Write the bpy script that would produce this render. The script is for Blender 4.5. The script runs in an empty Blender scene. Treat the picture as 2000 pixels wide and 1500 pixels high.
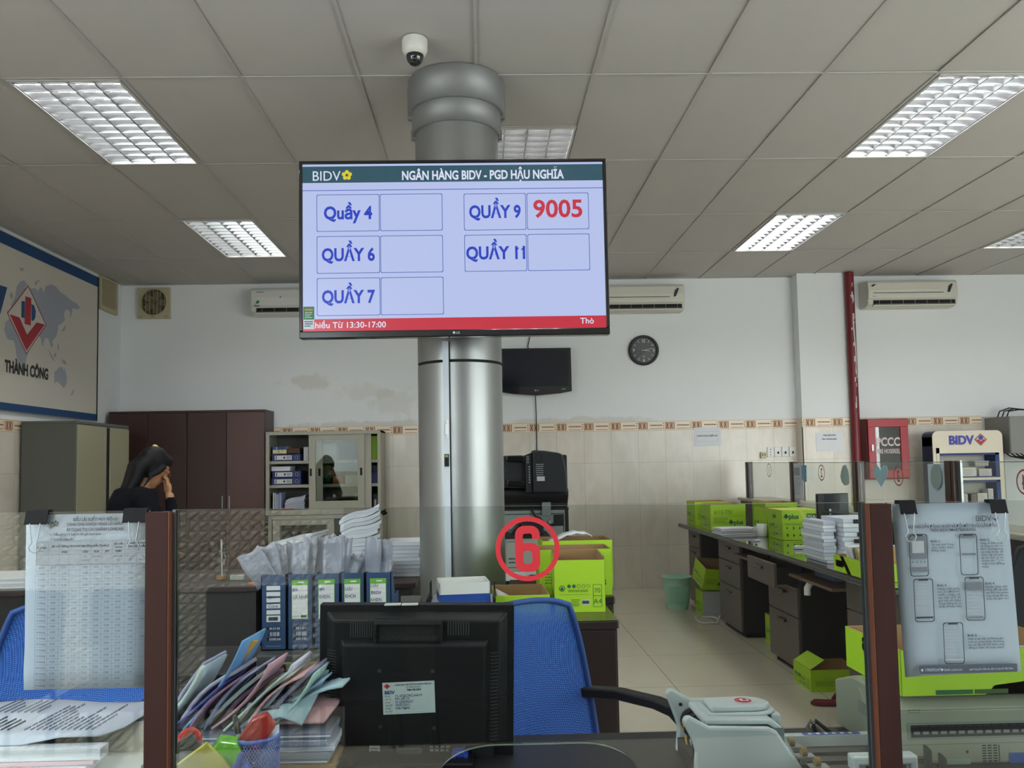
import bpy, math, random
from mathutils import Matrix, Vector
random.seed(7)
SC = bpy.context.scene
COL = SC.collection
PI = math.pi

# ------------------------------------------------------------------ camera
HC = 1.3605                      # eye height above the floor
def set_camera():
    cam = bpy.data.cameras.new('camera')
    o = bpy.data.objects.new('camera', cam); COL.objects.link(o)
    pitch, yaw, roll = 0.05901, 0.022454, -0.017565
    w = Vector((math.sin(yaw)*math.cos(pitch), math.cos(yaw)*math.cos(pitch), math.sin(pitch)))
    r = Vector((math.cos(yaw), -math.sin(yaw), 0)); u = r.cross(w)
    r2 = r*math.cos(roll)+u*math.sin(roll); u2 = u*math.cos(roll)-r*math.sin(roll)
    m = Matrix((r2, u2, -w)).transposed().to_4x4(); m.translation = (0, 0, HC)
    o.matrix_world = m
    cam.sensor_width = 36; cam.sensor_fit = 'HORIZONTAL'; cam.lens = 1601.19*36/2000
    cam.shift_x = (1000-980.67)/2000; cam.shift_y = (810.33-750)/2000
    cam.clip_start = 0.05
    SC.camera = o
set_camera()

# ------------------------------------------------------------------ exposure, sky, daylight
EXPO = 1.0
SC.view_settings.view_transform = 'Standard'; SC.view_settings.look = 'None'
SC.view_settings.gamma = 1; SC.view_settings.use_curve_mapping = False
SC.view_settings.exposure = EXPO
SC.cycles.use_denoising = True
SC.cycles.max_bounces = 8; SC.cycles.diffuse_bounces = 5; SC.cycles.glossy_bounces = 4
SC.cycles.transparent_max_bounces = 24; SC.cycles.sample_clamp_indirect = 6
SC.cycles.caustics_reflective = False; SC.cycles.caustics_refractive = False
SKY = 7.4
TUBE = 30.0
def set_world():
    w = bpy.data.worlds.new('overcast_sky'); SC.world = w; w.use_nodes = True
    nt = w.node_tree; bg = nt.nodes['Background']
    tc = nt.nodes.new('ShaderNodeTexCoord'); sp = nt.nodes.new('ShaderNodeSeparateXYZ')
    rp = nt.nodes.new('ShaderNodeValToRGB')
    nt.links.new(tc.outputs['Generated'], sp.inputs[0]); nt.links.new(sp.outputs['Z'], rp.inputs['Fac'])
    e = rp.color_ramp.elements
    e[0].position = 0.0; e[0].color = (.57, .59, .60, 1)
    e[1].position = 0.45; e[1].color = (.78, .91, 1.0, 1)
    k = e.new(0.08); k.color = (.88, .95, 1.0, 1)
    nt.links.new(rp.outputs[0], bg.inputs['Color']); bg.inputs['Strength'].default_value = SKY
set_world()
def portal(loc, rot, sx, sy):
    l = bpy.data.lights.new('window_daylight', 'AREA'); l.shape = 'RECTANGLE'; l.size = sx; l.size_y = sy
    l.cycles.is_portal = True
    o = bpy.data.objects.new('window_daylight', l); COL.objects.link(o); o.location = loc; o.rotation_euler = rot
# the openings of the front and right walls: (x0, x1, z0, z1) and (y0, y1, z0, z1)
FRONT_Y = -1.25; RIGHT_X = 7.6
FRONT_WIN = [(-2.75, -1.45, 1.30, 2.75), (3.15, 4.75, 0.25, 2.75), (5.1, 7.2, 0.25, 2.75)]
RIGHT_WIN = [(-0.9, 1.6, 0.25, 2.75)]
LEFT_ADDED_WIN = [(-1.1, 0.75, 0.25, 2.9)]; LEFT_X = -3.88  # unseen left window, added to throw side light on the embossed panel
for x0, x1, z0, z1 in FRONT_WIN:
    portal(((x0+x1)/2, FRONT_Y-.12, (z0+z1)/2), (PI/2, 0, 0), x1-x0, z1-z0)
for y0, y1, z0, z1 in RIGHT_WIN:
    portal((RIGHT_X+.12, (y0+y1)/2, (z0+z1)/2), (PI/2, 0, PI/2), y1-y0, z1-z0)
for y0, y1, z0, z1 in LEFT_ADDED_WIN:
    portal((LEFT_X-.12, (y0+y1)/2, (z0+z1)/2), (PI/2, 0, -PI/2), y1-y0, z1-z0)

# ------------------------------------------------------------------ materials
def lin(c):
    c = c/255.0
    return c/12.92 if c <= .04045 else ((c+.055)/1.055)**2.4
def L3(rgb): return (lin(rgb[0]), lin(rgb[1]), lin(rgb[2]), 1)
MATS = {}
def P(name, rgb, rough=.55, metal=0, spec=.5, var=None, bump=None, emit=0, stretch=None, coat=0, sheen=0):
    """plain procedural material: colour with a little noise (var = scale, amount) and a noise bump (scale, strength)"""
    if name in MATS: return MATS[name]
    m = bpy.data.materials.new(name); m.use_nodes = True; nt = m.node_tree; b = nt.nodes['Principled BSDF']
    b.inputs['Base Color'].default_value = L3(rgb); b.inputs['Roughness'].default_value = rough
    b.inputs['Metallic'].default_value = metal; b.inputs['Specular IOR Level'].default_value = spec
    b.inputs['Coat Weight'].default_value = coat
    if sheen: b.inputs['Sheen Weight'].default_value = sheen
    if emit:
        b.inputs['Emission Color'].default_value = L3(rgb); b.inputs['Emission Strength'].default_value = emit
    def noise(scale, detail=4):
        tc = nt.nodes.new('ShaderNodeTexCoord'); mp = nt.nodes.new('ShaderNodeMapping')
        if stretch: mp.inputs['Scale'].default_value = stretch
        n = nt.nodes.new('ShaderNodeTexNoise'); n.inputs['Scale'].default_value = scale; n.inputs['Detail'].default_value = detail
        nt.links.new(tc.outputs['Object'], mp.inputs[0]); nt.links.new(mp.outputs[0], n.inputs['Vector'])
        return n
    if var:
        n = noise(var[0]); mx = nt.nodes.new('ShaderNodeMix'); mx.data_type = 'RGBA'
        c = L3(rgb); k = var[1]
        mx.inputs['A'].default_value = (c[0]*(1-k), c[1]*(1-k), c[2]*(1-k), 1)
        mx.inputs['B'].default_value = (min(1, c[0]*(1+k)), min(1, c[1]*(1+k)), min(1, c[2]*(1+k)), 1)
        nt.links.new(n.outputs['Fac'], mx.inputs['Factor']); nt.links.new(mx.outputs['Result'], b.inputs['Base Color'])
    if bump:
        n = noise(bump[0], 6); bp = nt.nodes.new('ShaderNodeBump'); bp.inputs['Strength'].default_value = bump[1]
        bp.inputs['Distance'].default_value = .01
        nt.links.new(n.outputs['Fac'], bp.inputs['Height']); nt.links.new(bp.outputs[0], b.inputs['Normal'])
    MATS[name] = m
    return m
def EM(name, rgb, s=1.0):
    """self-lit (screens): shows as the given sRGB value at the scene's exposure"""
    if name in MATS: return MATS[name]
    m = bpy.data.materials.new(name); m.use_nodes = True; nt = m.node_tree; b = nt.nodes['Principled BSDF']
    b.inputs['Base Color'].default_value = (.01, .01, .012, 1); b.inputs['Roughness'].default_value = .22
    b.inputs['Emission Color'].default_value = L3(rgb); b.inputs['Emission Strength'].default_value = s*2**(-EXPO)
    MATS[name] = m; return m
def GLASS(name, tint=(1, 1, 1), ior=1.5, rough=0.0):
    if name in MATS: return MATS[name]
    m = bpy.data.materials.new(name); m.use_nodes = True; nt = m.node_tree
    for n in list(nt.nodes):
        if n.type != 'OUTPUT_MATERIAL': nt.nodes.remove(n)
    out = nt.nodes['Material Output']
    t = nt.nodes.new('ShaderNodeBsdfTransparent'); t.inputs[0].default_value = (*tint, 1)
    g = nt.nodes.new('ShaderNodeBsdfGlossy'); g.inputs['Roughness'].default_value = rough
    f0 = ((ior-1)/(ior+1))**2                 # Schlick reflectance, the same on both faces of a pane
    lw = nt.nodes.new('ShaderNodeLayerWeight'); lw.inputs['Blend'].default_value = .5
    pw = nt.nodes.new('ShaderNodeMath'); pw.operation = 'POWER'; pw.inputs[1].default_value = 5
    f = nt.nodes.new('ShaderNodeMath'); f.operation = 'MULTIPLY_ADD'; f.inputs[1].default_value = 1-f0; f.inputs[2].default_value = f0
    nt.links.new(lw.outputs['Facing'], pw.inputs[0]); nt.links.new(pw.outputs[0], f.inputs[0])
    mx = nt.nodes.new('ShaderNodeMixShader')
    nt.links.new(f.outputs[0], mx.inputs[0]); nt.links.new(t.outputs[0], mx.inputs[1]); nt.links.new(g.outputs[0], mx.inputs[2])
    nt.links.new(mx.outputs[0], out.inputs[0])
    MATS[name] = m; return m
def TILE(name, axes, w, h, off, c1, c2, mortar, msize, rough, vein=.0, bump=.0, spec=.5):
    """tiles laid on two world axes"""
    m = bpy.data.materials.new(name); m.use_nodes = True; nt = m.node_tree; b = nt.nodes['Principled BSDF']
    tc = nt.nodes.new('ShaderNodeTexCoord'); sp = nt.nodes.new('ShaderNodeSeparateXYZ'); cb = nt.nodes.new('ShaderNodeCombineXYZ')
    nt.links.new(tc.outputs['Object'], sp.inputs[0])
    for k, ax in enumerate(axes):
        a = nt.nodes.new('ShaderNodeMath'); a.operation = 'ADD'; a.inputs[1].default_value = off[k]+50*(w, h)[k]
        nt.links.new(sp.outputs[ax], a.inputs[0]); nt.links.new(a.outputs[0], cb.inputs[k])
    br = nt.nodes.new('ShaderNodeTexBrick'); br.offset = 0; br.squash = 1
    br.inputs['Scale'].default_value = 1; br.inputs['Brick Width'].default_value = w; br.inputs['Row Height'].default_value = h
    br.inputs['Mortar Size'].default_value = msize; br.inputs['Mortar Smooth'].default_value = .2
    br.inputs['Color1'].default_value = L3(c1); br.inputs['Color2'].default_value = L3(c2); br.inputs['Mortar'].default_value = L3(mortar)
    nt.links.new(cb.outputs[0], br.inputs['Vector'])
    n = nt.nodes.new('ShaderNodeTexNoise'); n.inputs['Scale'].default_value = 3.2; n.inputs['Detail'].default_value = 6
    n.inputs['Distortion'].default_value = 1.2
    mp = nt.nodes.new('ShaderNodeMapping'); mp.inputs['Rotation'].default_value = (0, .5, .4); mp.inputs['Scale'].default_value = (1.6, 1, .7)
    nt.links.new(tc.outputs['Object'], mp.inputs[0]); nt.links.new(mp.outputs[0], n.inputs['Vector'])
    rp = nt.nodes.new('ShaderNodeValToRGB'); rp.color_ramp.elements[0].position = .35; rp.color_ramp.elements[1].position = .65
    rp.color_ramp.elements[0].color = (1-vein, 1-vein*1.1, 1-vein*1.4, 1); rp.color_ramp.elements[1].color = (1, 1, 1, 1)
    nt.links.new(n.outputs['Fac'], rp.inputs[0])
    mx = nt.nodes.new('ShaderNodeMix'); mx.data_type = 'RGBA'; mx.blend_type = 'MULTIPLY'; mx.inputs['Factor'].default_value = 1
    nt.links.new(br.outputs['Color'], mx.inputs['A']); nt.links.new(rp.outputs[0], mx.inputs['B'])
    nt.links.new(mx.outputs['Result'], b.inputs['Base Color'])
    b.inputs['Roughness'].default_value = rough; b.inputs['Specular IOR Level'].default_value = spec
    MATS[name] = m; return m
def STAINED(name, rgb, stain, spots, rough=.8, bump=None):
    """painted wall with damp stains at given places (x, y, z, rx, rz, strength)"""
    m = P(name, rgb, rough, var=(.7, .03), bump=bump); nt = m.node_tree; b = nt.nodes['Principled BSDF']
    src = b.inputs['Base Color'].links[0].from_socket
    tc = nt.nodes.new('ShaderNodeTexCoord')
    nz = nt.nodes.new('ShaderNodeTexNoise'); nz.inputs['Scale'].default_value = 9; nz.inputs['Detail'].default_value = 7
    nt.links.new(tc.outputs['Object'], nz.inputs['Vector'])
    for (x, y, z, rx, rz, s) in spots:
        mp = nt.nodes.new('ShaderNodeMapping'); mp.vector_type = 'TEXTURE'
        mp.inputs['Location'].default_value = (x, y, z); mp.inputs['Scale'].default_value = (rx, 5, rz)
        nt.links.new(tc.outputs['Object'], mp.inputs[0])
        ln = nt.nodes.new('ShaderNodeVectorMath'); ln.operation = 'LENGTH'; nt.links.new(mp.outputs[0], ln.inputs[0])
        a = nt.nodes.new('ShaderNodeMath'); a.operation = 'MULTIPLY_ADD'; a.inputs[1].default_value = 2.2; a.inputs[2].default_value = -1.1
        nt.links.new(nz.outputs['Fac'], a.inputs[0])
        ad = nt.nodes.new('ShaderNodeMath'); ad.operation = 'ADD'; nt.links.new(ln.outputs['Value'], ad.inputs[0]); nt.links.new(a.outputs[0], ad.inputs[1])
        mr = nt.nodes.new('ShaderNodeMapRange'); mr.inputs['From Min'].default_value = 1.0; mr.inputs['From Max'].default_value = .55
        mr.inputs['To Min'].default_value = 0; mr.inputs['To Max'].default_value = s
        nt.links.new(ad.outputs[0], mr.inputs['Value'])
        mx = nt.nodes.new('ShaderNodeMix'); mx.data_type = 'RGBA'; mx.inputs['B'].default_value = L3(stain)
        nt.links.new(mr.outputs[0], mx.inputs['Factor']); nt.links.new(src, mx.inputs['A']); src = mx.outputs['Result']
    nt.links.new(src, b.inputs['Base Color'])
    return m

# ------------------------------------------------------------------ mesh builder
TXT = {}
def text_geo(s, bold=0.0):
    k = (s, bold)
    if k in TXT: return TXT[k]
    c = bpy.data.curves.new('t', 'FONT'); c.body = s; c.resolution_u = 3; c.offset = bold
    o = bpy.data.objects.new('t', c); COL.objects.link(o); bpy.context.view_layer.update()
    me = o.to_mesh()
    g = ([tuple(v.co) for v in me.vertices], [tuple(p.vertices) for p in me.polygons])
    o.to_mesh_clear(); bpy.data.objects.remove(o); bpy.data.curves.remove(c)
    if g[0]:
        x0 = min(v[0] for v in g[0]); x1 = max(v[0] for v in g[0]); y0 = min(v[1] for v in g[0]); y1 = max(v[1] for v in g[0])
    else: x0 = x1 = y0 = y1 = 0
    TXT[k] = (g[0], g[1], x0, x1, y0, y1)
    return TXT[k]
def RZ(a): return Matrix.Rotation(a, 4, 'Z')
def RX(a): return Matrix.Rotation(a, 4, 'X')
def RY(a): return Matrix.Rotation(a, 4, 'Y')
def TR(x, y, z): return Matrix.Translation((x, y, z))
class B:
    def __init__(s, M=None): s.v = []; s.f = []; s.fm = []; s.fs = []; s.mats = []; s.M = M or Matrix.Identity(4)
    def mi(s, m):
        if m not in s.mats: s.mats.append(m)
        return s.mats.index(m)
    def add(s, vs, fs, m, smooth=False):
        n = len(s.v); k = s.mi(m)
        s.v += [tuple(s.M @ Vector(v)) for v in vs]
        for f in fs: s.f.append(tuple(i+n for i in f)); s.fm.append(k); s.fs.append(smooth)
        return s
    def box(s, x0, x1, y0, y1, z0, z1, m, M=None):
        vs = [(x, y, z) for z in (z0, z1) for y in (y0, y1) for x in (x0, x1)]
        if M: vs = [tuple(M @ Vector(v)) for v in vs]
        return s.add(vs, [(0, 2, 3, 1), (4, 5, 7, 6), (0, 1, 5, 4), (1, 3, 7, 5), (3, 2, 6, 7), (2, 0, 4, 6)], m)
    def quad(s, a, b, c, d, m): return s.add([a, b, c, d], [(0, 1, 2, 3)], m)
    def prism(s, pts, m, axis, a0, a1, smooth=False):
        """2-D outline extruded along an axis: 'x' outline (y,z), 'y' outline (x,z), 'z' outline (x,y)"""
        def q(p, a): return {'x': (a, p[0], p[1]), 'y': (p[0], a, p[1]), 'z': (p[0], p[1], a)}[axis]
        n = len(pts)
        ar = sum(pts[i][0]*pts[(i+1) % n][1]-pts[(i+1) % n][0]*pts[i][1] for i in range(n))
        if (ar < 0) != (axis == 'y'): pts = pts[::-1]
        if a1 < a0: a0, a1 = a1, a0
        vs = [q(p, a0) for p in pts]+[q(p, a1) for p in pts]
        s.add(vs, [tuple(range(n-1, -1, -1)), tuple(range(n, 2*n))], m)
        k = len(s.v)-2*n; mi = s.mi(m)
        for i in range(n):
            j = (i+1) % n; s.f.append((k+i, k+j, k+n+j, k+n+i)); s.fm.append(mi); s.fs.append(smooth)
        return s
    def tube(s, pts, r, m, seg=8, close=True):
        pts = [Vector(p) for p in pts]; rr = r if isinstance(r, (list, tuple)) else [r]*len(pts)
        vs = []; prev = None
        for i, p in enumerate(pts):
            d = (pts[min(i+1, len(pts)-1)]-pts[max(i-1, 0)]).normalized()
            if prev is None:
                a = Vector((0, 0, 1)) if abs(d.z) < .9 else Vector((1, 0, 0)); x = d.cross(a).normalized()
            else: x = (prev-d*prev.dot(d)).normalized()
            prev = x; y = d.cross(x)
            for k in range(seg):
                t = 2*PI*k/seg; vs.append(tuple(p+x*(rr[i]*math.cos(t))+y*(rr[i]*math.sin(t))))
        fs = []
        for i in range(len(pts)-1):
            for k in range(seg):
                a = i*seg+k; b = i*seg+(k+1) % seg; fs.append((a, b, b+seg, a+seg))
        s.add(vs, fs, m, True)
        if close:
            n = len(pts); s.add(vs[:seg], [tuple(range(seg-1, -1, -1))], m); s.add(vs[-seg:], [tuple(range(seg))], m)
        return s
    def lathe(s, prof, m, c=(0, 0, 0), axis='z', seg=24, cap=True):
        """profile of (radius, height) turned about an axis through c"""
        vs = []
        for r, h in prof:
            for k in range(seg):
                t = 2*PI*k/seg; a, b = r*math.cos(t), r*math.sin(t)
                p = {'z': (a, b, h), 'y': (a, h, b), 'x': (h, a, b)}[axis]
                vs.append((c[0]+p[0], c[1]+p[1], c[2]+p[2]))
        fs = []
        for i in range(len(prof)-1):
            for k in range(seg):
                a = i*seg+k; b = i*seg+(k+1) % seg; q = (a, b, b+seg, a+seg); fs.append(q if axis != 'y' else q[::-1])
        s.add(vs, fs, m, True)
        if cap:
            if prof[0][0] > 1e-5: s.add(vs[:seg], [tuple(range(seg))], m)
            if prof[-1][0] > 1e-5: s.add(vs[-seg:], [tuple(range(seg))], m)
        return s
    def ell(s, c, r, m, M=None, seg=20, rings=12):
        vs = []; fs = []
        for i in range(rings+1):
            ph = PI*i/rings
            for k in range(seg):
                t = 2*PI*k/seg; v = Vector((r[0]*math.sin(ph)*math.cos(t), r[1]*math.sin(ph)*math.sin(t), r[2]*math.cos(ph)))
                if M: v = M @ v
                vs.append((c[0]+v.x, c[1]+v.y, c[2]+v.z))
        for i in range(rings):
            for k in range(seg):
                a = i*seg+k; b = i*seg+(k+1) % seg; fs.append((a, a+seg, b+seg, b))
        return s.add(vs, fs, m, True)
    def sheet(s, grid, m, smooth=True):
        nr, nc = len(grid), len(grid[0])
        return s.add([p for r in grid for p in r],
                     [(i*nc+j, i*nc+j+1, (i+1)*nc+j+1, (i+1)*nc+j) for i in range(nr-1) for j in range(nc-1)], m, smooth)
    def mesh(s, name):
        me = bpy.data.meshes.new(name); me.from_pydata(s.v, [], s.f)
        for m in s.mats: me.materials.append(m)
        for i, p in enumerate(me.polygons): p.material_index = s.fm[i]; p.use_smooth = s.fs[i]
        me.update(); return me
    def obj(s, name, parent=None, bevel=0, loc=None, rot=None, label=None, cat=None, group=None, kind=None, solid=0):
        o = bpy.data.objects.new(name, s.mesh(name)); COL.objects.link(o)
        if parent: o.parent = parent
        if loc: o.location = loc
        if rot: o.rotation_euler = rot
        if solid:
            md = o.modifiers.new('Solid', 'SOLIDIFY'); md.thickness = solid; md.offset = 0
        if bevel:
            md = o.modifiers.new('Bevel', 'BEVEL'); md.width = bevel; md.segments = 2; md.limit_method = 'ANGLE'; md.angle_limit = .7
        return tag(o, label, cat, group, kind)
def tag(o, label=None, cat=None, group=None, kind=None):
    if label: o['label'] = label
    if cat: o['category'] = cat
    if group: o['group'] = group
    if kind: o['kind'] = kind
    return o
def thing(name, label, cat, loc=(0, 0, 0), rotz=0, group=None, rot=None):
    o = bpy.data.objects.new(name, None); COL.objects.link(o); o.empty_display_size = .05
    o.location = loc; o.rotation_euler = rot or (0, 0, rotz)
    return tag(o, label, cat, group)
def dup(root, loc, rotz=None, label=None, group=None, rot=None):
    """a copy of a thing with copies of its parts and sub-parts"""
    def cp(o, par):
        c = o.copy(); COL.objects.link(c)
        if par: c.parent = par
        for ch in list(o.children): cp(ch, c)
        return c
    r = cp(root, None); r.location = loc
    if rotz is not None: r.rotation_euler = (0, 0, rotz)
    if rot: r.rotation_euler = rot
    if label: r['label'] = label
    if group: r['group'] = group
    return r
class F:
    """flat marks (print, stickers, lettering) on a face: origin, right, up; lifted off along the normal"""
    def __init__(s, b, o, R=(1, 0, 0), U=(0, 0, 1), lift=.0008):
        s.b = b; s.o = Vector(o); s.R = Vector(R).normalized(); s.U = Vector(U).normalized(); s.N = s.R.cross(s.U); s.l = lift
    def p(s, u, v, k=1): return tuple(s.o+s.R*u+s.U*v+s.N*(s.l*k))
    def rect(s, u0, u1, v0, v1, m, k=1):
        s.b.add([s.p(u0, v0, k), s.p(u1, v0, k), s.p(u1, v1, k), s.p(u0, v1, k)], [(0, 1, 2, 3)], m); return s
    def poly(s, pts, m, k=1):
        s.b.add([s.p(u, v, k) for u, v in pts], [tuple(range(len(pts)))], m); return s
    def ring(s, pts, t, m, k=1):
        """outline band of thickness t inside a closed convex-ish outline"""
        n = len(pts); cu = sum(p[0] for p in pts)/n; cv = sum(p[1] for p in pts)/n
        hu = max(abs(p[0]-cu) for p in pts); hv = max(abs(p[1]-cv) for p in pts)
        inn = [(cu+(u-cu)*(1-t/hu), cv+(v-cv)*(1-t/hv)) for u, v in pts]
        vs = [s.p(u, v, k) for u, v in pts+inn]
        s.b.add(vs, [(i, (i+1) % n, n+(i+1) % n, n+i) for i in range(n)], m); return s
    def circ(s, u, v, r, m, k=1, seg=20): return s.poly([(u+r*math.cos(2*PI*i/seg), v+r*math.sin(2*PI*i/seg)) for i in range(seg)], m, k)
    def circring(s, u, v, r, t, m, k=1, seg=40): return s.ring([(u+r*math.cos(2*PI*i/seg), v+r*math.sin(2*PI*i/seg)) for i in range(seg)], t, m, k)
    def rr(s, u0, u1, v0, v1, r):
        q = []
        for cu, cv, a in ((u1-r, v1-r, 0), (u0+r, v1-r, 90), (u0+r, v0+r, 180), (u1-r, v0+r, 270)):
            q += [(cu+r*math.cos(math.radians(a+t)), cv+r*math.sin(math.radians(a+t))) for t in (0, 30, 60, 90)]
        return q
    def text(s, t, u, v, h, m, align='c', bold=0.0, sx=1.0, width=None, k=1, mirror=False):
        """cap height h; width, when given, sets the run's length"""
        vs, fs, x0, x1, y0, y1 = text_geo(t, bold)
        if not vs: return s
        sc = h/.69; w = (x1-x0)*sc*sx
        if width: sx *= width/w; w = width
        off = {'l': 0, 'c': -w/2, 'r': -w}[align]
        mm = -1 if mirror else 1
        s.b.add([s.p(u+mm*(off+(a-x0)*sc*sx), v+bb*sc, k) for a, bb, _ in vs], fs if not mirror else [f[::-1] for f in fs], m); return s
    def lines(s, u0, u1, v0, v1, n, m, fill=.45, ragged=.3, k=1, seed=1):
        """rows of print too small to read"""
        rn = random.Random(seed); h = (v1-v0)/n
        for i in range(n):
            u = u0; end = u1-(u1-u0)*rn.random()*ragged; y = v1-(i+.5)*h
            while u < end:
                w = (u1-u0)*(.05+.11*rn.random()); s.rect(u, min(end, u+w), y-h*fill/2, y+h*fill/2, m, k); u += w+(u1-u0)*.025
        return s

# ------------------------------------------------------------------ the setting
H = 3.343; WALL_L = -3.88; WALL_B = 8.821
m_paint = P('wall_paint', (228, 230, 231), .85, var=(.7, .03), bump=(60, .04))
m_backpaint = STAINED('back_wall_paint', (230, 232, 233), (176, 164, 128),
    [(-1.87, WALL_B, 2.27, .30, .08, .28), (-.95, WALL_B, 2.02, .30, .18, .16), (-1.25, WALL_B, 2.15, .3, .12, .16), (1.0, WALL_B, 1.80, .9, .05, .3), (-1.2, WALL_B, 1.80, .9, .05, .35)], .85, bump=(60, .04))
m_dado = TILE('dado_tiles', ('X', 'Z'), .2935, .444, (-.195, -1.345), (220, 212, 199), (214, 207, 196), (186, 177, 163), .0022, .28, .10)
m_dado_side = TILE('dado_tiles_side', ('Y', 'Z'), .2935, .444, (-.1, -1.345), (220, 212, 199), (214, 207, 196), (186, 177, 163), .0022, .28, .10)
m_floor = TILE('floor_tiles', ('X', 'Y'), .8, .8, (-1.125, -5.8), (204, 195, 177), (200, 191, 173), (124, 117, 104), .0022, .22, .04)
m_ceil = P('ceiling_tile', (186, 183, 179), .9, var=(2.5, .03), bump=(140, .05))
m_tbar = P('ceiling_bar', (180, 177, 173), .6)
m_brown = P('border_brown', (142, 92, 60), .5); m_tan = P('border_tan', (205, 178, 146), .45); m_cream = P('border_cream', (232, 218, 196), .35)
m_grout = P('bare_plaster', (188, 184, 178), .9)
m_white = P('white_plastic', (222, 222, 218), .4); m_black = P('black_plastic', (18, 18, 20), .5, spec=.28); m_dark = P('dark_gap', (10, 10, 11), .8)
m_ink = P('print_black', (40, 42, 50), .6); m_paper = P('white_paper', (222, 224, 228), .75)

b = B(); b.box(WALL_L-.15, RIGHT_X+.15, FRONT_Y-.15, WALL_B+.15, -.12, 0, m_floor); b.obj('floor', kind='structure')

# ceiling: lay-in tiles of 0.6 x 1.2 m, with openings where the lamps sit
CX0, CY0 = -1.81, 4.088
CEIL_LAMPS = []           # (x0, y0) of lamp cells
for i, j in ((-1, 0), (-1, 2), (7, 0), (7, 2), (11, 0), (11, 2), (-1, -2), (3, -2), (7, -2), (-1, -4), (-3, -4), (1, -4), (7, -4), (11, -2)):  # over the waiting area, two lamps are added to brighten the embossed panel
    CEIL_LAMPS.append((CX0+.6*i, CY0+1.2*j))
CEIL_LAMPS.append((CX0+.6*3, 4.733))
b = B(); g = B()
def ceil_cell(x0, x1, y0, y1, lamp):
    x0, x1 = max(x0, WALL_L), min(x1, RIGHT_X); y0, y1 = max(y0, FRONT_Y), min(y1, WALL_B)
    if x1-x0 < .02 or y1-y0 < .02: return
    if not lamp:
        dz = random.random()*.004
        b.box(x0, x1, y0, y1, H+.004+dz, H+.02, m_ceil)
    t = .008
    for q in ((x0, x1, y0, y0+t), (x0, x1, y1-t, y1), (x0, x0+t, y0+t, y1-t), (x1-t, x1, y0+t, y1-t)):
        g.box(*q, H-.001, H+.0035, m_tbar)
for i in range(-4, 16):
    x0 = CX0+.6*i; ys = [CY0+1.2*j for j in range(-6, 5)]
    if i == 3: ys = [y for y in ys if not 5.2 < y < 5.4]+[4.733, 5.933]; ys.sort()
    for y0, y1 in zip(ys[:-1], ys[1:]):
        ceil_cell(x0, x0+.6, y0, y1, any(abs(x0-a) < .01 and abs(y0-c) < .01 for a, c in CEIL_LAMPS))
ce = b.obj('ceiling', kind='structure'); g.obj('grid_bars', ce)
b = B(); b.box(WALL_L-.15, RIGHT_X+.15, FRONT_Y-.15, WALL_B+.15, H+.45, H+.55, m_paint); b.obj('ceiling_slab', kind='structure')

# back wall with its tiled dado and patterned border
b = B(); b.box(WALL_L-.12, RIGHT_X+.12, WALL_B, WALL_B+.12, 0, H+.45, m_backpaint)
wb = b.obj('wall_back', kind='structure')
PIL = (3.395, 3.965, 8.66)
def border(b, fr, u0, u1, z0, z1, first):
    fr.rect(u0, u1, z0, z1, m_cream, 1)
    fr.rect(u0, u1, z1-.006, z1, m_tan, 2); fr.rect(u0, u1, z0, z0+.006, m_tan, 2)
    n = int((u0-first)/.2935)-1
    while first+n*.2935 < u1:
        a = first+n*.2935; n += 1
        def cl(x0, x1, y0, y1, m, k=2):
            x0, x1 = max(x0, u0), min(x1, u1)
            if x1 > x0: fr.rect(x0, x1, y0, y1, m, k)
        h = z1-z0
        cl(a-.05, a+.05, z0+.1*h, z1-.1*h, m_tan, 2)
        if a-.045 > u0 and a+.06 < u1:
            for q in range(4):
                c = a-.034+q*.022; k = (1, -1, 1, -1)[q]
                fr.poly([(c-.005, z0+.14*h), (c+.006, z0+.14*h), (c+.007*k+.006, z0+.5*h), (c+.006, z1-.14*h), (c-.005, z1-.14*h), (c+.007*k-.005, z0+.5*h)], m_brown, 3)
            for q in range(3): fr.rect(a-.068, a-.058, z0+(.2+.25*q)*h, z0+(.32+.25*q)*h, m_brown, 3)
        cl(a+.05, a+.058, z0+.12*h, z1-.12*h, m_brown, 3)
        cl(a+.085, a+.215, z0+.48*h, z0+.60*h, m_brown, 3)
        cl(a+.085, a+.215, z0+.17*h, z0+.22*h, m_brown, 3)
        for q in range(4): cl(a+.1+q*.028, a+.106+q*.028, z0+.52*h, z0+.56*h, m_cream, 4)
DZ, BZ = 1.687, 1.787
def dado(x0, x1, y, parent):
    b = B(); b.box(x0, x1, y-.008, y, 0, BZ, m_dado); fr = F(b, (0, y-.008, 0), lift=.0006)
    border(b, fr, x0, x1, DZ, BZ, .242); b.obj('tiled_dado', parent)
dado(WALL_L+.008, PIL[0], WALL_B, wb); dado(PIL[1], 5.426, WALL_B, wb)
b = B(); b.box(5.426, 5.66, WALL_B-.004, WALL_B, 0, 1.775, m_grout); b.obj('bare_patch', wb)
b = B(); b.box(PIL[0], PIL[1], PIL[2], WALL_B, 0, H+.01, m_paint); b.box(PIL[0]-.008, PIL[0], PIL[2]-.008, WALL_B-.008, 0, BZ, m_dado_side)
b.box(PIL[0]-.008, PIL[1]-.06, PIL[2]-.008, PIL[2], 0, BZ, m_dado)
border(b, F(b, (0, PIL[2]-.008, 0), lift=.0006), PIL[0]-.008, PIL[1]-.06, DZ, BZ, .242)
b.obj('trim_1', kind='structure', label='shallow white pilaster on the back wall')

# left wall with dado and an unseen side window added for its light

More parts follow.
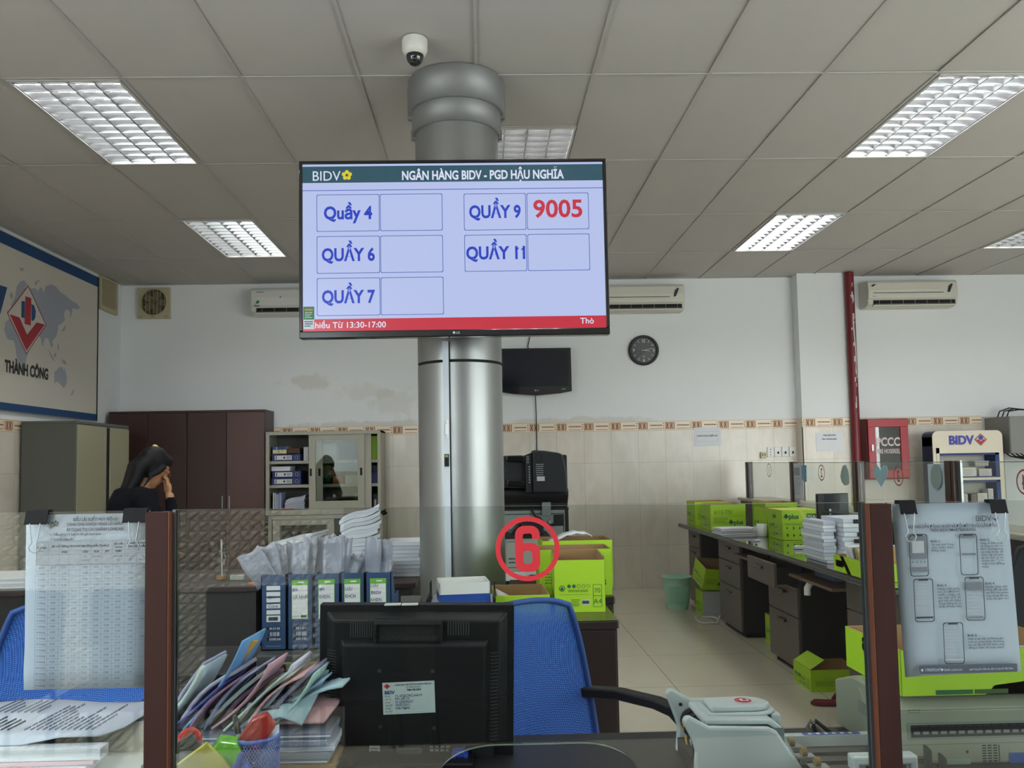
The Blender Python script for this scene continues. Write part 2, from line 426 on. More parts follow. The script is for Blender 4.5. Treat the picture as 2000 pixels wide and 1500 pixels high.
# front wall (behind the camera) and right wall, both glazed
def holed(axis, fixed0, fixed1, a0, a1, z0, z1, holes, m):
    b = B()
    def bx(p0, p1, q0, q1):
        if p1-p0 < 1e-4 or q1-q0 < 1e-4: return
        if axis == 'y': b.box(p0, p1, fixed0, fixed1, q0, q1, m)
        else: b.box(fixed0, fixed1, p0, p1, q0, q1, m)
    x = a0
    for h0, h1, c0, c1 in sorted(holes):
        bx(x, h0, z0, z1); bx(h0, h1, z0, c0); bx(h0, h1, c1, z1); x = h1
    bx(x, a1, z0, z1); return b
wl = holed('x', WALL_L-.12, WALL_L, FRONT_Y, WALL_B, 0, H+.45, LEFT_ADDED_WIN, m_paint).obj('wall_left', kind='structure')
b = B(); b.box(WALL_L, WALL_L+.008, .85, WALL_B-.008, 0, BZ, m_dado_side)
border(b, F(b, (WALL_L+.008, 0, 0), (0, 1, 0), lift=.0006), .85, WALL_B-.01, DZ, BZ, .3); b.obj('tiled_dado', wl)

m_frame = P('window_frame_aluminium', (150, 152, 152), .4, .8)
g_win = GLASS('window_glass', (.95, .97, .96))
wf = holed('y', FRONT_Y-.12, FRONT_Y, WALL_L-.12, RIGHT_X+.12, 0, H+.45, FRONT_WIN, m_paint).obj('wall_front', kind='structure')
wr = holed('x', RIGHT_X, RIGHT_X+.12, FRONT_Y, WALL_B, 0, H+.45, RIGHT_WIN, m_paint).obj('wall_right', kind='structure')
wn = 0
for axis, fx, wins in (('y', FRONT_Y-.08, FRONT_WIN), ('x', RIGHT_X+.05, RIGHT_WIN), ('x', WALL_L-.08, LEFT_ADDED_WIN)):
    for a0, a1, z0, z1 in wins:
        wn += 1; b = B(); t = .05
        def bx(p0, p1, q0, q1, m, d=.05):
            if axis == 'y': b.box(p0, p1, fx, fx+d, q0, q1, m)
            else: b.box(fx, fx+d, p0, p1, q0, q1, m)
        n = max(1, round((a1-a0)/1.0))
        for k in range(n+1):
            c = a0+(a1-a0)*k/n; bx(max(a0, c-t/2), min(a1, c+t/2), z0, z1, m_frame)
        bx(a0, a1, z0, z0+t, m_frame); bx(a0, a1, z1-t, z1, m_frame); bx(a0, a1, 2.1, 2.1+t, m_frame)
        w = b.obj('window_%d' % wn, kind='structure')
        b = B(); fx2 = fx; fx += .02; bx(a0, a1, z0, z1, g_win, .006); fx = fx2; b.obj('pane', w)
# raised star-pattern panels cladding the low part of the front wall (seen mirrored in the counter glass)
m_star = P('embossed_panel', (240, 236, 226), .5, var=(3, .04))
def star_panel(x0, x1, z0, z1, y, s=.050):
    b = B(); nx = int((x1-x0)/s); nz = int((z1-z0)/s)
    for i in range(nx):
        for k in range(nz):
            u, v = x0+i*s, z0+k*s; a = (u, y, v); c = (u+s, y, v); d = (u+s, y, v+s); e = (u, y, v+s)
            t1 = (u+s*.66, y+.044, v+s*.33); t2 = (u+s*.33, y+.044, v+s*.66)
            b.add([a, c, d, e, t1, t2], [(0, 4, 1), (1, 4, 2), (0, 2, 4), (0, 5, 2), (2, 5, 3), (0, 3, 5)], m_star)
    return b
star_panel(-3.86, -.72, 0, 1.28, FRONT_Y+.001).obj('panel_cladding', wf)
b = B(); b.box(-.70, 3.1, FRONT_Y, FRONT_Y+.02, 0, 2.3, P('added_panel_wood', (40, 28, 24), .6)); b.obj('added_dark_panel', wf)  # unseen dark panel, added to keep the pale wall's reflection off the glass

# round column through the counter hall, brushed aluminium shells
m_col = P('brushed_aluminium', (150, 151, 149), .38, .7, var=(6, .05), stretch=(14, 14, .25))
m_colhi = P('aluminium_collar', (138, 138, 138), .5, .5, var=(5, .04))
CC = (-.118, 4.2)
b = B(); b.lathe([(.216, 0), (.216, 1.859)], m_col, (*CC, 0), seg=72, cap=False)
b.lathe([(.216, 1.859), (.212, 1.860), (.212, 1.872), (.216, 1.873)], m_dark, (*CC, 0), seg=72, cap=False)
b.lathe([(.216, 1.873), (.216, H)], m_col, (*CC, 0), seg=72, cap=False)
co = b.obj('column', kind='structure')
b = B(); b.lathe([(.216, 3.066), (.232, 3.066), (.232, 3.182)], m_colhi, (*CC, 0), seg=72, cap=False)
b.lathe([(.231, 3.178), (.2525, 3.178), (.2525, H)], m_colhi, (*CC, 0), seg=72, cap=False)
for sgn in (-1, 1):
    b.box(CC[0]+sgn*.243-.011, CC[0]+sgn*.243+.011, CC[1]-.012, CC[1]+.012, 3.160, H-.01, m_colhi)
    b.box(CC[0]+sgn*.226-.010, CC[0]+sgn*.226+.010, CC[1]-.012, CC[1]+.012, 3.052, 3.10, m_colhi)
b.obj('collar', co)

# ------------------------------------------------------------------ ceiling lamps
m_alu = P('louvre_aluminium', (192, 193, 194), .17, .93); m_house = P('lamp_housing', (190, 190, 186), .5)
m_tube = P('fluorescent_tube', (250, 251, 253), .4, emit=TUBE)
def ceiling_lamp(x0, y0, label):
    t = thing('ceiling_lamp', label, 'lamp', (x0+.3, y0+.6, H), group='recessed fluorescent ceiling lamps')
    b = B(); w, l, d = .285, .585, .085
    b.box(-w, w, -l, l, d, d+.004, m_house)
    for s in (-1, 1):
        b.box(s*w-.002, s*w+.002, -l, l, -.004, d, m_house); b.box(-w, w, s*l-.002, s*l+.002, -.004, d, m_house)
        b.box(s*(w-.006)-.007, s*(w-.006)+.007, -l, l, -.005, -.003, m_house); b.box(-w, w, s*(l-.006)-.007, s*(l-.006)+.007, -.005, -.003, m_house)
    b.obj('housing', t)
    b = B(); n = 4; tw = 2*(w-.01)/n
    for k in range(n+1):                      # long reflector ridges
        c = -w+.01+k*tw; r = .006 if k in (0, n) else .013
        b.prism([(c-.004, .003), (c+.004, .003), (c+r, .062), (c-r, .062)], m_alu, 'y', -l+.01, l-.01)
    for k in range(n):
        c = -w+.01+(k+.5)*tw
        for q in range(13):                   # cross blades of the louvre
            y = -l+.09*(q+.5)
            b.prism([(y-.003, .002), (y+.003, .002), (y+.012, .036), (y-.012, .036)], m_alu, 'x', c-tw/2+.004, c+tw/2-.004)
    b.obj('louvre', t)
    for k in range(n):
        b = B(); c = -w+.01+(k+.5)*tw; b.tube([(c, -l+.03, .055), (c, l-.03, .055)], .013, m_tube, 8); b.obj('fluorescent_tube', t)
    return t
L0 = None
LAMP_WORDS = {(-1, 0): 'recessed four tube ceiling lamp at upper left, left of the column', (-1, 2): 'smaller looking far ceiling lamp left of the big screen, above the left air conditioner',
    (7, 0): 'recessed four tube ceiling lamp at the upper right corner of the view', (7, 2): 'far ceiling lamp right of the big screen, nearest the right pilaster',
    (11, 2): 'ceiling lamp cut by the right edge, above the right air conditioner'}
for (x0, y0) in CEIL_LAMPS:
    i, j = round((x0-CX0)/.6), round((y0-CY0)/1.2, 2)
    lab = LAMP_WORDS.get((i, j))
    if abs(y0-4.733) < .01: lab = 'ceiling lamp partly hidden behind the column and the top of the big screen'
    lab = lab or 'unseen recessed four tube ceiling lamp outside the view'
    if L0 is None: L0 = ceiling_lamp(x0, y0, lab)
    else: dup(L0, (x0+.3, y0+.6, H), label=lab)

# ------------------------------------------------------------------ the big queue screen on the column
t = thing('television', 'large lit queue display television hung on the front of the column', 'television', (-.1245, 3.80, 1.947))
b = B(); W2, HT = .7155, .831; m_bez = P('glossy_black', (12, 12, 14), .18, coat=.5)
for q in ((-W2, W2, 0, .033), (-W2, W2, HT-.016, HT), (-W2, -W2+.017, .033, HT-.016), (W2-.017, W2, .033, HT-.016)): b.box(q[0], q[1], -.052, -.012, q[2], q[3], m_bez)
b.box(-W2+.002, W2-.002, -.012, .008, .002, HT-.002, m_black); b.box(-.45, .45, .008, .035, .1, .62, m_black)
F(b, (0, -.052, .017)).text('LG', .012, -.004, .010, P('silver_print', (170, 172, 178), .4), bold=.01).circ(-.006, .001, .006, MATS['silver_print'])
b.obj('frame', t, .004)
s_bg = EM('screen_pale_blue', (178, 190, 230)); s_band = EM('screen_teal', (38, 78, 92)); s_blue = EM('screen_blue', (22, 58, 186)); s_red = EM('screen_red', (190, 38, 58))
s_wht = EM('screen_white', (214, 220, 242)); s_yel = EM('screen_yellow', (214, 196, 40)); s_line = EM('screen_line', (52, 84, 168))
b = B(); SX0, SX1, SZ0, SZ1 = -W2+.017, W2-.017, .033, HT-.016; SW, SH = SX1-SX0, SZ1-SZ0
b.box(SX0, SX1, -.047, -.044, SZ0, SZ1, s_bg)
fr = F(b, (SX0, -.047, SZ1), lift=.0006)
def U(u): return u*SW
def V(v): return -v*SH
fr.rect(0, SW, V(.112), V(.013), s_band); fr.rect(0, SW, V(1), V(.928), s_red); fr.rect(0, SW, V(.160), V(.156), s_line)
fr.text('BIDV', U(.034), V(.099), .058*SH, s_wht, 'l', width=U(.092), k=2)
for q in range(5):
    a = PI/2+q*2*PI/5; fr.circ(U(.147)+.0145*math.cos(a), V(.067)+.0145*math.sin(a), .0098, s_yel, 2)
fr.circ(U(.147), V(.067), .0065, s_band, 3)
fr.text('NGÂN HÀNG BIDV - PGD HẬU NGHĨA', U(.60), V(.098), .052*SH, s_wht, width=U(.54), bold=.028, k=2)
def cell(u0, u1, v0, v1, txt=None, m=s_blue, h=.073, w=None):
    fr.ring(fr.rr(U(u0), U(u1), V(v1), V(v0), .007), .0027, s_line, 1)
    if txt: fr.text(txt, U((u0+u1)/2), V(v0+(v1-v0)*.66), h*SH, m, width=U(w) if w else None, bold=.022 if h > .09 else .032, k=2)
for n, (v0, v1) in enumerate(((.183, .406), (.434, .657), (.684, .909))):
    cell(.046, .254, v0, v1, ('Quầy 4', 'QUẦY 6', 'QUẦY 7')[n], w=(.16, .175, .175)[n]); cell(.256, .463, v0, v1)
cell(.534, .741, .186, .408, 'QUẦY 9', w=.172); cell(.744, .951, .186, .408, '9005', s_red, .102, .164)
cell(.534, .741, .435, .656, 'QUẦY 11', w=.196); cell(.744, .951, .435, .656)
for u in (.7145, .7325): fr.poly([(U(u)-.0135, V(.523)), (U(u), V(.513)), (U(u), V(.522)), (U(u)-.0135, V(.532))], s_blue, 2)
fr.text('hiều Từ 13:30-17:00', U(.04), V(.981), .034*SH, s_wht, 'l', width=U(.232), bold=.012, k=2)
fr.text('Thò', U(.914), V(.975), .034*SH, s_wht, 'l', bold=.012, k=2)
b.obj('screen', t)
b = B(); fr = F(b, (SX0+.002, -.0478, SZ0), lift=.001)
fr.rect(0, .050, .055, .115, P('sticker_green', (40, 112, 72), .4)); fr.rect(0, .050, .01, .055, P('sticker_white', (188, 196, 206), .4))
fr.rect(.006, .044, .097, .104, P('sticker_orange', (196, 120, 50), .4), 2); fr.lines(.008, .042, .06, .092, 4, m_paper, .3, k=2); fr.lines(.006, .044, .02, .05, 3, m_ink, .4, k=2)
b.obj('energy_sticker', t)
b = B(); b.box(-.2, .2, .035, .075, .15, .55, m_black); b.box(-.06, .06, .075, .19, .2, .5, m_black); b.obj('wall_bracket', t)

# plastic cable cover strip down the column, with a small switch and a black box
m_strip = P('cable_cover', (196, 204, 212), .4)
t = thing('cable_cover', 'narrow white cable cover running down the front of the column', 'cable cover', (-.181, 3.985, 0))
b = B(); b.box(-.0145, .0145, -.016, .012, .74, 1.96, m_strip); b.box(.0155, .0185, -.006, .008, .74, 1.96, m_dark); b.obj('strip', t, .002)
b = B(); b.box(-.006, .012, -.026, -.016, 1.505, 1.555, m_white); b.box(0, .012, -.024, -.016, 1.490, 1.575, m_white); b.obj('latch', t, .002)
b = B(); b.box(-.012, .010, -.024, -.016, 1.35, 1.41, m_black); F(b, (0, -.024, 1.38)).rect(-.009, .007, .014, .026, P('label_green', (120, 130, 60), .5)); b.obj('small_box', t)

# dome camera
t = thing('security_camera', 'white dome security camera on the ceiling left of the column top', 'camera', (-.294, 3.73, H))
b = B(); b.lathe([(.058, 0), (.060, -.012), (.059, -.05), (.050, -.070), (.040, -.076)], P('camera_white', (214, 212, 204), .45), seg=32); b.obj('base', t)
b = B(); b.lathe([(.041, -.074), (.041, -.086), (.034, -.106), (.020, -.120), (.001, -.126)], P('smoked_dome', (20, 22, 28), .08, coat=1), seg=32); b.ell((.0, -.025, -.10), (.014, .014, .014), m_bez); b.obj('dome', t)

# ------------------------------------------------------------------ sign board on the left wall
m_board = P('board_white', (206, 200, 188), .5); m_bblue = P('board_blue', (22, 66, 116), .5); m_mapc = P('map_grey', (160, 164, 176), .55); m_bred = P('board_red', (166, 30, 48), .5); m_bdark = P('board_black', (38, 38, 42), .6)
MAP = {
  'eurasia': [(7.039, 2.927), (7.089, 2.943), (7.14, 2.92), (7.18, 2.974), (7.233, 2.929), (7.253, 2.99), (7.348, 3.034), (7.436, 3.03), (7.505, 2.997), (7.597, 2.987), (7.691, 2.964), (7.812, 2.951), (7.888, 2.923), (7.814, 2.89), (7.741, 2.895), (7.719, 2.824), (7.696, 2.783), (7.69, 2.849), (7.623, 2.86), (7.578, 2.81), (7.603, 2.755), (7.535, 2.707), (7.479, 2.68), (7.481, 2.639), (7.449, 2.581), (7.416, 2.553), (7.384, 2.531), (7.396, 2.481), (7.364, 2.464), (7.337, 2.501), (7.319, 2.538), (7.266, 2.536), (7.236, 2.491), (7.232, 2.451), (7.205, 2.481), (7.189, 2.524), (7.131, 2.548), (7.074, 2.539)],
  'africa': [(6.717, 2.609), (6.664, 2.568), (6.648, 2.503), (6.695, 2.437), (6.776, 2.439), (6.805, 2.401), (6.826, 2.319), (6.846, 2.268), (6.96, 2.271), (6.978, 2.328), (7.015, 2.387), (7.053, 2.459), (7.031, 2.533), (6.951, 2.585), (6.817, 2.616)],
  'europe': [(6.74, 2.73), (6.793, 2.804), (6.809, 2.893), (6.863, 2.948), (6.92, 2.972), (6.969, 2.95), (6.922, 2.907), (7.039, 2.927), (7.074, 2.539), (6.951, 2.585), (6.817, 2.616), (6.724, 2.652)],
  'uk': [(6.71, 2.808), (6.746, 2.837), (6.765, 2.798), (6.73, 2.77)],
  'australia': [(7.425, 2.247), (7.468, 2.275), (7.523, 2.311), (7.569, 2.31), (7.588, 2.277), (7.603, 2.32), (7.628, 2.27), (7.652, 2.225), (7.642, 2.164), (7.597, 2.118), (7.551, 2.143), (7.482, 2.172), (7.428, 2.149)],
  'i1': [(7.322, 2.441), (7.366, 2.407), (7.433, 2.352), (7.4, 2.354), (7.344, 2.398)],
  'i2': [(7.409, 2.407), (7.453, 2.436), (7.454, 2.396), (7.421, 2.38)],
  'i3': [(7.544, 2.384), (7.613, 2.375), (7.649, 2.344), (7.579, 2.347)],
  'i4': [(7.468, 2.52), (7.491, 2.518), (7.501, 2.466), (7.479, 2.452)],
  'jp': [(7.616, 2.709), (7.61, 2.666), (7.56, 2.638), (7.537, 2.643), (7.593, 2.693)],
  'nz': [(7.773, 2.128), (7.791, 2.115), (7.744, 2.063), (7.722, 2.069)],
  'sv': [(6.841, 3.062), (6.917, 3.075), (6.899, 3.043), (6.861, 3.04)],
  'nv': [(7.077, 2.985), (7.117, 3.016), (7.168, 3.03), (7.108, 2.981), (7.098, 2.956)],
}
LOGO = {
  'outer': [(6.979, 2.943), (7.277, 2.652), (6.968, 2.35), (6.679, 2.649)],
  'chev': [(6.715, 2.646), (6.854, 2.644), (6.972, 2.518), (7.118, 2.647), (7.248, 2.652), (6.967, 2.381)],
  'bar': [(6.939, 2.84), (7.028, 2.841), (7.025, 2.605), (6.931, 2.604)],
  'd1': [(6.883, 2.79), (6.929, 2.792), (6.93, 2.652), (6.882, 2.649)],
  'd2': [(7.033, 2.792), (7.073, 2.789), (7.101, 2.744), (7.096, 2.688), (7.071, 2.655), (7.037, 2.649)],
  'flag': [(6.473, 2.851), (6.673, 2.858), (6.583, 2.621), (6.481, 2.608)],
}
t = thing('sign_board', 'wide bank sign board with grey world map and red diamond logo on the left wall', 'sign', (0, 0, 0))
b = B(); b.box(WALL_L, -3.857, 3.6, 8.24, 1.857, 3.293, m_board)
fr = F(b, (-3.857, 0, 0), (0, 1, 0), lift=.001)
fr.rect(3.6, 8.24, 3.2, 3.293, m_bblue, 1); fr.rect(3.6, 8.24, 1.857, 1.92, m_bblue, 1); fr.rect(8.232, 8.24, 1.857, 3.293, m_bdark, 2)
for k in MAP: fr.poly(MAP[k], m_mapc, 1)
fr.poly(LOGO['outer'], m_board, 2); fr.ring(LOGO['outer'], .012, m_bred, 3)
for k, m in (('chev', m_bred), ('d1', m_bblue), ('d2', m_bblue), ('bar', m_bred), ('flag', m_bblue)): fr.poly(LOGO[k], m, 4)
fr.text('THÀNH CÔNG', 6.66, 2.172, .092, m_bdark, 'l', width=.66, bold=.04, k=3)
b.obj('panel', t)
b = B(); b.box(-3.875, -3.851, 3.6, 8.246, 3.293, 3.299, m_frame); b.box(-3.875, -3.851, 3.6, 8.246, 1.850, 1.857, m_frame); b.box(-3.875, -3.851, 8.24, 8.247, 1.85, 3.299, m_bdark); b.obj('edge_frame', t)

# vent on the left wall and exhaust fan on the back wall
m_beige = P('yellowed_plastic', (186, 176, 144), .5); m_dirty = P('dusty_grille', (118, 104, 78), .8)
t = thing('ventilation_grille', 'beige square ventilation grille on the left wall beside the sign board', 'vent', (WALL_L, 8.485, 2.99))
b = B()
for q in ((-.195, .195, 0, .045), (-.195, .195, .325, .345), (-.195, -.17, .045, .325), (.17, .195, .045, .325)): b.box(0, .03, q[0], q[1], q[2], q[3], m_beige)
b.obj('frame', t, .004)
b = B(); b.box(0, .008, -.17, .17, .045, .325, m_dirty)
for k in range(22): b.box(.008, .018, -.17, .17, .05+k*.0127, .055+k*.0127, m_beige)
for k in range(16): b.box(.008, .016, -.168+k*.0224, -.164+k*.0224, .045, .325, m_beige)
b.obj('mesh', t)
t = thing('exhaust_fan', 'yellowed square exhaust fan with round grille high on the back wall', 'fan', (-3.517, WALL_B, 3.142))
b = B(); n = 40; out = []; inn = []
for k in range(n):
    a = 2*PI*k/n; c, s = math.cos(a), math.sin(a); m = .167/max(abs(c), abs(s)); out.append((c*m, s*m)); inn.append((c*.145, s*.145+.008))
vs = [(x, -.045, z) for x, z in out]+[(x, -.045, z) for x, z in inn]+[(x, 0, z) for x, z in out]+[(x*.98, -.004, z) for x, z in inn]
fs = []
for k in range(n):
    j = (k+1) % n; fs += [(k, j, n+j, n+k), (2*n+k, 2*n+j, j, k), (n+k, n+j, 3*n+j, 3*n+k)]
b.add(vs, fs, m_beige); b.lathe([(.147, -.045), (.147, -.056), (.139, -.056), (.139, -.045)], m_beige, (0, 0, .008), 'y', 40, cap=False)
fr = F(b, (0, -.046, 0)); 
for u in (-.135, -.01, .135): fr.ring(fr.rr(u-.017, u+.017, -.152, -.140, .005), .003, m_dirty)
b.obj('frame', t)
b = B(); b.lathe([(.142, -.006), (.142, -.004)], m_dark, (0, 0, .008), 'y', 40)
for k in range(5):
    M = TR(0, 0, .008) @ RY(2*PI*k/5); b.box(.02, .125, -.018, -.014, -.035, .035, m_dirty, M)
b.obj('fan_blades', t)
b = B()
for k in range(7):
    x = -.12+k*.04; h = math.sqrt(max(0, .138**2-x*x)); b.tube([(x, -.05, .008-h), (x, -.05, .008+h)], .0025, m_beige, 5)
for k in range(-10, 11):
    z = .0128*k; h = math.sqrt(max(0, .138**2-z*z)); P_ = [(-h+2*h*q/16, -.048, .008+z+(.004 if q % 2 else -.002)) for q in range(17)]; b.tube(P_, .0014, m_beige, 4)
b.lathe([(.024, -.056), (.024, -.046)], m_dirty, (0, 0, .008), 'y', 20); b.obj('grille', t)

# ------------------------------------------------------------------ split air conditioners
m_ac = P('air_conditioner_white', (214, 214, 208), .38); m_ac2 = P('air_conditioner_cream', (206, 203, 190), .4)
def ac(x0, x1, z0, label, mb, kind):
    t = thing('air_conditioner', label, 'air conditioner', ((x0+x1)/2, WALL_B, z0), group='wall mounted air conditioners'); w = (x1-x0)/2; h = .285
    pr = [(0, h), (-.19, h), (-.212, h-.03), (-.22, h*.62), (-.216, h*.33), (-.195, .075), (-.20, .03), (-.13, .0), (0, 0)]
    b = B(); b.prism(pr, mb, 'x', -w, w)
    fr = F(b, (0, -.22, h*.62), lift=.004)
    if kind == 0:
        fr.poly([(-w+.055, -.062), (-w+.075, -.03), (-w+.10, -.035), (-w+.085, -.065)], P('leaf_green', (60, 130, 70), .5), 2); fr.text('Reen', -w+.05, -.095, .018, m_ink, 'l', bold=.02, k=2)
        fr.rect(-w+.06, -w+.14, .055, .060, m_ink); fr.rect(-w+.31, -w+.32, -.005, .01, m_ink)
    else:
        fr.rect(-w+.05, w-.16, -.035, -.029, m_dark, 1)
        m = P('chrome_mark', (70, 74, 76), .25, .6)
        fr.poly([(w-.12, -.035), (w-.095, -.03), (w-.06, .055), (w-.075, .06), (w-.105, .03)], m, 2)
        if kind == 2: fr.poly([(-w+.03, .045), (-w+.05, .035), (-w+.075, .055), (-w+.10, .06), (-w+.06, .062)], m, 2); fr.text('dekin', -w+.04, -.075, .012, m_ink, 'l', k=2)
    b.obj('body', t, .012)
    b = B(); b.box(-w+.06, w-.03, -.208, -.16, .022, .068, m_dark)
    for k in range(3): b.box(-w+.07, w-.04, -.212+.012*k, -.206+.012*k, .026+.014*k, .030+.014*k, P('vane_grey', (120, 118, 110), .5))
    for k in range(7): c = -w+.12+k*(2*w-.2)/6; b.box(c-.003, c+.003, -.21, -.17, .022, .068, MATS['vane_grey'])
    b.obj('air_outlet', t)
    b = B(); b.box(-w+.05, w-.03, -.218, -.19, .004, .020, mb, None); b.obj('louvre_flap', t, .004)
ac(-2.437, -1.47, 2.971, 'white air conditioner left of the big screen on the back wall', m_ac, 0)
ac(1.22, 2.162, 2.957, 'air conditioner directly right of the big screen above the wall clock', m_ac2, 1)
ac(4.14, 5.115, 2.967, 'air conditioner right of the red pipe on the back wall', m_ac2, 2)

# ------------------------------------------------------------------ wall clock, small television, cable
t = thing('wall_clock', 'round black wall clock with white hands on the back wall', 'clock', (1.746, WALL_B, 2.557))
b = B(); b.lathe([(.164, 0), (.164, -.030), (.150, -.042), (.136, -.034), (.134, -.02)], P('clock_rim', (30, 30, 32), .45), axis='y', seg=48, cap=False); b.obj('rim', t)
b = B(); b.lathe([(.137, -.018), (.137, -.020)], P('clock_face', (58, 60, 64), .5), axis='y', seg=48)
m_cw = P('clock_white', (205, 206, 208), .5); fr = F(b, (0, -.020, 0), lift=.001)
for s_, u, v in (('12', 0, .088), ('3', .108, -.014), ('6', 0, -.122), ('9', -.108, -.014)): fr.text(s_, u, v, .03, m_cw, bold=.03)
for k in range(12):
    if k % 3:
        a = PI*k/6; c, s = math.sin(a), math.cos(a); p = [(c*r+s*w, s*r-c*w) for r, w in ((.098, -.003), (.125, -.003), (.125, .003), (.098, .003))]; fr.poly(p[::-1], m_cw)
fr.rect(-.014, .014, -.072, -.060, P('clock_gold', (170, 160, 120), .4))
b.obj('dial', t)
def hand(nm, ang, L, w):
    b = B(); c, s = math.sin(ang), math.cos(ang); fr = F(b, (0, -.026, 0), lift=.001)
    fr.poly([(-.02*c+w*s, -.02*s-w*c), (L*c+w*.5*s, L*s-w*.5*c), (L*c-w*.5*s, L*s+w*.5*c), (-.02*c-w*s, -.02*s+w*c)], m_cw); b.obj(nm, t, solid=.001)
hand('hour_hand', math.radians(97), .07, .0045); hand('minute_hand', math.radians(77), .10, .0035)
b = B(); b.lathe([(.137, -.033), (.137, -.034)], GLASS('cover_glass'), axis='y', seg=48); b.obj('cover_glass', t)

t = thing('television', 'small switched off black television on the back wall right of the column', 'television', (.565, 8.70, 2.085))
b = B(); pts = [(-.375, .495), (.375, .495), (.378, .03), (.25, .008), (0, -.012), (-.25, .008), (-.378, .03)]
b.prism(pts, m_bez, 'y', -.03, .04); b.box(-.3, .3, .04, .11, .1, .4, m_black)
fr = F(b, (0, -.03, 0)); fr.text('LG', .012, .035, .014, MATS['silver_print'], bold=.01); fr.circ(-.012, .042, .008, MATS['silver_print']); fr.rect(.27, .31, .05, .057, MATS['silver_print'])
b.obj('frame', t, .006)
b = B(); b.box(-.345, .345, -.0315, -.029, .085, .47, P('dark_screen', (16, 22, 36), .12)); b.obj('screen', t)
b = B(); b.tube([(.02, 8.80, 2.53), (-.03+.03, 8.80, 2.62), (.03, 8.81, 2.75), (.02, 8.81, 3.34)], .005, m_black, 6); tag(b.obj('black_cable', loc=(.49, 0, 0)), 'thin black cable rising from the small television to the ceiling', 'cable')
b = B(); b.tube([(.07, 8.79, 2.10), (.075, 8.80, 1.9), (.075, 8.80, 1.40)], .005, m_black, 6)
tag(b.obj('black_cable', loc=(.49, 0, 0)), 'thin black cable hanging down the wall from the small television', 'cable')

# ------------------------------------------------------------------ right end of the back wall
m_fire = P('fire_red', (106, 18, 28), .4, var=(9, .15)); m_peel = P('peeled_paint', (196, 190, 186), .7)
b = B(); b.tube([(3.945, 8.62, 0), (3.945, 8.62, H)], .047, m_fire, 16, False)
rn = random.Random(3)
for k in range(26):
    z = 1.85+rn.random()*1.4; L = .012+.03*rn.random(); th = -PI/2+rn.uniform(-.25, .5); w = .004+.004*rn.random()
    b.add([(3.945+.0482*math.cos(th+a), 8.62+.0482*math.sin(th+a), z+q) for a, q in ((-w/.048, -L), (w/.048, -L*.6), (w/.048*.8, L), (-w/.048, L*.7))], [(0, 1, 2, 3)], m_peel)
for k in range(16):
    z0 = 2.25+k*.04; th = -1.32+.16*math.sin(k*.35); w = .10+.07*math.sin(PI*(k+.5)/16)
    b.add([(3.945+.0483*math.cos(th+a), 8.62+.0483*math.sin(th+a), z0+q) for a, q in ((-w, 0), (w, 0), (w, .041), (-w, .041))], [(0, 1, 2, 3)], m_peel)
tag(b.obj('water_pipe'), 'dark red fire water pipe with peeling paint running up the back wall', 'pipe')

t = thing('hose_cabinet', 'red fire hose cabinet with glass door beside the red pipe', 'cabinet', (4.285, WALL_B, 1.12))
b = B(); b.box(-.224, .224, -.195, 0, 0, .645, m_fire); b.box(-.205, .205, -.199, -.193, .02, .625, m_dark); b.obj('body', t, .006)
m_fire2 = P('fire_red_door', (158, 32, 42), .35, var=(6, .1)); b = B()
for q in ((-.215, .215, .012, .095), (-.215, .215, .555, .635), (-.215, -.135, .095, .555), (.130, .215, .095, .555)): b.box(q[0], q[1], -.222, -.199, q[2], q[3], m_fire2)
dr = b.obj('door', t, .005)
b = B(); b.box(-.137, .132, -.212, -.208, .093, .557, GLASS('smoky_glass', (.72, .70, .68), 1.7)); fr = F(b, (0, -.213, 0), lift=.001)
m_pw = P('etched_white', (206, 190, 190), .6)
fr.text('PCCC', 0, .355, .085, m_pw, width=.25, bold=.03); fr.text('FIRE HOSEREEL', 0, .275, .045, m_pw, width=.25, bold=.02); b.obj('glass_pane', t)
b = B(); b.box(-.19, -.165, -.235, -.222, .30, .37, P('steel', (170, 172, 172), .35, .8)); b.obj('handle', t, .003)
b = B(); b.lathe([(.10, -.05), (.12, -.05), (.12, -.09), (.10, -.09)], P('hose_canvas', (150, 140, 110), .8), (0, 0, .30), 'y', 24); b.obj('hose_coil', t)

# brochure rack with shelves of leaflets
m_rack = P('rack_cream', (216, 208, 188), .5); m_rackblue = P('rack_blue', (34, 58, 112), .5); m_navy = P('rack_navy', (38, 50, 78), .5)
t = thing('brochure_rack', 'tall cream bank brochure rack with blue shelf openings at the back right', 'rack', (5.013, 8.40, 0))
def outline(x0, x1, z0, z1, r): return [(x0, z0), (x1, z0)]+[(x1-r+r*math.cos(a), z1-r+r*math.sin(a)) for a in (0, .4, .8, 1.2, PI/2)]+[(x0+r+r*math.cos(a), z1-r+r*math.sin(a)) for a in (PI/2, 1.97, 2.37, 2.77, PI)]
b = B(); b.prism(outline(-.367, .367, 0, 1.615, .06), m_navy, 'y', .20, .21)
b.box(-.367, -.35, .012, .20, 0, 1.555, m_navy); b.box(.35, .367, .012, .20, 0, 1.555, m_navy); b.prism(outline(-.367, .367, 1.46, 1.615, .06), m_navy, 'y', .012, .2)
b.box(-.35, .35, .195, .199, 0, 1.46, P('rack_inside', (196, 192, 182), .6)); b.obj('carcass', t)
b = B(); b.prism(outline(-.367, .367, 1.39, 1.615, .06), m_rack, 'y', 0, .012)
b.box(-.367, -.315, 0, .012, 0, 1.39, m_rack); b.box(.325, .367, 0, .012, 0, 1.39, m_rack)
for z in (1.102, .82, .54, .26, 0): b.box(-.315, .325, 0, .012, z, z+.026, m_rack)
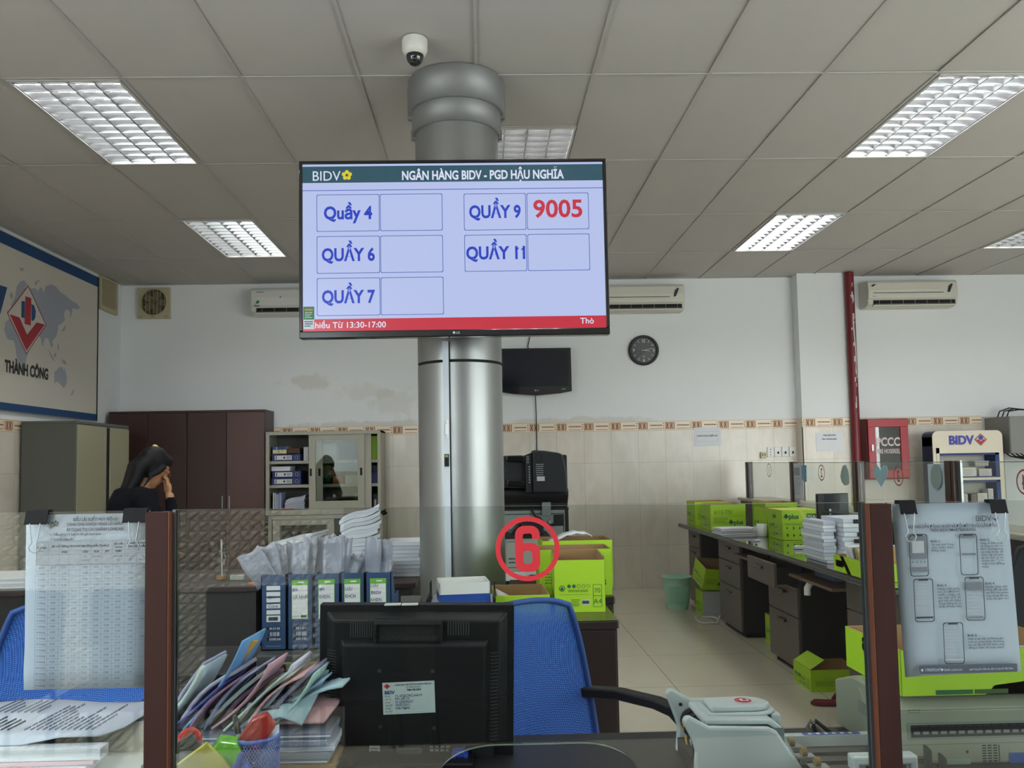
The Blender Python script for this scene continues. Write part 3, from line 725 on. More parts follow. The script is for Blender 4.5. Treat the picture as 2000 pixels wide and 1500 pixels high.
b.box(-.335, .345, -.008, 0, 1.383, 1.44, m_rack); b.box(-.335, -.305, -.008, 0, 0, 1.44, m_rack)
b.obj('front_panel', t)
b = B(); fr = F(b, (0, -.001, 1.476), lift=.002); m_lt = P('letter_blue', (62, 62, 158), .35)
fr.text('BIDV', -.065, 0, .086, m_lt, width=.26, bold=.035, sx=1); o = b.obj('lettering', t, solid=.008)
b = B(); fr = F(b, (0, -.004, 1.521), lift=.002)
fr.poly([(.135, -.062), (.199, 0), (.135, .062), (.071, 0)], P('emblem_silver', (186, 180, 172), .35, .3)); fr.ring([(.135, -.062), (.199, 0), (.135, .062), (.071, 0)], .008, m_bred, 2)
fr.poly([(.135, -.05), (.185, -.002), (.160, .0), (.135, -.022), (.110, .0), (.085, -.002)], m_bred, 2); fr.circ(.135, .018, .024, m_lt, 2); b.obj('emblem', t, solid=.003)
b = B()
for z0 in (1.128, .846, .566, .286):
    h = .254
    b.box(-.315, .325, .005, .195, z0-.004, z0+.012, m_rackblue)
    b.box(-.315, -.295, .003, .19, z0, z0+h, m_rackblue); b.box(.285, .325, .003, .19, z0, z0+h, m_rackblue); b.box(-.315, .325, .003, .05, z0+h-.02, z0+h, m_rackblue)
b.obj('shelf', t)
# leaflets and small boxes standing in the rack (each rests on a shelf)
rk = [(-.08, .0, .055, .11, (206, 200, 192), 'stack of white leaflets tied on the upper rack shelf'), (.02, .0, .15, .09, (210, 206, 198), 'white printed box in the middle of the upper rack shelf'), (.19, 0, .13, .075, (200, 196, 190), 'white leaflet holder at the right of the upper rack shelf')]
for (x, dy, w, h, c, lab) in rk:
    b = B(); b.box(-w/2, w/2, 0, .07, 0, h, P('leaflet_%d%d%d' % c, c, .7)); fr = F(b, (0, 0, 0)); fr.lines(-w*.42, w*.42, h*.15, h*.85, 5, P('leaflet_print', (110, 110, 116), .7), .25, seed=int(w*1000))
    tag(b.obj('leaflet_stack', loc=(5.013+x, 8.43, 1.141)), lab, 'leaflets', 'leaflets in the brochure rack')
b = B(); rn = random.Random(4)
for k in range(9): b.ell((rn.uniform(-.16, .16), rn.uniform(0, .02), rn.uniform(.035, .06)), (.06, .028, .034), P('green_cloth', (66, 104, 82), .85), RZ(rn.random()*3))
o = b.obj('green_cloth', loc=(5.03, 8.545, 1.142)); md = o.modifiers.new('Remesh', 'REMESH'); md.mode = 'VOXEL'; md.voxel_size = .012; tag(o, 'crumpled green cloth heaped behind the leaflets on the upper rack shelf', 'cloth')
b = B(); b.box(-.07, .07, -.05, .05, 0, .05, P('box_grey', (176, 172, 166), .6)); b.box(-.075, .075, -.055, .055, .035, .052, m_white); tag(b.obj('small_box', loc=(5.20, 8.53, 1.245)), 'small white box lying on top of the green cloth in the rack', 'box')
for x, w, h, c, lab in ((-.11, .08, .10, (88, 98, 140), 'blue patterned leaflet box on the lower rack shelf'), (-.02, .06, .10, (196, 190, 182), 'narrow cream leaflet box on the lower rack shelf'), (.075, .06, .10, (120, 112, 104), 'narrow brown leaflet box on the lower rack shelf'), (.165, .10, .105, (214, 208, 198), 'wide cream leaflet box with fine print on the lower rack shelf'), (.255, .05, .15, (206, 206, 206), 'upright white leaflets at the right end of the lower rack shelf')):
    b = B(); b.box(-w/2, w/2, 0, .08, 0, h, P('leaflet_%d%d%d' % c, c, .7)); F(b, (0, 0, 0)).lines(-w*.42, w*.42, h*.1, h*.9, 6, MATS['leaflet_print'], .3, seed=int(w*700)); tag(b.obj('leaflet_box', loc=(5.013+x-.02, 8.43, .859)), lab, 'leaflets', 'leaflet boxes on the lower rack shelf')

# grey electric box with wires
t = thing('electric_box', 'grey metal electric box with warning triangle at the right edge of the back wall', 'electric box', (5.70, WALL_B, 1.37)); m_eb = P('electric_grey', (132, 132, 128), .5, .2)
b = B(); b.box(-.24, .24, -.42, 0, 0, .388, m_eb); b.obj('body', t, .004)
b = B(); b.box(-.236, .236, -.428, -.42, .004, .384, m_eb); fr = F(b, (0, -.428, 0)); m_y = P('warning_yellow', (150, 128, 40), .5)
fr.poly([(-.10, .20), (-.02, .20), (-.06, .262)], m_y); fr.text('NGUY HIỂM', -.09, .09, .024, m_ink, 'l', bold=.02); b.obj('door', t, .002)
for k in range(3): b = B(); b.tube([(-.22+.05*k, -.2, .385), (-.20+.05*k, -.21, .45), (-.10+.05*k, -.22, .485-.01*k), (.12, -.2, .46), (.24, -.2, .40)], .007, m_black, 6); b.obj('wire', t)
for k in range(4): b = B(); b.tube([(-.16+.05*k, -.22, .005), (-.12+.05*k, -.23, -.03), (.0+.05*k, -.24, -.055), (.25, -.22, -.07-.01*k)], .008, m_black, 6); b.obj('wire', t)

# notices and sockets
b = B(); b.box(0, .292, 0, .0015, 0, .204, m_paper); fr = F(b, (0, 0, 0)); fr.text('KHÔNG PHẬN SỰ MIỄN VÀO', .146, .105, .016, m_ink, width=.22, bold=.03); fr.ring([(.03, .05), (.262, .05), (.262, .16), (.03, .16)], .0012, P('print_grey', (150, 152, 156), .7))
tag(b.obj('paper_notice', loc=(2.267, WALL_B-.011, 1.506)), 'white paper notice with one line of bold print under the tile border', 'notice', 'paper notices on the back wall')
b = B(); b.box(0, .293, 0, .0015, 0, .202, m_paper); fr = F(b, (0, 0, 0)); fr.text('Wifi: BIDVHN', .146, .163, .016, m_ink, bold=.03); fr.text('Pass: bidvhaunghia', .146, .125, .015, m_ink, bold=.03)
tag(b.obj('paper_notice', loc=(3.528, 8.649, 1.427)), 'white paper wifi notice on the pilaster left of the red pipe', 'notice', 'paper notices on the back wall')
t = thing('socket_plate', 'row of four white switch and socket plates on the tiled back wall', 'socket', (3.212, WALL_B-.008, 1.376))
for k in range(4):
    x = -.120+k*.08; b = B(); b.box(x-.036, x+.036, -.012, 0, 0, .11, m_white); fr = F(b, (0, -.012, 0))
    if k == 0:
        for q in range(3): fr.rect(x-.006, x+.006, .02+.03*q, .028+.03*q, m_ink)
    else: b.box(x-.007, x+.007, -.03, -.012, .035, .06, m_black)
    b.obj('plate', t, .004)
b = B(); b.box(-.03, .03, -.03, 0, 0, .07, m_beige); F(b, (0, -.03, 0)).rect(-.018, -.008, .03, .05, m_ink).rect(.008, .018, .03, .05, m_ink); tag(b.obj('wall_socket', loc=(3.01, WALL_B-.008, 1.363), bevel=.004), 'old yellowed socket at the left end of the row of white plates', 'socket')

# ------------------------------------------------------------------ cartons of copy paper
m_green = P('carton_green', (164, 204, 34), .5, var=(4, .05)); m_kraft = P('kraft', (158, 124, 84), .85, var=(9, .06)); m_gdark = P('carton_dark_green', (30, 92, 58), .55); m_gink = P('carton_ink', (52, 84, 24), .6)
m_lime = P('carton_lime', (196, 206, 70), .5)
def tree(fr, u, v, s, m, k=2):
    for a, b_ in ((-.28, .35), (.28, .35), (0, .72)): fr.circ(u+a*s, v+b_*s, .3*s, m, k, 12)
    fr.poly([(u-.2*s, v-.15*s), (u+.2*s, v-.15*s), (u+.05*s, v+.4*s), (u-.05*s, v+.4*s)], m, k)
def print_end(fr, w, h):
    """small end: round marks, bar code and the 70 / A4 panel (fr origin at bottom left)"""
    u = w*.76; fr.ring([(u, .09*h), (w*.94, .09*h), (w*.94, .5*h), (u, .5*h)], .0018, m_gdark, 2); fr.rect(u, w*.94, .29*h, .30*h, m_gdark, 2)
    fr.text('70', w*.85, .35*h, .08*h, m_gdark, k=2); fr.text('A4', w*.85, .15*h, .09*h, m_gdark, k=2)
    fr.circring(w*.15, .43*h, w*.06, .003, m_gdark, 2, 20); tree(fr, w*.15, .40*h, w*.06, m_gdark)
    for q in range(5): (fr.circ if q < 2 else lambda a, b_, c, d, e: fr.circring(a, b_, c, .0016, d, e, 16))(w*(.29+.095*q), .47*h, w*.037, m_gdark, 2)
    fr.lines(w*.27, w*.68, .36*h, .41*h, 2, m_gink, .5, .3, 2); fr.rect(w*.09, w*.70, .315*h, .32*h, m_gdark, 2)
    fr.circring(w*.11, .17*h, w*.035, .002, m_bred, 2, 16); fr.text('APP', w*.20, .15*h, .035*h, m_gdark, k=2); fr.lines(w*.33, w*.5, .10*h, .24*h, 5, m_gink, .4, .2, 2)
    fr.rect(w*.53, w*.70, .13*h, .23*h, P('barcode_paper', (186, 190, 176), .6), 2); fr.lines(w*.545, w*.685, .15*h, .21*h, 1, m_ink, .9, .05, 3)
def print_side(fr, w, h):
    tree(fr, w*.58, h*.24, h*.16, m_gdark); fr.text('plus', w*.66, h*.22, h*.17, m_gdark, 'l', bold=.03, k=2, width=w*.26)
    fr.lines(w*.08, w*.5, h*.25, h*.5, 4, m_gink, .3, .2, 2); fr.rect(w*.08, w*.9, h*.55, h*.555, m_gink, 2)
def print_pict(fr, w, h):
    rn = random.Random(5)
    for r in range(3):
        for q in range(5 if r != 1 else 3): fr.poly([(w*(.12+.17*q)+w*.03*rn.uniform(.5, 1.3)*math.cos(a), h*(.16+.24*r)+h*.05*rn.uniform(.5, 1.4)*math.sin(a)) for a in (0, 1.2, 2.4, 3.6, 4.9)], m_gdark, 2)
    fr.lines(w*.06, w*.5, h*.5, h*.54, 1, m_gink, .4, .1, 2); fr.lines(w*.06, w*.94, h*.86, h*.9, 1, m_gink, .4, .1, 2); fr.text('plus', w*.68, h*.34, h*.2, m_gdark, 'l', bold=.03, k=3, width=w*.26); tree(fr, w*.6, h*.36, h*.17, m_gdark, 3)
def carton(label, loc, rotz, w, d, h, front=None, left=None, open_=True, lid=False, group='green copy paper cartons', rot=None, cut=0, flap=None):
    t = thing('paper_carton', label, 'carton', loc, rotz, group, rot); q = .004
    b = B(); hw, hd = w/2, d/2
    b.box(-hw, hw, -hd, hd, 0, q, m_kraft)
    for x0, x1, y0, y1 in ((-hw, hw, -hd, -hd+q), (-hw, hw, hd-q, hd), (-hw, -hw+q, -hd+q, hd-q), (hw-q, hw, -hd+q, hd-q)):
        hh = h-(cut if y0 == -hd and y1 < 0 else 0)
        b.box(x0, x1, y0, y1, q, hh, m_kraft)
    if not open_: b.box(-hw, hw, -hd, hd, h-q, h, m_green)
    fa = F(b, (-hw, -hd, 0), lift=.0008); fl = F(b, (-hw, hd, 0), (0, -1, 0), lift=.0008); fr_ = F(b, (hw, -hd, 0), (0, 1, 0), lift=.0008); fb = F(b, (hw, hd, 0), (-1, 0, 0), lift=.0008)
    fa.rect(0, w, 0, h-cut, m_green); fl.rect(0, d, 0, h, m_green); fr_.rect(0, d, 0, h, m_green); fb.rect(0, w, 0, h, m_green)
    if front: front(fa, w, h)
    if left: left(fl, d, h)
    b.obj('body', t)
    if lid:
        b = B(); e = .004; z0 = h-.09
        b.box(-hw-e, hw+e, -hd-e, hd+e, h, h+.004, m_lime)
        for x0, x1, y0, y1 in ((-hw-e, hw+e, -hd-e, -hd-.001), (-hw-e, hw+e, hd+.001, hd+e), (-hw-e, -hw-.001, -hd, hd), (hw+.001, hw+e, -hd, hd)): b.box(x0, x1, y0, y1, z0, h, m_green)
        fr = F(b, (-hw-e, -hd-e, z0)); tree(fr, .03, .035, .03, m_gdark); fr.text('plus', .05, .03, .032, m_gdark, 'l', bold=.03, k=2)
        fr.poly([(w*.46, .09), (w*.55, .09), (w*.75, 0), (w*.6, 0)], m_lime, 1); fr.rect(w*.66, w*.8, .02, .066, m_gink, 2); fr.rect(w*.81, w*.96, .02, .066, m_gink, 2); fr.text('70', w*.73, .032, .024, m_paper, k=3); fr.text('A4', w*.885, .032, .024, m_paper, k=3)
        F(b, (-hw-e, hd+e, z0), (0, -1, 0)).text('plus', d*.5, .03, .032, m_gdark, bold=.03)
        b.obj('lid', t)
    if flap:
        for sx, ang in flap:
            b = B(); fw = {'l': d, 'r': d, 'f': w, 'b': w}[sx]*.94; fl_ = .10
            b.box(-fw/2, fw/2, -.0015, .0015, 0, fl_, m_kraft); F(b, (-fw/2, -.0015, 0), lift=.0008).rect(0, fw, 0, fl_, m_green)
            M = {'f': TR(0, -hd+.002, h), 'b': TR(0, hd-.002, h) @ RZ(PI), 'l': TR(-hw+.002, 0, h) @ RZ(-PI/2), 'r': TR(hw-.002, 0, h) @ RZ(PI/2)}[sx] @ RX(ang)
            o = b.obj('flap', t); o.matrix_local = M
    return t

def sheets(w, d, h, m=None, seed=0, jag=.004, n=None, lean=0.0, sag=0.0, top=None):
    """a pile of papers: bundles of slightly shifted sheets, leaning and sagging as loose piles do"""
    m = m or m_paper; rn = random.Random(seed); b = B(); n = n or max(2, int(h/.012)); z = 0
    for k in range(n):
        t = h/n; dx = rn.uniform(-jag, jag)+lean*k/n; dy = rn.uniform(-jag, jag); mm = m if not isinstance(m, list) else m[k % len(m)]
        sgm = 6; g0 = []; g1 = []
        for q in range(sgm+1):
            u = q/sgm; zz = z+sag*(k/n)*(u-.5)*2*abs(u-.5)*2 if sag else z
            x = -w/2+w*u+dx; s_ = rn.uniform(0, .0008)
            g0.append(((x, -d/2+dy, zz+s_), (x, d/2+dy, zz+s_))); g1.append(((x, -d/2+dy, zz+t*.96-s_), (x, d/2+dy, zz+t*.96-s_)))
        b.sheet([[a for a, c in g1], [c for a, c in g1]], mm if not (top and k == n-1) else top, False)
        b.sheet([[c for a, c in g0], [a for a, c in g0]], mm, False)
        b.sheet([[a for a, c in g0], [a for a, c in g1]], mm, False); b.sheet([[c for a, c in g1], [c for a, c in g0]], mm, False)
        for (i0, e) in ((0, 0), (sgm, 1)):
            a, c = g0[i0]; p, q_ = g1[i0]; b.add([a, c, q_, p], [(0, 3, 2, 1) if e else (0, 1, 2, 3)], mm)
        z += t
    return b
m_pap2 = P('paper_bluish', (206, 210, 222), .8); m_pap3 = P('paper_shade', (188, 192, 206), .8)

# ------------------------------------------------------------------ tall cupboards on the left
m_wd = P('wardrobe_brown', (58, 36, 34), .42, var=(5, .16), stretch=(3, 3, .4)); m_wd2 = P('wardrobe_brown_light', (84, 58, 54), .38, var=(5, .14), stretch=(3, 3, .4))
def wardrobe(x0, x1, label, doors, mats):
    t = thing('wardrobe', label, 'wardrobe', ((x0+x1)/2, 8.44, 0), group='dark brown wardrobes'); w = (x1-x0)/2-.001
    b = B(); b.box(-w, w, .018, .362, 0, 1.957, m_wd); b.box(-w-.001, w+.001, .012, .364, 1.935, 1.957, m_wd); b.obj('carcass', t, .002)
    e = [-w]+[d-(x0+x1)/2 for d in doors]+[w]
    for k in range(len(e)-1):
        b = B(); b.box(e[k]+.003, e[k+1]-.003, -.002, .016, .06, 1.928, mats[k]); d = b.obj('door', t, .002)
        b = B(); hx = e[k+1]-.035 if k % 2 == 0 else e[k]+.035; b.box(hx-.006, hx+.006, -.022, -.002, .95, 1.08, m_frame); b.obj('handle', d, .003)
wardrobe(-3.83, -3.034, 'dark brown wooden wardrobe in the far left corner behind the steel cupboard', [-3.43], [m_wd, m_wd])
wardrobe(-3.032, -2.243, 'dark brown wooden wardrobe with a lighter right door beside the glass fronted cabinets', [-2.634], [m_wd, m_wd2])

m_st = P('steel_olive', (150, 148, 124), .5, .1); m_stside = P('steel_dark_grey', (92, 94, 86), .5, .1)
t = thing('steel_cupboard', 'two door olive grey steel cupboard against the left wall', 'cupboard', (-3.63, 7.41, 0))
b = B(); b.box(-.22, .232, -.505, .495, .03, 1.765, m_stside); b.box(-.22, .236, -.51, .50, 1.755, 1.78, m_stside); b.box(-.2, .22, -.49, .48, 0, .03, m_dark); b.obj('carcass', t, .004)
for y0, y1, s in ((-.498, .028, 1), (.10, .49, -1)):
    b = B(); b.box(.232, .242, y0, y1, .04, 1.745, m_st); d = b.obj('door', t, .003)
    b = B(); hy = (y1-.05 if s > 0 else y0+.05); b.box(.242, .256, hy-.012, hy+.012, .9, 1.02, m_frame); b.obj('handle', d, .003)
b = B(); b.box(.2325, .2335, .03, .098, .05, 1.74, m_dark); b.obj('door_gap', t)

# two steel cabinets with sliding glass doors, one on the other
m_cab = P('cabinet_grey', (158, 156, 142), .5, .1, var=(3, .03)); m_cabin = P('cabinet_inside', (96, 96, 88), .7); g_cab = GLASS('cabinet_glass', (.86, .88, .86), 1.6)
def steel_cab(x0, x1, z0, z1, shelves, label, door, door2):
    t = thing('filing_cabinet', label, 'cabinet', ((x0+x1)/2, 8.40, z0), group='glass fronted steel cabinets'); w = (x1-x0)/2; h = z1-z0; q = .016
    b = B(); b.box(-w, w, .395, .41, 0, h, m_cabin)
    for s in (-1, 1): b.box(s*(w-.001)-(.001 if s < 0 else q), s*(w-.001)+(q if s < 0 else .001), .006, .395, 0, h, m_cab)
    b.box(-w, w, .006, .395, 0, .02, m_cab); b.box(-w, w, .006, .395, h-.02, h, m_cab)
    for q_ in ((-w, w, 0, .052), (-w, w, h-.035, h), (-w, -w+.036, .052, h-.035), (w-.030, w, .052, h-.035)): b.box(q_[0], q_[1], 0, .006, q_[2], q_[3], m_cab)
    F(b, (0, 0, 0)).rect(-w+.004, -w+.032, h-.03, h-.012, P('sticker_blue', (120, 150, 178), .5))
    b.obj('carcass', t)
    for s in shelves:
        b = B(); b.box(-w+.018, w-.018, .055, .39, s-z0-.03, s-z0, m_cab); b.obj('shelf', t)
    for nm, (a, c, y) in (('door', door), ('door', door2)):
        a -= (x0+x1)/2; c -= (x0+x1)/2; z_0, z_1 = .054, h-.037; fw = .068
        b = B()
        for q_ in ((a, c, z_0, z_0+.08), (a, c, z_1-.06, z_1), (a, a+fw, z_0+.08, z_1-.06), (c-fw, c, z_0+.08, z_1-.06)): b.box(q_[0], q_[1], y, y+.012, q_[2], q_[3], m_cab)
        d = b.obj('door', t)
        b = B(); b.box(a+fw, c-fw, y+.004, y+.008, z_0+.08, z_1-.06, g_cab); b.obj('glass_pane', d)
        b = B(); hx = c-fw*.5 if y < .02 else a+fw*.5; b.box(hx-.012, hx+.012, y-.002, y+.001, h*.46, h*.55, m_black); b.obj('handle', d)
        if y < .02: b = B(); hx = a+.02; b.box(hx-.011, hx+.011, y-.002, y+.001, h*.46, h*.55, m_black); b.box(hx-.004, hx+.004, y-.006, y, h*.40, h*.44, m_frame); b.obj('lock', d)
    return t
steel_cab(-2.224, -1.060, .875, 1.722, [1.423, 1.179], 'upper grey steel cabinet with sliding glass door and blue binders', (-1.79, -1.225, .010), (-1.72, -1.158, .028))
steel_cab(-2.200, -1.045, 0, .868, [.32, .58], 'lower grey steel cabinet with glass doors under the binder cabinet', (-2.155, -1.537, .010), (-2.14, -1.55, .028))
# what stands in the upper cabinet
m_bnd = P('binder_blue', (36, 46, 104), .5); m_lab = P('spine_label', (206, 206, 204), .6)
def binder_flat(x, z, label, w=.29):
    t = thing('ring_binder', label, 'binder', (x, 8.47, z), group='blue binders lying in the steel cabinet')
    b = B(); b.box(-w/2, w/2, 0, .26, 0, .068, m_bnd); b.obj('cover', t, .003)
    b = B(); fr = F(b, (0, 0, .034)); fr.rect(-w*.40, w*.20, -.022, .022, m_lab); fr.rect(-w*.36, -w*.33, -.018, .018, m_ink, 2); fr.circ(-w*.06, 0, .011, m_ink, 2); fr.lines(w*.01, w*.18, -.016, .016, 3, m_ink, .5, .1, 2); b.obj('spine_label', t)
    b = B(); F(b, (w*.36, 0, .034)).circring(0, 0, .016, .004, m_frame).circ(0, 0, .011, m_dark, 2); b.obj('finger_ring', t)
binder_flat(-2.035, 1.424, 'blue ring binder lying on the top shelf of the steel cabinet'); binder_flat(-2.035, 1.180, 'lower of two blue binders lying on the middle cabinet shelf', .30); binder_flat(-2.03, 1.252, 'upper of two blue binders lying on the middle cabinet shelf')
def item(name, x, y, z, w, d, h, rgb, label, cat, group=None, marks=None, rz=0, bevel=.003, rough=.6):
    b = B(); b.box(-w/2, w/2, 0, d, 0, h, P('m_%d_%d_%d' % rgb, rgb, rough))
    if marks: marks(F(b, (0, 0, 0)), w, h)
    return tag(b.obj(name, loc=(x, y, z), rot=(0, 0, rz), bevel=bevel), label, cat, group)
CG = 'things in the steel cabinet'
def mk_blue(fr, w, h): fr.rect(-w/2, w/2, h*.55, h, m_bblue, 1); fr.rect(-w/2, w/2, 0, h*.08, P('mark_yellow', (214, 190, 60), .5), 1); fr.circ(-w*.05, h*.3, h*.15, P('mark_orange', (206, 150, 60), .5), 2); fr.circ(w*.2, h*.4, h*.12, MATS['mark_orange'], 2); fr.circ(-w*.2, h*.8, h*.1, m_paper, 2)
item('biscuit_box', -2.105, 8.48, 1.500, .14, .2, .072, (206, 196, 168), 'blue and cream printed box on the top shelf binder', 'box', CG, mk_blue)
item('wooden_box', -1.965, 8.50, 1.500, .12, .2, .055, (74, 50, 30), 'dark brown box beside the blue and cream box', 'box', CG)
item('white_folder', -1.835, 8.49, 1.424, .05, .2, .14, (200, 202, 206), 'white folder standing at the right of the top shelf binder', 'folder', CG, rz=.1)
o = sheets(.19, .22, .045, seed=3); tag(o.obj('paper_pile', loc=(-2.09, 8.59, 1.323)), 'grey papers lying on the middle shelf binders', 'papers', CG)
item('white_binder', -1.60, 8.48, 1.424, .15, .2, .17, (168, 168, 164), 'pale folder standing behind the sliding glass on the top shelf', 'folder', CG); item('grey_folder', -1.70, 8.48, 1.424, .04, .2, .17, (90, 94, 110), 'narrow dark folder left of the pale folder behind glass', 'folder', CG)
b = B(); b.ell((0, 0, .12), (.09, .09, .115), P('green_bag', (30, 84, 66), .8, bump=(14, .6))); b.ell((.05, 0, .062), (.05, .08, .06), MATS['green_bag']); b.ell((-.03, 0, .055), (.07, .08, .05), MATS['green_bag']); tag(b.obj('plastic_bag', loc=(-1.685, 8.60, 1.179)), 'dark green bag on the middle shelf behind the sliding door', 'bag', CG)
def mk_strip(fr, w, h):
    for q in range(4): fr.rect(-w/2, w/2, h*(.1+.25*q), h*(.14+.25*q), P('strip_brown', (96, 58, 34), .6))
item('brown_box', -1.505, 8.49, 1.180, .115, .2, .075, (156, 96, 56), 'stack of orange brown envelopes behind the sliding glass', 'envelopes', CG, mk_strip); item('pale_box', -1.365, 8.47, 1.180, .14, .2, .085, (168, 170, 164), 'pale box on the middle shelf behind the sliding glass', 'box', CG); item('flat_tray', -1.36, 8.48, 1.266, .15, .2, .03, (110, 112, 108), 'flat grey tray on top of the pale box', 'tray', CG)
for k in range(4): item('folder', -2.165+.022*k, 8.48, .93, .018, .2, .17-.008*(k % 3), (190-10*k, 194-8*k, 204), 'pale folder standing at the left of the bottom shelf', 'folder', 'pale folders on the bottom shelf')
tag(sheets(.2, .22, .12, m_pap3, 5, .006, 9, .01, .03).obj('paper_pile', loc=(-1.955, 8.60, .93)), 'sagging stack of bluish papers on the bottom cabinet shelf', 'papers', CG)
item('red_folder', -2.03, 8.455, .928, .14, .03, .012, (170, 48, 52), 'red folder edge under the papers at the bottom shelf', 'folder', CG)
item('pink_tray', -1.60, 8.48, .93, .22, .2, .045, (176, 92, 110), 'pink tray behind the glass on the bottom shelf', 'tray', CG)
b = B(); b.ell((0, 0, .05), (.11, .09, .048), P('clear_bag', (120, 112, 116), .35, bump=(18, .8))); tag(b.obj('plastic_bag', loc=(-1.62, 8.58, .977)), 'crumpled clear bag on the pink tray', 'bag', CG)
item('green_box', -1.30, 8.48, .93, .08, .2, .16, (110, 128, 38), 'olive green box behind glass at the right of the bottom shelf', 'box', CG)
item('green_carton', -1.125, 8.47, 1.424, .075, .25, .24, (126, 166, 30), 'bright green carton at the right end of the top shelf', 'carton', CG)
item('blue_binder', -1.125, 8.47, 1.180, .075, .25, .11, (34, 40, 92), 'blue binder block at the right end of the middle shelf', 'binder', CG); item('dark_box', -1.125, 8.50, 1.292, .072, .2, .07, (44, 46, 52), 'dark box at the right end above the blue binder', 'box', CG)
t = thing('pen_cup', 'wire cup of coloured pens at the right end of the bottom shelf', 'pen cup', (-1.125, 8.49, .93), group=CG); b = B(); b.lathe([(.03, 0), (.03, .085)], m_frame, seg=12, cap=False); b.obj('cup', t)
for k, c in enumerate(((170, 40, 60), (40, 70, 150), (40, 110, 60), (160, 40, 90))):
    b = B(); b.tube([(-.015+.01*k, .0, .005), (-.02+.014*k, -.005, .14)], .004, P('pen_%d%d%d' % c, c, .4), 6); b.obj('pen', t)
for k in range(3): item('grey_box', -2.05+.15*k, 8.47, .58, .11, .2, .12-.02*k, (96+10*k, 98+8*k, 94), 'grey box behind the glass of the lower cabinet', 'box', 'grey boxes in the lower cabinet')
b = B(); b.ell((0, 0, .09), (.09, .11, .088), P('grey_sack', (74, 84, 78), .8, bump=(10, .7))); b.ell((.03, 0, .16), (.06, .08, .08), MATS['grey_sack']); tag(b.obj('sack', loc=(-1.19, 8.60, .582)), 'grey green sack in the open right half of the lower cabinet', 'sack', CG)
item('red_box', -1.44, 8.47, .58, .05, .2, .12, (140, 40, 44), 'small red box in the open right half of the lower cabinet', 'box', CG)

# ------------------------------------------------------------------ the two dark desks in the middle of the room
m_desk = P('desk_maroon', (44, 28, 30), .35, var=(6, .12)); m_deskblk = P('desk_black', (26, 22, 24), .5)
def desk(x0, x1, y0, y1, label, name='office_desk', mt=None, zt=.76):
    mt = mt or m_desk; t = thing(name, label, 'desk', ((x0+x1)/2, (y0+y1)/2, 0)); w, d = (x1-x0)/2, (y1-y0)/2
    b = B(); b.box(-w, w, -d, d, zt-.032, zt, mt); b.obj('desktop', t, .006)
    for s in (-1, 1): b = B(); b.box(s*(w-.03)-.012, s*(w-.03)+.012, -d+.03, d-.03, 0, zt-.033, m_deskblk); b.obj('side_panel', t)
    b = B(); b.box(-w+.045, w-.045, -d+.05, -d+.068, .12, zt-.033, m_deskblk); b.obj('front_panel', t)
    return t
desk(-3.3, -1.165, 4.25, 4.95, 'dark maroon desk at the left behind the counter, with a plastic cup on it')
desk(-1.155, -.365, 4.26, 4.95, 'dark desk beside the column carrying tall stacks of paper')
tag(sheets(.21, .30, .345, [m_paper, m_pap2], 11, .012, 16, .02, .04).obj('paper_stack', loc=(-.705, 4.56, .761), rot=(0, 0, .12)), 'tallest leaning stack of white papers on the desk left of the column', 'paper stack', 'stacks of paper on the desk')
tag(sheets(.22, .3, .12, [m_paper, m_pap2], 12, .006, 8, .02, .03).obj('paper_stack', loc=(-1.035, 4.58, .862), rot=(0, 0, -.1)), 'clipped stack of papers lying on the white box, left on the desk', 'paper stack', 'stacks of paper on the desk')
item('document_box', -1.05, 4.47, .761, .24, .26, .098, (204, 204, 196), 'low white box under the left paper stack on the desk', 'box')
tag(sheets(.19, .28, .185, [m_paper, m_pap2], 13, .006, 9).obj('paper_stack', loc=(-.452, 4.60, .762)), 'stack of papers close against the left side of the column', 'paper stack', 'stacks of paper on the desk')
tag(sheets(.10, .12, .10, [m_pap2, m_paper], 14, .008, 7).obj('paper_stack', loc=(-.54, 4.335, .762)), 'low stack of loose papers between the two taller stacks', 'paper stack', 'stacks of paper on the desk')
tag(sheets(.5, .28, .06, [m_paper, m_pap3], 15, .01, 5).obj('paper_stack', loc=(-2.62, 4.45, .762), rot=(0, 0, .05)), 'low pile of white papers at the far left of the maroon desk', 'paper stack', 'stacks of paper on the desk')
# plastic cup with a straw
t = thing('plastic_cup', 'clear plastic drink cup with domed lid and straw on the left desk', 'cup', (-1.43, 4.50, .761)); g_cup = GLASS('clear_plastic', (.90, .90, .88), 1.6, .08)
b = B(); b.lathe([(.028, 0), (.030, .001), (.040, .11)], g_cup, seg=20); b.obj('cup_body', t)
b = B(); b.lathe([(.044, .11), (.044, .116), (.040, .117), (.034, .145), (.018, .158), (.008, .160)], g_cup, seg=20, cap=False); b.obj('dome_lid', t)
b = B(); b.tube([(.004, 0, .01), (.0, 0, .215)], .0045, P('straw', (186, 184, 178), .4), 8); b.obj('straw', t)
b = B(); b.lathe([(.028, .003), (.031, .02)], P('tea_dregs', (188, 140, 84), .4), seg=16); b.obj('drink', t)
item('tissue_pack', -1.335, 4.46, .761, .075, .04, .026, (150, 152, 142), 'small pale tissue pack beside the plastic cup', 'packet')
item('orange_tag', -1.205, 4.275, .761, .035, .03, .012, (206, 110, 56), 'small orange block near the right end of the left desk', 'block')

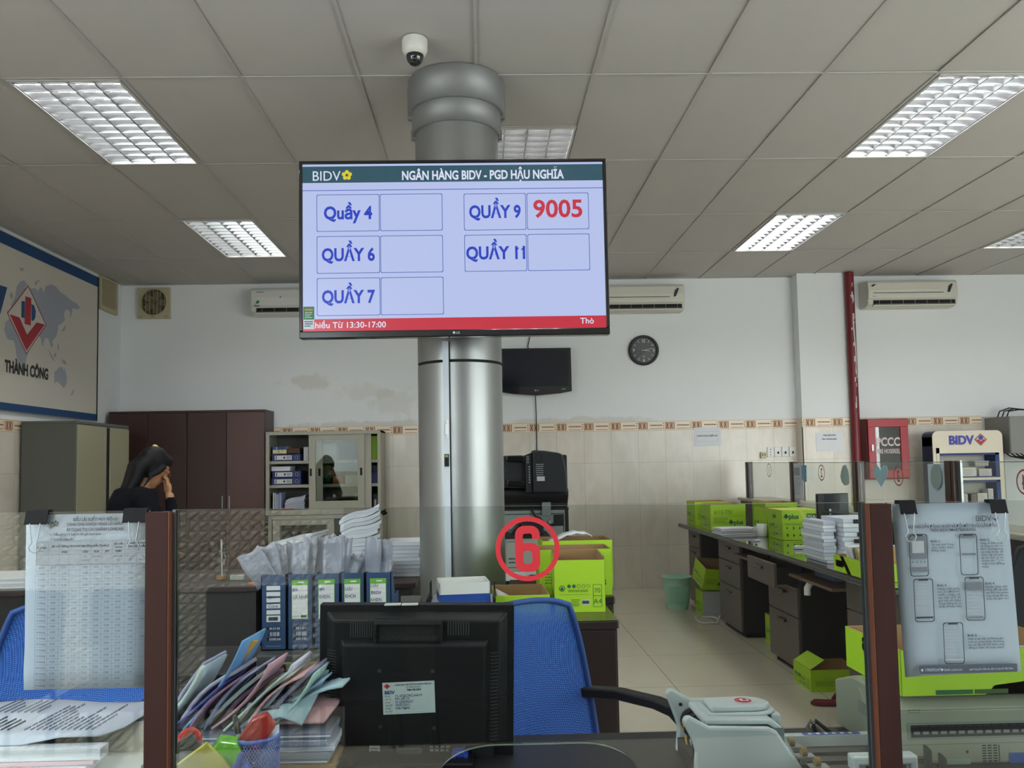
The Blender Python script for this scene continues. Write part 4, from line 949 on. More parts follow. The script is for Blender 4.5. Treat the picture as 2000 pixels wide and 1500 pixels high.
# ------------------------------------------------------------------ the woman behind the left desk
m_skin = P('skin', (182, 132, 96), .55); m_hair = P('black_hair', (11, 10, 12), .55, spec=.25, var=(30, .3), bump=(60, .25), stretch=(4, 4, .4)); m_blk = P('black_cloth', (12, 13, 19), .9, spec=.2, bump=(40, .1))
PX, PY = -2.27, 5.36
def person():
    b = B(); f = Vector((.72, .694, 0)); sd = Vector((-.694, .72, 0)); o = Vector((PX, PY, 0))
    def w(a, c, z): return tuple(o+f*a+sd*c+Vector((0, 0, z)))
    # trunk, neck, legs, arms: overlapping tapered shapes fused by the remesh into one skin
    b.tube([w(0, 0, .80), w(0, 0, .90), w(.005, 0, 1.02), w(.02, 0, 1.12), w(.035, 0, 1.18)], [.15, .145, .125, .135, .10], m_skin, 16)
    for s in (-1, 1):
        b.tube([w(0, s*.085, .86), w(.015, s*.085, .66), w(.03, s*.085, .46), w(.0, s*.085, .25), w(-.01, s*.085, .07)], [.095, .078, .056, .05, .036], m_skin, 12)
        b.tube([w(-.05, s*.085, .035), w(.06, s*.09, .03), w(.16, s*.10, .022)], [.035, .036, .022], m_skin, 10)
        b.tube([w(.03, s*.06, 1.17), w(.03, s*.155, 1.15)], [.06, .055], m_skin, 10)
    b.tube([w(.03, 0, 1.15), w(.06, 0, 1.25), w(.085, 0, 1.33)], [.062, .05, .05], m_skin, 12)
    # left arm resting down on the desk, right arm bent so the hand touches the mouth
    b.tube([w(.03, .155, 1.15), w(.06, .20, .93), w(.24, .16, .80)], [.05, .042, .032], m_skin, 10)
    b.tube([w(.03, -.155, 1.15), w(.10, -.20, .97), w(.20, -.16, .96), w(.205, -.075, 1.20)], [.05, .043, .040, .026], m_skin, 10)
    hc = Vector(w(.20, -.062, 1.235)); b.ell(hc, (.018, .038, .045), m_skin, RZ(.9))
    fd = Vector((-.15, 0, 1)).normalized()
    for k, (off, L) in enumerate(((-.030, .048), (-.010, .060), (.010, .056), (.029, .044))):      # four curled fingers
        p0 = hc+sd*off*.8+f*off*.5+Vector((0, 0, .036)); p1 = p0+Vector((0, 0, L*.5))-f*.004; p2 = p1+Vector((0, 0, L*.32))-f*.022
        b.tube([p0-Vector((0, 0, .02)), p0, p1, p2], [.009, .009, .0085, .007], m_skin, 8)
    th = hc+sd*.035; b.tube([th-Vector((0, 0, .02)), th+sd*.010+Vector((0, 0, .02)), th+Vector((0, 0, .05))-f*.012], [.011, .010, .008], m_skin, 8)
    hl = Vector(w(.29, .14, .79)); b.ell(hl, (.045, .036, .016), m_skin, RZ(.6))
    for k in range(4): p = hl+f*.035+sd*(-.027+.018*k); b.tube([p, p+f*.035-Vector((0, 0, .002)), p+f*.06-Vector((0, 0, .012))], [.009, .008, .007], m_skin, 8)
    b.tube([hl-sd*.03, hl-sd*.05+f*.03, hl-sd*.045+f*.05], [.010, .009, .007], m_skin, 8)
    # head, bent forward and down
    hd = Vector(w(.132, 0, 1.372)); pit = .62
    M = Matrix((f, sd, Vector((0, 0, 1)))).transposed().to_4x4() @ RY(pit)
    def h(x, y, z): return hd+M.to_3x3() @ Vector((x, y, z))
    b.ell(hd, (.095, .075, .112), m_skin, M); b.ell(h(.035, 0, -.055), (.058, .056, .062), m_skin, M); b.ell(h(.062, 0, -.098), (.024, .026, .02), m_skin, M)
    b.tube([h(.088, 0, .02), h(.112, 0, -.022), h(.092, 0, -.034)], [.009, .013, .010], m_skin, 8)
    b.ell(h(.083, 0, -.062), (.010, .024, .007), m_skin, M); b.ell(h(.082, 0, -.074), (.010, .021, .008), m_skin, M)
    for s in (-1, 1):
        b.ell(h(-.005, s*.077, -.015), (.018, .008, .032), m_skin, M); b.ell(h(.084, s*.030, .008), (.010, .014, .008), m_skin, M); b.ell(h(.086, s*.032, .026), (.010, .02, .006), m_skin, M)
    p = b.obj('person', label='woman in black with long dark hair, hand at her mouth, standing behind the left desk', cat='person')
    md = p.modifiers.new('Remesh', 'REMESH'); md.mode = 'VOXEL'; md.voxel_size = .006; md.use_smooth_shade = True
    sm = p.modifiers.new('Smooth', 'SMOOTH'); sm.iterations = 3; sm.factor = .5
    def cloth(nm, b, m, vs=.011):
        o_ = b.obj(nm, p); md = o_.modifiers.new('Remesh', 'REMESH'); md.mode = 'VOXEL'; md.voxel_size = vs; md.use_smooth_shade = True
        sm = o_.modifiers.new('Smooth', 'SMOOTH'); sm.iterations = 5; return o_
    b = B()
    b.tube([w(0, 0, .78), w(0, 0, .92), w(.0, 0, 1.04), w(.005, 0, 1.13), w(.02, 0, 1.20), w(.035, 0, 1.235)], [.17, .165, .15, .16, .135, .075], m_blk, 18)
    for s in (-1, 1): b.tube([w(.015, s*.05, 1.16), w(.02, s*.15, 1.165), w(.035, s*.18, 1.10), w(.06, s*.205, .95) if s > 0 else w(.10, -.21, .99)], [.10, .085, .07, .06], m_blk, 12)
    b.tube([w(.06, .205, .95), w(.18, .175, .845)], [.055, .045], m_blk, 10); b.tube([w(.10, -.205, .985), w(.185, -.165, .975), w(.205, -.12, 1.08), w(.206, -.085, 1.17)], [.056, .052, .042, .036], m_blk, 10)
    cloth('black_top', b, m_blk)
    b = B()
    for s in (-1, 1): b.tube([w(0, s*.08, .86), w(.015, s*.085, .66), w(.03, s*.085, .46), w(.0, s*.085, .10)], [.115, .095, .075, .07], m_blk, 12)
    cloth('trousers', b, m_blk)
    for s in (-1, 1):
        b = B(); b.tube([w(-.06, s*.085, .045), w(.06, s*.09, .042), w(.17, s*.10, .03)], [.045, .046, .03], m_black, 10); cloth('shoe', b, m_black)
    b = B()                                     # hair: cap, bun-less long fall over nape and shoulder
    b.ell(h(-.028, 0, .028), (.100, .090, .106), m_hair, M); b.ell(h(-.03, -.03, -.02), (.062, .064, .075), m_hair, M); b.ell(h(-.06, .0, -.03), (.07, .078, .09), m_hair, M); b.ell(h(.035, 0, .075), (.055, .066, .045), m_hair, M)
    for s in (-1, 0, 1): b.tube([h(-.06, s*.05, .02), h(-.085, s*.045, -.06), w(-.012, s*.036-.005, 1.275), w(-.050, s*.030, 1.20), w(-.085, s*.022, 1.11)], [.05, .052, .042, .034, .014], m_hair, 10)
    b.tube([h(.03, -.078, .03), h(.012, -.086, -.03), h(-.01, -.082, -.075), w(.02, -.10, 1.24)], [.02, .018, .014, .006], m_hair, 8)
    o_ = cloth('hair', b, m_hair, .008)
    b = B(); b.ell(h(-.06, .03, .125), (.022, .022, .014), P('yellow_scrunchie', (226, 214, 120), .6), M); b.obj('hair_clip', p)
    b = B(); b.tube([h(.0, -.08, -.005), h(.06, -.072, .004), h(.098, -.052, .004)], .0022, P('spectacle_wire', (96, 84, 60), .3, .7), 6)
    for s in (-1, 1): b.tube([h(.104+.001*math.cos(a), s*.032+.024*math.cos(a), -.002+.02*math.sin(a)) for a in [2*PI*k/14 for k in range(15)]], .002, MATS['spectacle_wire'], 6, False)
    b.tube([h(.106, -.009, .002), h(.106, .009, .002)], .002, MATS['spectacle_wire'], 6); b.obj('spectacles', p)
person()

# ------------------------------------------------------------------ photocopier seen from behind, lid raised
m_cop = P('copier_grey', (136, 142, 138), .55); m_copl = P('copier_light', (168, 170, 162), .5)
t = thing('photocopier', 'photocopier seen from behind with its black lid raised, right of the column', 'photocopier', (.365, 6.8, 0))
b = B(); b.box(-.29, .287, -.3, .3, .05, 1.0, m_cop); b.box(-.26, .26, -.27, .27, 0, .05, m_dark); b.box(-.30, .295, -.305, .305, .985, 1.005, m_black)
b.box(.262, .292, -.305, -.29, .05, 1.0, m_black); fr = F(b, (0, -.3, 0)); fr.ring([(-.27, .12), (.255, .12), (.255, .96), (-.27, .96)], .006, m_dark); fr.rect(.13, .25, .86, .95, m_dark, 2)
for k in range(6): fr.rect(-.24, -.08, .76+.015*k, .766+.015*k, m_stside, 2)
fr.rect(-.07, .06, .62, .84, P('copier_recess', (40, 42, 44), .5), 2); b.obj('body', t, .006)
b = B(); b.box(-.29, .29, -.30, -.225, 1.03, 1.42, m_black); b.prism([(-.30, 1.03), (-.36, 1.10), (-.36, 1.15), (-.30, 1.17)], m_black, 'x', -.29, .29); b.box(-.29, .288, -.31, -.2, 1.005, 1.06, m_black); b.obj('lid', t, .012)
m_adf = P('feeder_black', (22, 24, 28), .45, spec=.3)
b = B(); b.prism([(.005, 1.13), (.272, 1.125), (.262, 1.30), (.245, 1.40), (.23, 1.425), (.20, 1.435), (.10, 1.452), (.005, 1.458)], m_adf, 'y', -.50, -.30)
fr = F(b, (0, -.50, 0)); fr.rect(.03, .085, 1.36, 1.425, m_dark); fr.rect(.035, .06, 1.37, 1.42, m_adf, 2); fr.lines(.03, .09, 1.26, 1.355, 6, m_frame, .35, .1); fr.rect(.035, .095, 1.22, 1.255, P('label_pale', (160, 164, 160), .5)); b.obj('document_feeder', t, .012)
b = B(); b.prism([(-.28, 1.17), (.0, 1.16), (.0, 1.40), (-.28, 1.36)], m_adf, 'y', -.40, -.30); b.prism([(-.05, 1.13), (.004, 1.13), (.004, 1.44), (-.05, 1.42)], m_adf, 'y', -.46, -.3)
fr = F(b, (0, -.46, 0))
for k in range(7): fr.circ(-.02, 1.21+.02*k, .006, P('roller_grey', (150, 150, 148), .5), seg=8)
for k in range(5): fr.rect(-.04, -.02, 1.36+.012*k, 1.364+.012*k, m_frame)
fr.text('Ⓐ →' if False else '-', -.2, 1.3, .01, m_paper); b.obj('feed_tray', t, .006)
for z, hh in ((1.375, .045), (1.185, .045)):
    b = B(); b.prism([(-.20, z), (-.06, z-.01), (-.05, z+hh*.6), (-.08, z+hh), (-.19, z+hh)], m_bez, 'y', -.455, -.40); b.obj('paper_guide', t, .008)
b = B(); b.box(.08, .15, -.335, -.3, .94, 1.05, P('hinge_grey', (120, 126, 126), .4, .5)); b.prism([(.05, .95), (.17, .95), (.17, .87), (.12, .87)], MATS['hinge_grey'], 'y', -.325, -.305); b.lathe([(.014, -.34), (.014, -.3)], m_frame, (.14, 0, .895), 'y', 12); b.obj('lid_hinge', t, .003)
b = B(); b.tube([(.0, -.31, 1.0), (.02, -.33, .95), (.07, -.345, .90), (.14, -.34, .87), (.2, -.32, .885)], .008, m_black, 8); b.obj('cable', t)
t = thing('laser_printer', 'light grey laser printer on a black stand in front of the photocopier', 'printer', (.285, 5.85, 0))
b = B(); b.box(-.15, .15, -.2, .2, .62, .845, m_copl); fr = F(b, (0, -.2, 0)); fr.rect(-.14, -.03, .82, .824, m_ink); fr.ring([(.09, .74), (.14, .74), (.14, .83), (.09, .83)], .003, m_ink); fr.rect(-.14, .14, .645, .65, m_ink); fr.lines(-.13, -.05, .67, .72, 2, m_ink, .4); fr.rect(.10, .13, .69, .71, m_ink); b.obj('body', t, .012)
b = B(); b.box(-.16, .16, -.21, .21, .845, .86, m_black); b.box(-.03, .12, -.12, .1, .86, .96, m_adf); b.prism([(-.12, .86), (.12, .86), (.12, .93), (-.05, .93)], m_adf, 'y', -.05, .15); b.obj('scanner_unit', t, .006)
b = B(); b.box(-.16, .16, -.2, .2, .0, .56, m_dark); b.box(-.17, .17, -.21, .21, .56, .62, m_white); b.prism([(-.05, .56), (.14, .56), (.16, .60), (.02, .60)], m_black, 'y', -.26, -.2); b.obj('stand', t)

# ------------------------------------------------------------------ safe with box files, drawer unit
m_safe = P('safe_grey', (62, 64, 62), .5); m_safed = P('safe_olive', (112, 108, 84), .5)
t = thing('office_safe', 'dark grey steel safe with olive door carrying the row of blue box files', 'safe', (-.53, 3.03, 0))
b = B(); b.box(-.262, .262, -.168, .145, .03, .72, m_safe); b.box(-.25, .25, -.15, .13, 0, .03, m_dark); b.obj('body', t, .006)
b = B(); b.box(-.228, .24, -.174, -.166, .06, .695, m_safed); b.obj('door', t, .003)
b = B(); b.box(-.227, -.158, -.180, -.174, .660, .690, m_black); fr = F(b, (-.21, -.18, .675)); fr.circ(0, 0, .010, m_stside, seg=14); fr.rect(-.012, .012, -.003, .003, m_black, 2); fr.rect(.026, .046, -.010, -.007, m_frame); b.obj('name_plate', t, .002)
b = B(); b.lathe([(.028, -.20), (.032, -.174)], m_black, (0, 0, .45), 'y', 20); b.obj('dial', t)
b = B(); b.box(.05, .13, -.205, -.19, .44, .46, m_frame); b.box(.05, .07, -.19, -.174, .44, .46, m_frame); b.obj('handle', t, .004)
m_file = P('file_blue', (34, 62, 98), .45, var=(8, .08)); m_lgreen = P('label_bright_green', (96, 156, 48), .5); m_pen = P('pen_ink_blue', (44, 50, 110), .6); m_fpaper = P('filed_paper', (150, 156, 168), .8)
fx = [-.794, -.702, -.609, -.515, -.428, -.334]
words = [['BM', 'Core'], ['BM', 'CÁ NHÂN'], ['BM', 'KHDN'], ['LƯU', 'KHCN'], ['LƯU', 'ĐKDV', 'KHDN']]
labs = ['leftmost blue box file on the safe, with a striped white label', 'second blue box file on the safe, green topped label reading BM CÁ NHÂN', 'middle blue box file on the safe, label reading BM KHDN', 'fourth blue box file on the safe, label reading LƯU KHCN', 'rightmost blue box file on the safe, label reading LƯU ĐKDV KHDN']
for k in range(5):
    t = thing('box_file', labs[k], 'box file', ((fx[k]+fx[k+1])/2, 2.93, .7215), group='blue box files on the safe'); w = (fx[k+1]-fx[k])/2-.002; h = .262
    b = B(); b.box(-w, w, 0, .003, 0, h, m_file); b.box(-w, w, .24, .243, 0, h*.62, m_file); b.box(-w, w, 0, .243, 0, .003, m_file)
    for s in (-1, 1): b.prism([(0, 0), (.243, 0), (.243, h*.62), (.12, h*.62), (.06, h), (0, h)], m_file, 'x', s*w-.0015*(s+1), s*w+.0015*(1-s))
    fr = F(b, (0, 0, 0))
    for z, hh, ww in ((.070, .011, .56), (.033, .011, .56), (.048, .017, .5)):
        if hh > .015: fr.poly([(-w*ww, z), (w*ww, z), (w*ww*.75, z+hh), (-w*ww*.75, z+hh)], m_dark, 1)
        else: fr.rect(-w*ww, w*ww, z, z+hh, m_dark, 1)
        rn = random.Random(k*7+int(z*1000))
        for q in range(6):
            u = -w*ww*.6+q*w*ww*.27; fr.rect(u, u+.003+.003*rn.random(), z+.001, z+hh-.002, m_fpaper, 2)
    fr.rect(-w*.6, w*.55, .0135, .0142, m_lab)
    b.obj('case', t)
    b = B(); lw, z0, z1 = .029, .105, .242; fr = F(b, (-.001, 0, 0), lift=.0012)
    if k == 0:
        lw = .024; z0, z1 = .098, .224
        fr.rect(-lw, lw, z0, z0+.022, m_lab); fr.lines(-lw*.7, lw*.7, z0+.004, z0+.018, 1, m_ink, .9, .05, 2)
        for q in range(5): fr.rect(-lw, lw, z0+.026+q*.021, z0+.026+q*.021+.015, m_lab)
        for q, s_ in enumerate(words[k]): fr.text(s_, -lw*.7, .178-.030*q, .011, m_pen, 'l', k=3)
    else:
        fr.rect(-lw, lw, z0, z1, m_lgreen); fr.rect(-lw+.002, lw-.002, z0+.003, z1-.018, m_lab, 2); fr.rect(-lw*.2, lw*.5, z1-.011, z1-.006, m_lab, 2)
        for q in range(6): fr.rect(-lw+.003, lw-.003, z0+.022+.016*q, z0+.0225+.016*q, MATS['print_grey'], 3)
        for q, s_ in enumerate(words[k]): fr.text(s_, -lw*.85, z1-(.04 if len(words[k]) < 3 else .030)-.025*q, .0115, m_pen, 'l', sx=.8, k=3)
        fr.lines(lw*.15, lw*.85, z0+.006, z0+.016, 1, m_ink, .9, .05, 3); fr.lines(-lw*.9, 0, z0+.008, z0+.014, 2, m_ink, .3, .1, 3)
    b.obj('spine_label', t)
# clear sleeves with slips of paper standing out of the box files
m_slv = P('plastic_sleeve', (150, 153, 168), .28, var=(30, .18), bump=(45, .5), coat=.4); m_slv.node_tree.nodes['Principled BSDF'].inputs['Alpha'].default_value = .72
rn = random.Random(21)
sl = [(-.80, .11, .085, -.55), (-.765, .125, .07, -.22), (-.735, .12, .045, -.1), (-.70, .125, .055, .05), (-.665, .135, .06, .06), (-.635, .15, .05, .03), (-.602, .15, .035, .10), (-.578, .155, .03, .15), (-.55, .15, .065, .06), (-.52, .15, .05, .14), (-.485, .07, .05, .5), (-.455, .10, .045, .45), (-.405, .145, .055, .03), (-.365, .13, .05, .02)]
for k, (x, h, w, a) in enumerate(sl):
    b = B(); g = []; ph = rn.random()*6
    for i in range(8):
        r = []
        for j in range(7):
            u = (j/6-.5)*w; z = -.045+(h+.045)*i/7*.86; y = .004*math.sin(ph+j*1.3+i*.5)+.003*math.sin(i*1.1+ph)+(rn.random()-.5)*.002
            r.append((u*(1-.05*math.sin(i)), y, z+(.006*math.sin(j+ph) if i == 7 else 0)))
        g.append(r)
    b.sheet(g, m_slv)
    tag(b.obj('plastic_sleeve', loc=(x, 2.965+.018*(k % 4), .985), rot=(-.08+.16*rn.random(), a, rn.uniform(-.2, .2)), solid=.006), 'clear plastic sleeve of slips sticking out of the blue box files on the safe', 'plastic sleeve', 'plastic sleeves in the box files')
t = thing('drawer_unit', 'black drawer unit left of the safe with a yellow sticker on top', 'drawer unit', (-.99, 3.12, 0))
b = B(); b.box(-.17, .13, -.2, .25, 0, .645, m_black); b.box(-.175, .135, -.205, .25, .63, .648, m_black); F(b, (-.02, -.1, .648), (1, 0, 0), (0, 1, 0)).rect(-.015, .03, -.02, .02, P('note_yellow', (196, 186, 80), .7)); b.obj('body', t, .006)
for k in range(3): b = B(); b.box(-.155, .115, -.212, -.2, .03+.2*k, .215+.2*k, m_deskblk); d = b.obj('drawer', t, .003); b = B(); b.box(-.05, .03, -.222, -.212, .12+.2*k, .13+.2*k, m_frame); b.obj('handle', d)

# ------------------------------------------------------------------ low cabinets with cartons, right of the column
m_choc = P('cabinet_chocolate', (36, 26, 26), .35, var=(5, .12)); m_choctop = P('cabinet_top', (70, 58, 40), .25, var=(4, .15))
def low_cab(x0, x1, y0, y1, zt, label, knob):
    t = thing('low_cabinet', label, 'cabinet', ((x0+x1)/2, y0, 0), group='low brown cabinets beside the column'); w = (x1-x0)/2; d = y1-y0
    b = B(); b.box(-w+.004, w-.006, .012, d, 0, zt-.033, m_choc); b.obj('carcass', t, .003)
    b = B(); b.box(-w, w, 0, d, zt-.032, zt, m_choc); F(b, (0, 0, zt), (1, 0, 0), (0, 1, 0), .0008).rect(-w+.002, w-.002, .002, d-.002, m_choctop); b.obj('worktop', t, .006)
    b = B(); b.box(-w+.012, w-.014, .002, .012, .05, zt-.038, m_choc); dr = b.obj('door', t, .002)
    if knob: b = B(); b.lathe([(.009, 0), (.012, -.02), (.008, -.024)], P('wooden_knob', (120, 74, 48), .5), (knob-(x0+x1)/2, 0, zt-.085), 'y', 12); b.obj('knob', dr)
low_cab(-.42, .507, 3.18, 3.695, .75, 'low dark brown cabinet under the green cartons behind the blue chair', .285)
low_cab(.12, .575, 3.70, 4.3, .755, 'low dark cabinet standing behind the brown one, under the rear cartons', None)
carton('open green carton nearest the counter, marked 70 A4 on its end', (.385, 3.515, .7515), -.04, .205, .30, .222, print_end, print_side, cut=.012)
carton('open green carton behind the nearest one, its long side facing the counter', (.405, 3.86, .7565), .0, .33, .22, .208, print_side, print_end)
carton('rear open green carton holding a bent white paper, furthest of the three', (.44, 4.11, .7565), .02, .34, .24, .225, print_side, print_end)
b = B(); g = [[(-.10+.2*j/8, y, .045*math.sin(PI*(j/8)*.75)+.004*math.sin(3*j)) for j in range(9)] for y in (-.08, .08)]; b.sheet(g, m_paper); tag(b.obj('bent_paper', loc=(.42, 4.10, .968), solid=.004), 'bent sheaf of white paper sticking out of the rear green carton', 'papers')
t = carton('low kraft carton tray behind the blue chair, papers inside', (.14, 3.52, .7515), .03, .225, .30, .072, None, None)
b = B(); b.sheet([[(-.09, -.12, .0), (-.02, -.12, .004), (.06, -.12, .0)], [(-.10, .11, .05), (-.03, .11, .012), (.06, .11, .004)]], m_paper); tag(b.obj('loose_paper', loc=(.14, 3.52, .763), solid=.003), 'white sheet curling up inside the low kraft carton', 'papers')
# black letter tray with a white and blue box lid on papers
t = thing('letter_tray', 'black letter tray carrying papers and a white and blue box', 'tray', (-.095, 3.36, .7515))
b = B(); b.box(-.13, .12, -.12, .14, 0, .038, m_black); b.box(-.14, .13, -.13, .15, .044, .048, m_black)
for s in (-1, 1):
    x = -.14 if s < 0 else .126; b.box(x, x+.004, -.13, .15, .048, .085, m_black); b.box(x, x+.004, .08, .15, .085, .12, m_black)
for q in (-.12, .115): b.box(q-.004, q+.004, -.125, -.117, .0, .048, m_black); b.box(q-.004, q+.004, .13, .138, 0, .048, m_black)
b.obj('frame', t)
tag(sheets(.235, .26, .016, [m_pap2, m_paper, m_pap3], 31, .008, 6).obj('paper_pile', loc=(-.10, 3.36, .800)), 'loose papers lying in the black letter tray under the box', 'papers')
t = thing('open_box', 'open white box with a blue lower half on top of the letter tray', 'box', (-.095, 3.34, .817), .12)
m_bx = P('box_blue', (38, 74, 150), .4); b = B(); w, d = .100, .085
for x0, x1, y0, y1 in ((-w, w, -d, -d+.004), (-w, w, d-.004, d), (-w, -w+.004, -d, d), (w-.004, w, -d, d)): b.box(x0, x1, y0, y1, 0, .078, m_white)
b.box(-w, w, -d, d, 0, .004, m_white)
for o_, R_, L in (((-w, -d, 0), (1, 0, 0), 2*w), ((-w, d, 0), (0, -1, 0), 2*d), ((w, -d, 0), (0, 1, 0), 2*d)): F(b, o_, R_).rect(0, L, 0, .034, m_bx)
b.obj('body', t)
t = thing('desk_calendar', 'small grey tent shaped desk calendar with a red dot beside the box files', 'calendar', (-.40, 3.30, .7515+.0))
b = B(); b.prism([(-.035, 0), (.035, 0), (.004, .09), (-.004, .09)], P('calendar_grey', (110, 108, 104), .6), 'x', -.03, .05)
o = b.obj('stand', t); o.location.x = .09; b = B(); F(b, (.09, -.022, .035), (1, 0, 0), (0, .33, .94), .003).circ(0, 0, .006, P('red_dot', (196, 52, 44), .5)); b.obj('red_dot', t)

# ------------------------------------------------------------------ blue mesh office chairs
def mesh_cloth():
    m = P('chair_mesh_blue', (36, 94, 184), .75); nt = m.node_tree; bs = nt.nodes['Principled BSDF']
    tc = nt.nodes.new('ShaderNodeTexCoord'); mp = nt.nodes.new('ShaderNodeMapping'); mp.inputs['Rotation'].default_value = (0, PI/4, 0)
    ck = nt.nodes.new('ShaderNodeTexChecker'); ck.inputs['Scale'].default_value = 260; ck.inputs['Color1'].default_value = L3((66, 124, 214)); ck.inputs['Color2'].default_value = L3((24, 76, 164))
    nt.links.new(tc.outputs['Object'], mp.inputs[0]); nt.links.new(mp.outputs[0], ck.inputs['Vector']); nt.links.new(ck.outputs['Color'], bs.inputs['Base Color'])
    a = nt.nodes.new('ShaderNodeMath'); a.operation = 'MULTIPLY_ADD'; a.inputs[1].default_value = .26; a.inputs[2].default_value = .74
    nt.links.new(ck.outputs['Fac'], a.inputs[0]); nt.links.new(a.outputs[0], bs.inputs['Alpha']); return m
m_mesh = mesh_cloth()
def chair(label, loc, rotz, mesh=None):
    mm = mesh or m_mesh
    t = thing('office_chair', label, 'chair', loc, rotz, 'mesh office chairs')
    def hw(v): return .165+.075*math.sin(PI*min(1, v*1.0+.08)**.8)*(1 if v < .55 else 1-.35*(v-.55))
    b = B(); g = []
    for i in range(17):
        v = i/16; z = .545+.44*v; w_ = .205+.045*math.sin(PI*(.18+v*.62))-.058*v*v; r = []
        for j in range(13):
            u = (j/12-.5)*2; drop = .022*abs(u)**4.0 if i == 16 else .022*abs(u)**4*max(0, (v-.7)/.3)
            r.append((u*w_, .17+.05*v+.02*math.sin(PI*v)-.045*(1-u*u)*0+.045*u*u*-1+.045, z-drop))
        g.append(r)
    b.sheet(g, mm); b.obj('backrest', t)
    b = B(); edge = [g[i][0] for i in range(17)]+g[16][1:12]+[g[i][12] for i in range(16, -1, -1)]; b.tube(edge, .009, mm if mesh else P('chair_blue_edge', (34, 74, 140), .6), 6); b.obj('back_rim', t)
    b = B(); b.tube([(0, .325, .78), (0, .33, .70), (0, .29, .56), (0, .18, .42), (0, .05, .40)], .022, m_black, 8); b.obj('back_support', t)
    b = B(); b.ell((0, -.02, .45), (.25, .24, .045), mm); b.obj('seat', t)
    b = B(); b.box(-.16, .16, -.15, .15, .37, .41, m_black); b.obj('seat_pan', t, .01)
    for s in (-1, 1):
        b = B(); p = [(s*.235, .22, .715), (s*.258, .12, .722), (s*.268, .0, .718), (s*.268, -.055, .708), (s*.268, -.088, .682), (s*.267, -.092, .64), (s*.264, -.08, .58), (s*.257, -.05, .46), (s*.20, -.02, .405)]
        for i in range(len(p)-1):
            pass
        n = len(p); vs = []; fs = []
        for i in range(n):
            d = (Vector(p[min(i+1, n-1)])-Vector(p[max(i-1, 0)])).normalized(); sx = Vector((1, 0, 0)); up = d.cross(sx).normalized()
            for a, c in ((-.022, -.013), (.022, -.013), (.022, .013), (-.022, .013)): q = Vector(p[i])+sx*a+up*c; vs.append(tuple(q))
        for i in range(n-1):
            for k in range(4): a = 4*i+k; c = 4*i+(k+1) % 4; fs.append((a, c, c+4, a+4))
        fs += [(3, 2, 1, 0), tuple(4*(n-1)+k for k in range(4))]; b.add(vs, fs, m_black); b.obj('armrest', t, .005)
    b = B(); b.tube([(0, 0, .08), (0, 0, .37)], .028, m_black, 12); b.obj('gas_column', t)
    for k in range(5):
        a = 2*PI*k/5+.3; b = B(); b.tube([(0, 0, .10), (.15*math.cos(a), .15*math.sin(a), .095), (.27*math.cos(a), .27*math.sin(a), .075)], [.026, .02, .014], m_black, 8); lg = b.obj('base_leg', t)
        b = B(); c = (.27*math.cos(a), .27*math.sin(a)); b.lathe([(.028, -.012), (.028, .012)], m_black, (c[0], c[1], .028), 'x', 12); b.tube([(c[0], c[1], .03), (c[0], c[1], .075)], .008, m_black, 6); b.obj('caster', lg)
    return t
C1 = chair('blue mesh office chair turned right behind the counter monitor', (.252, 2.03, 0), .75)
dup(C1, (-1.19, 2.14, 0), -.10, 'blue mesh office chair at the far left behind the hanging rate table')
chair('black office chair far right behind the printed phone guide', (2.12, 3.22, 0), -1.2, P('chair_mesh_black', (38, 42, 48), .8))

# ------------------------------------------------------------------ long teller desk on the right with its drawer units
m_top = P('counter_glass_top', (30, 38, 34), .05, coat=1, spec=.8); m_edge = P('counter_edge', (58, 58, 60), .35, coat=.3)
t = thing('teller_worktop', 'long dark glass topped teller desk running back along the right side', 'worktop', (0, 0, 0))
b = B(); b.box(1.845, 2.655, 3.72, 7.88, .722, .756, m_edge); b.obj('board', t, .012)
b = B(); b.box(1.852, 2.65, 3.73, 7.87, .756, .762, m_top); b.obj('glass_sheet', t)
b = B()
for y in (7.865, 5.68, 4.45): b.box(2.46, 2.64, y-.012, y+.012, 0, .722, m_deskblk)
b.box(2.628, 2.645, 3.74, 7.87, .1, .722, m_deskblk); b.obj('panels', t)
m_ped = P('drawer_taupe', (86, 78, 72), .38, .0, var=(6, .07)); m_pedblk = P('drawer_unit_black', (30, 30, 34), .55)
def pedestal(y0, y1, label, open_top=False, nd=3):
    t = thing('drawer_pedestal', label, 'drawer unit', (1.945, (y0+y1)/2, 0), group='drawer units under the teller desk'); w = (y1-y0)/2
    b = B(); b.box(.012, .50, -w, w, .035, .715, m_pedblk); b.box(.03, .49, -w+.02, w-.02, 0, .035, m_dark); b.obj('carcass', t, .003)
    zs = [.04, .36, .55, .705] if nd == 3 else [.04, .42, .705]
    for k in range(len(zs)-1):
        dx = -.14 if (open_top and k == len(zs)-2) else 0
        b = B(); b.box(-.008+dx, .010+dx, -w+.004, w-.004, zs[k]+.003, zs[k+1]-.003, m_ped)
        if dx: b.box(.01+dx, .012, -w+.03, -w+.04, zs[k]+.02, zs[k+1]-.03, m_pedblk); b.box(.01+dx, .012, w-.04, w-.03, zs[k]+.02, zs[k+1]-.03, m_pedblk); b.box(.01+dx, .012, -w+.04, w-.04, zs[k]+.02, zs[k]+.03, m_pedblk)
        d = b.obj('drawer', t, .002)
        b = B(); z = zs[k+1]-.05; b.box(-.030+dx, -.022+dx, -.065, .065, z-.008, z+.008, m_ped)
        for s in (-1, 1): b.box(-.022+dx, -.008+dx, s*.05-.008, s*.05+.008, z-.006, z+.006, m_black)
        b.box(-.026+dx, -.008+dx, .01, .075, z-.012, z+.004, m_black); b.obj('handle', d)
    return t
pedestal(7.45, 7.85, 'drawer unit at the far end of the teller desk by the back wall')
pedestal(6.28, 6.85, 'drawer unit under the teller desk behind the tilted carton, second from the back wall', nd=3)
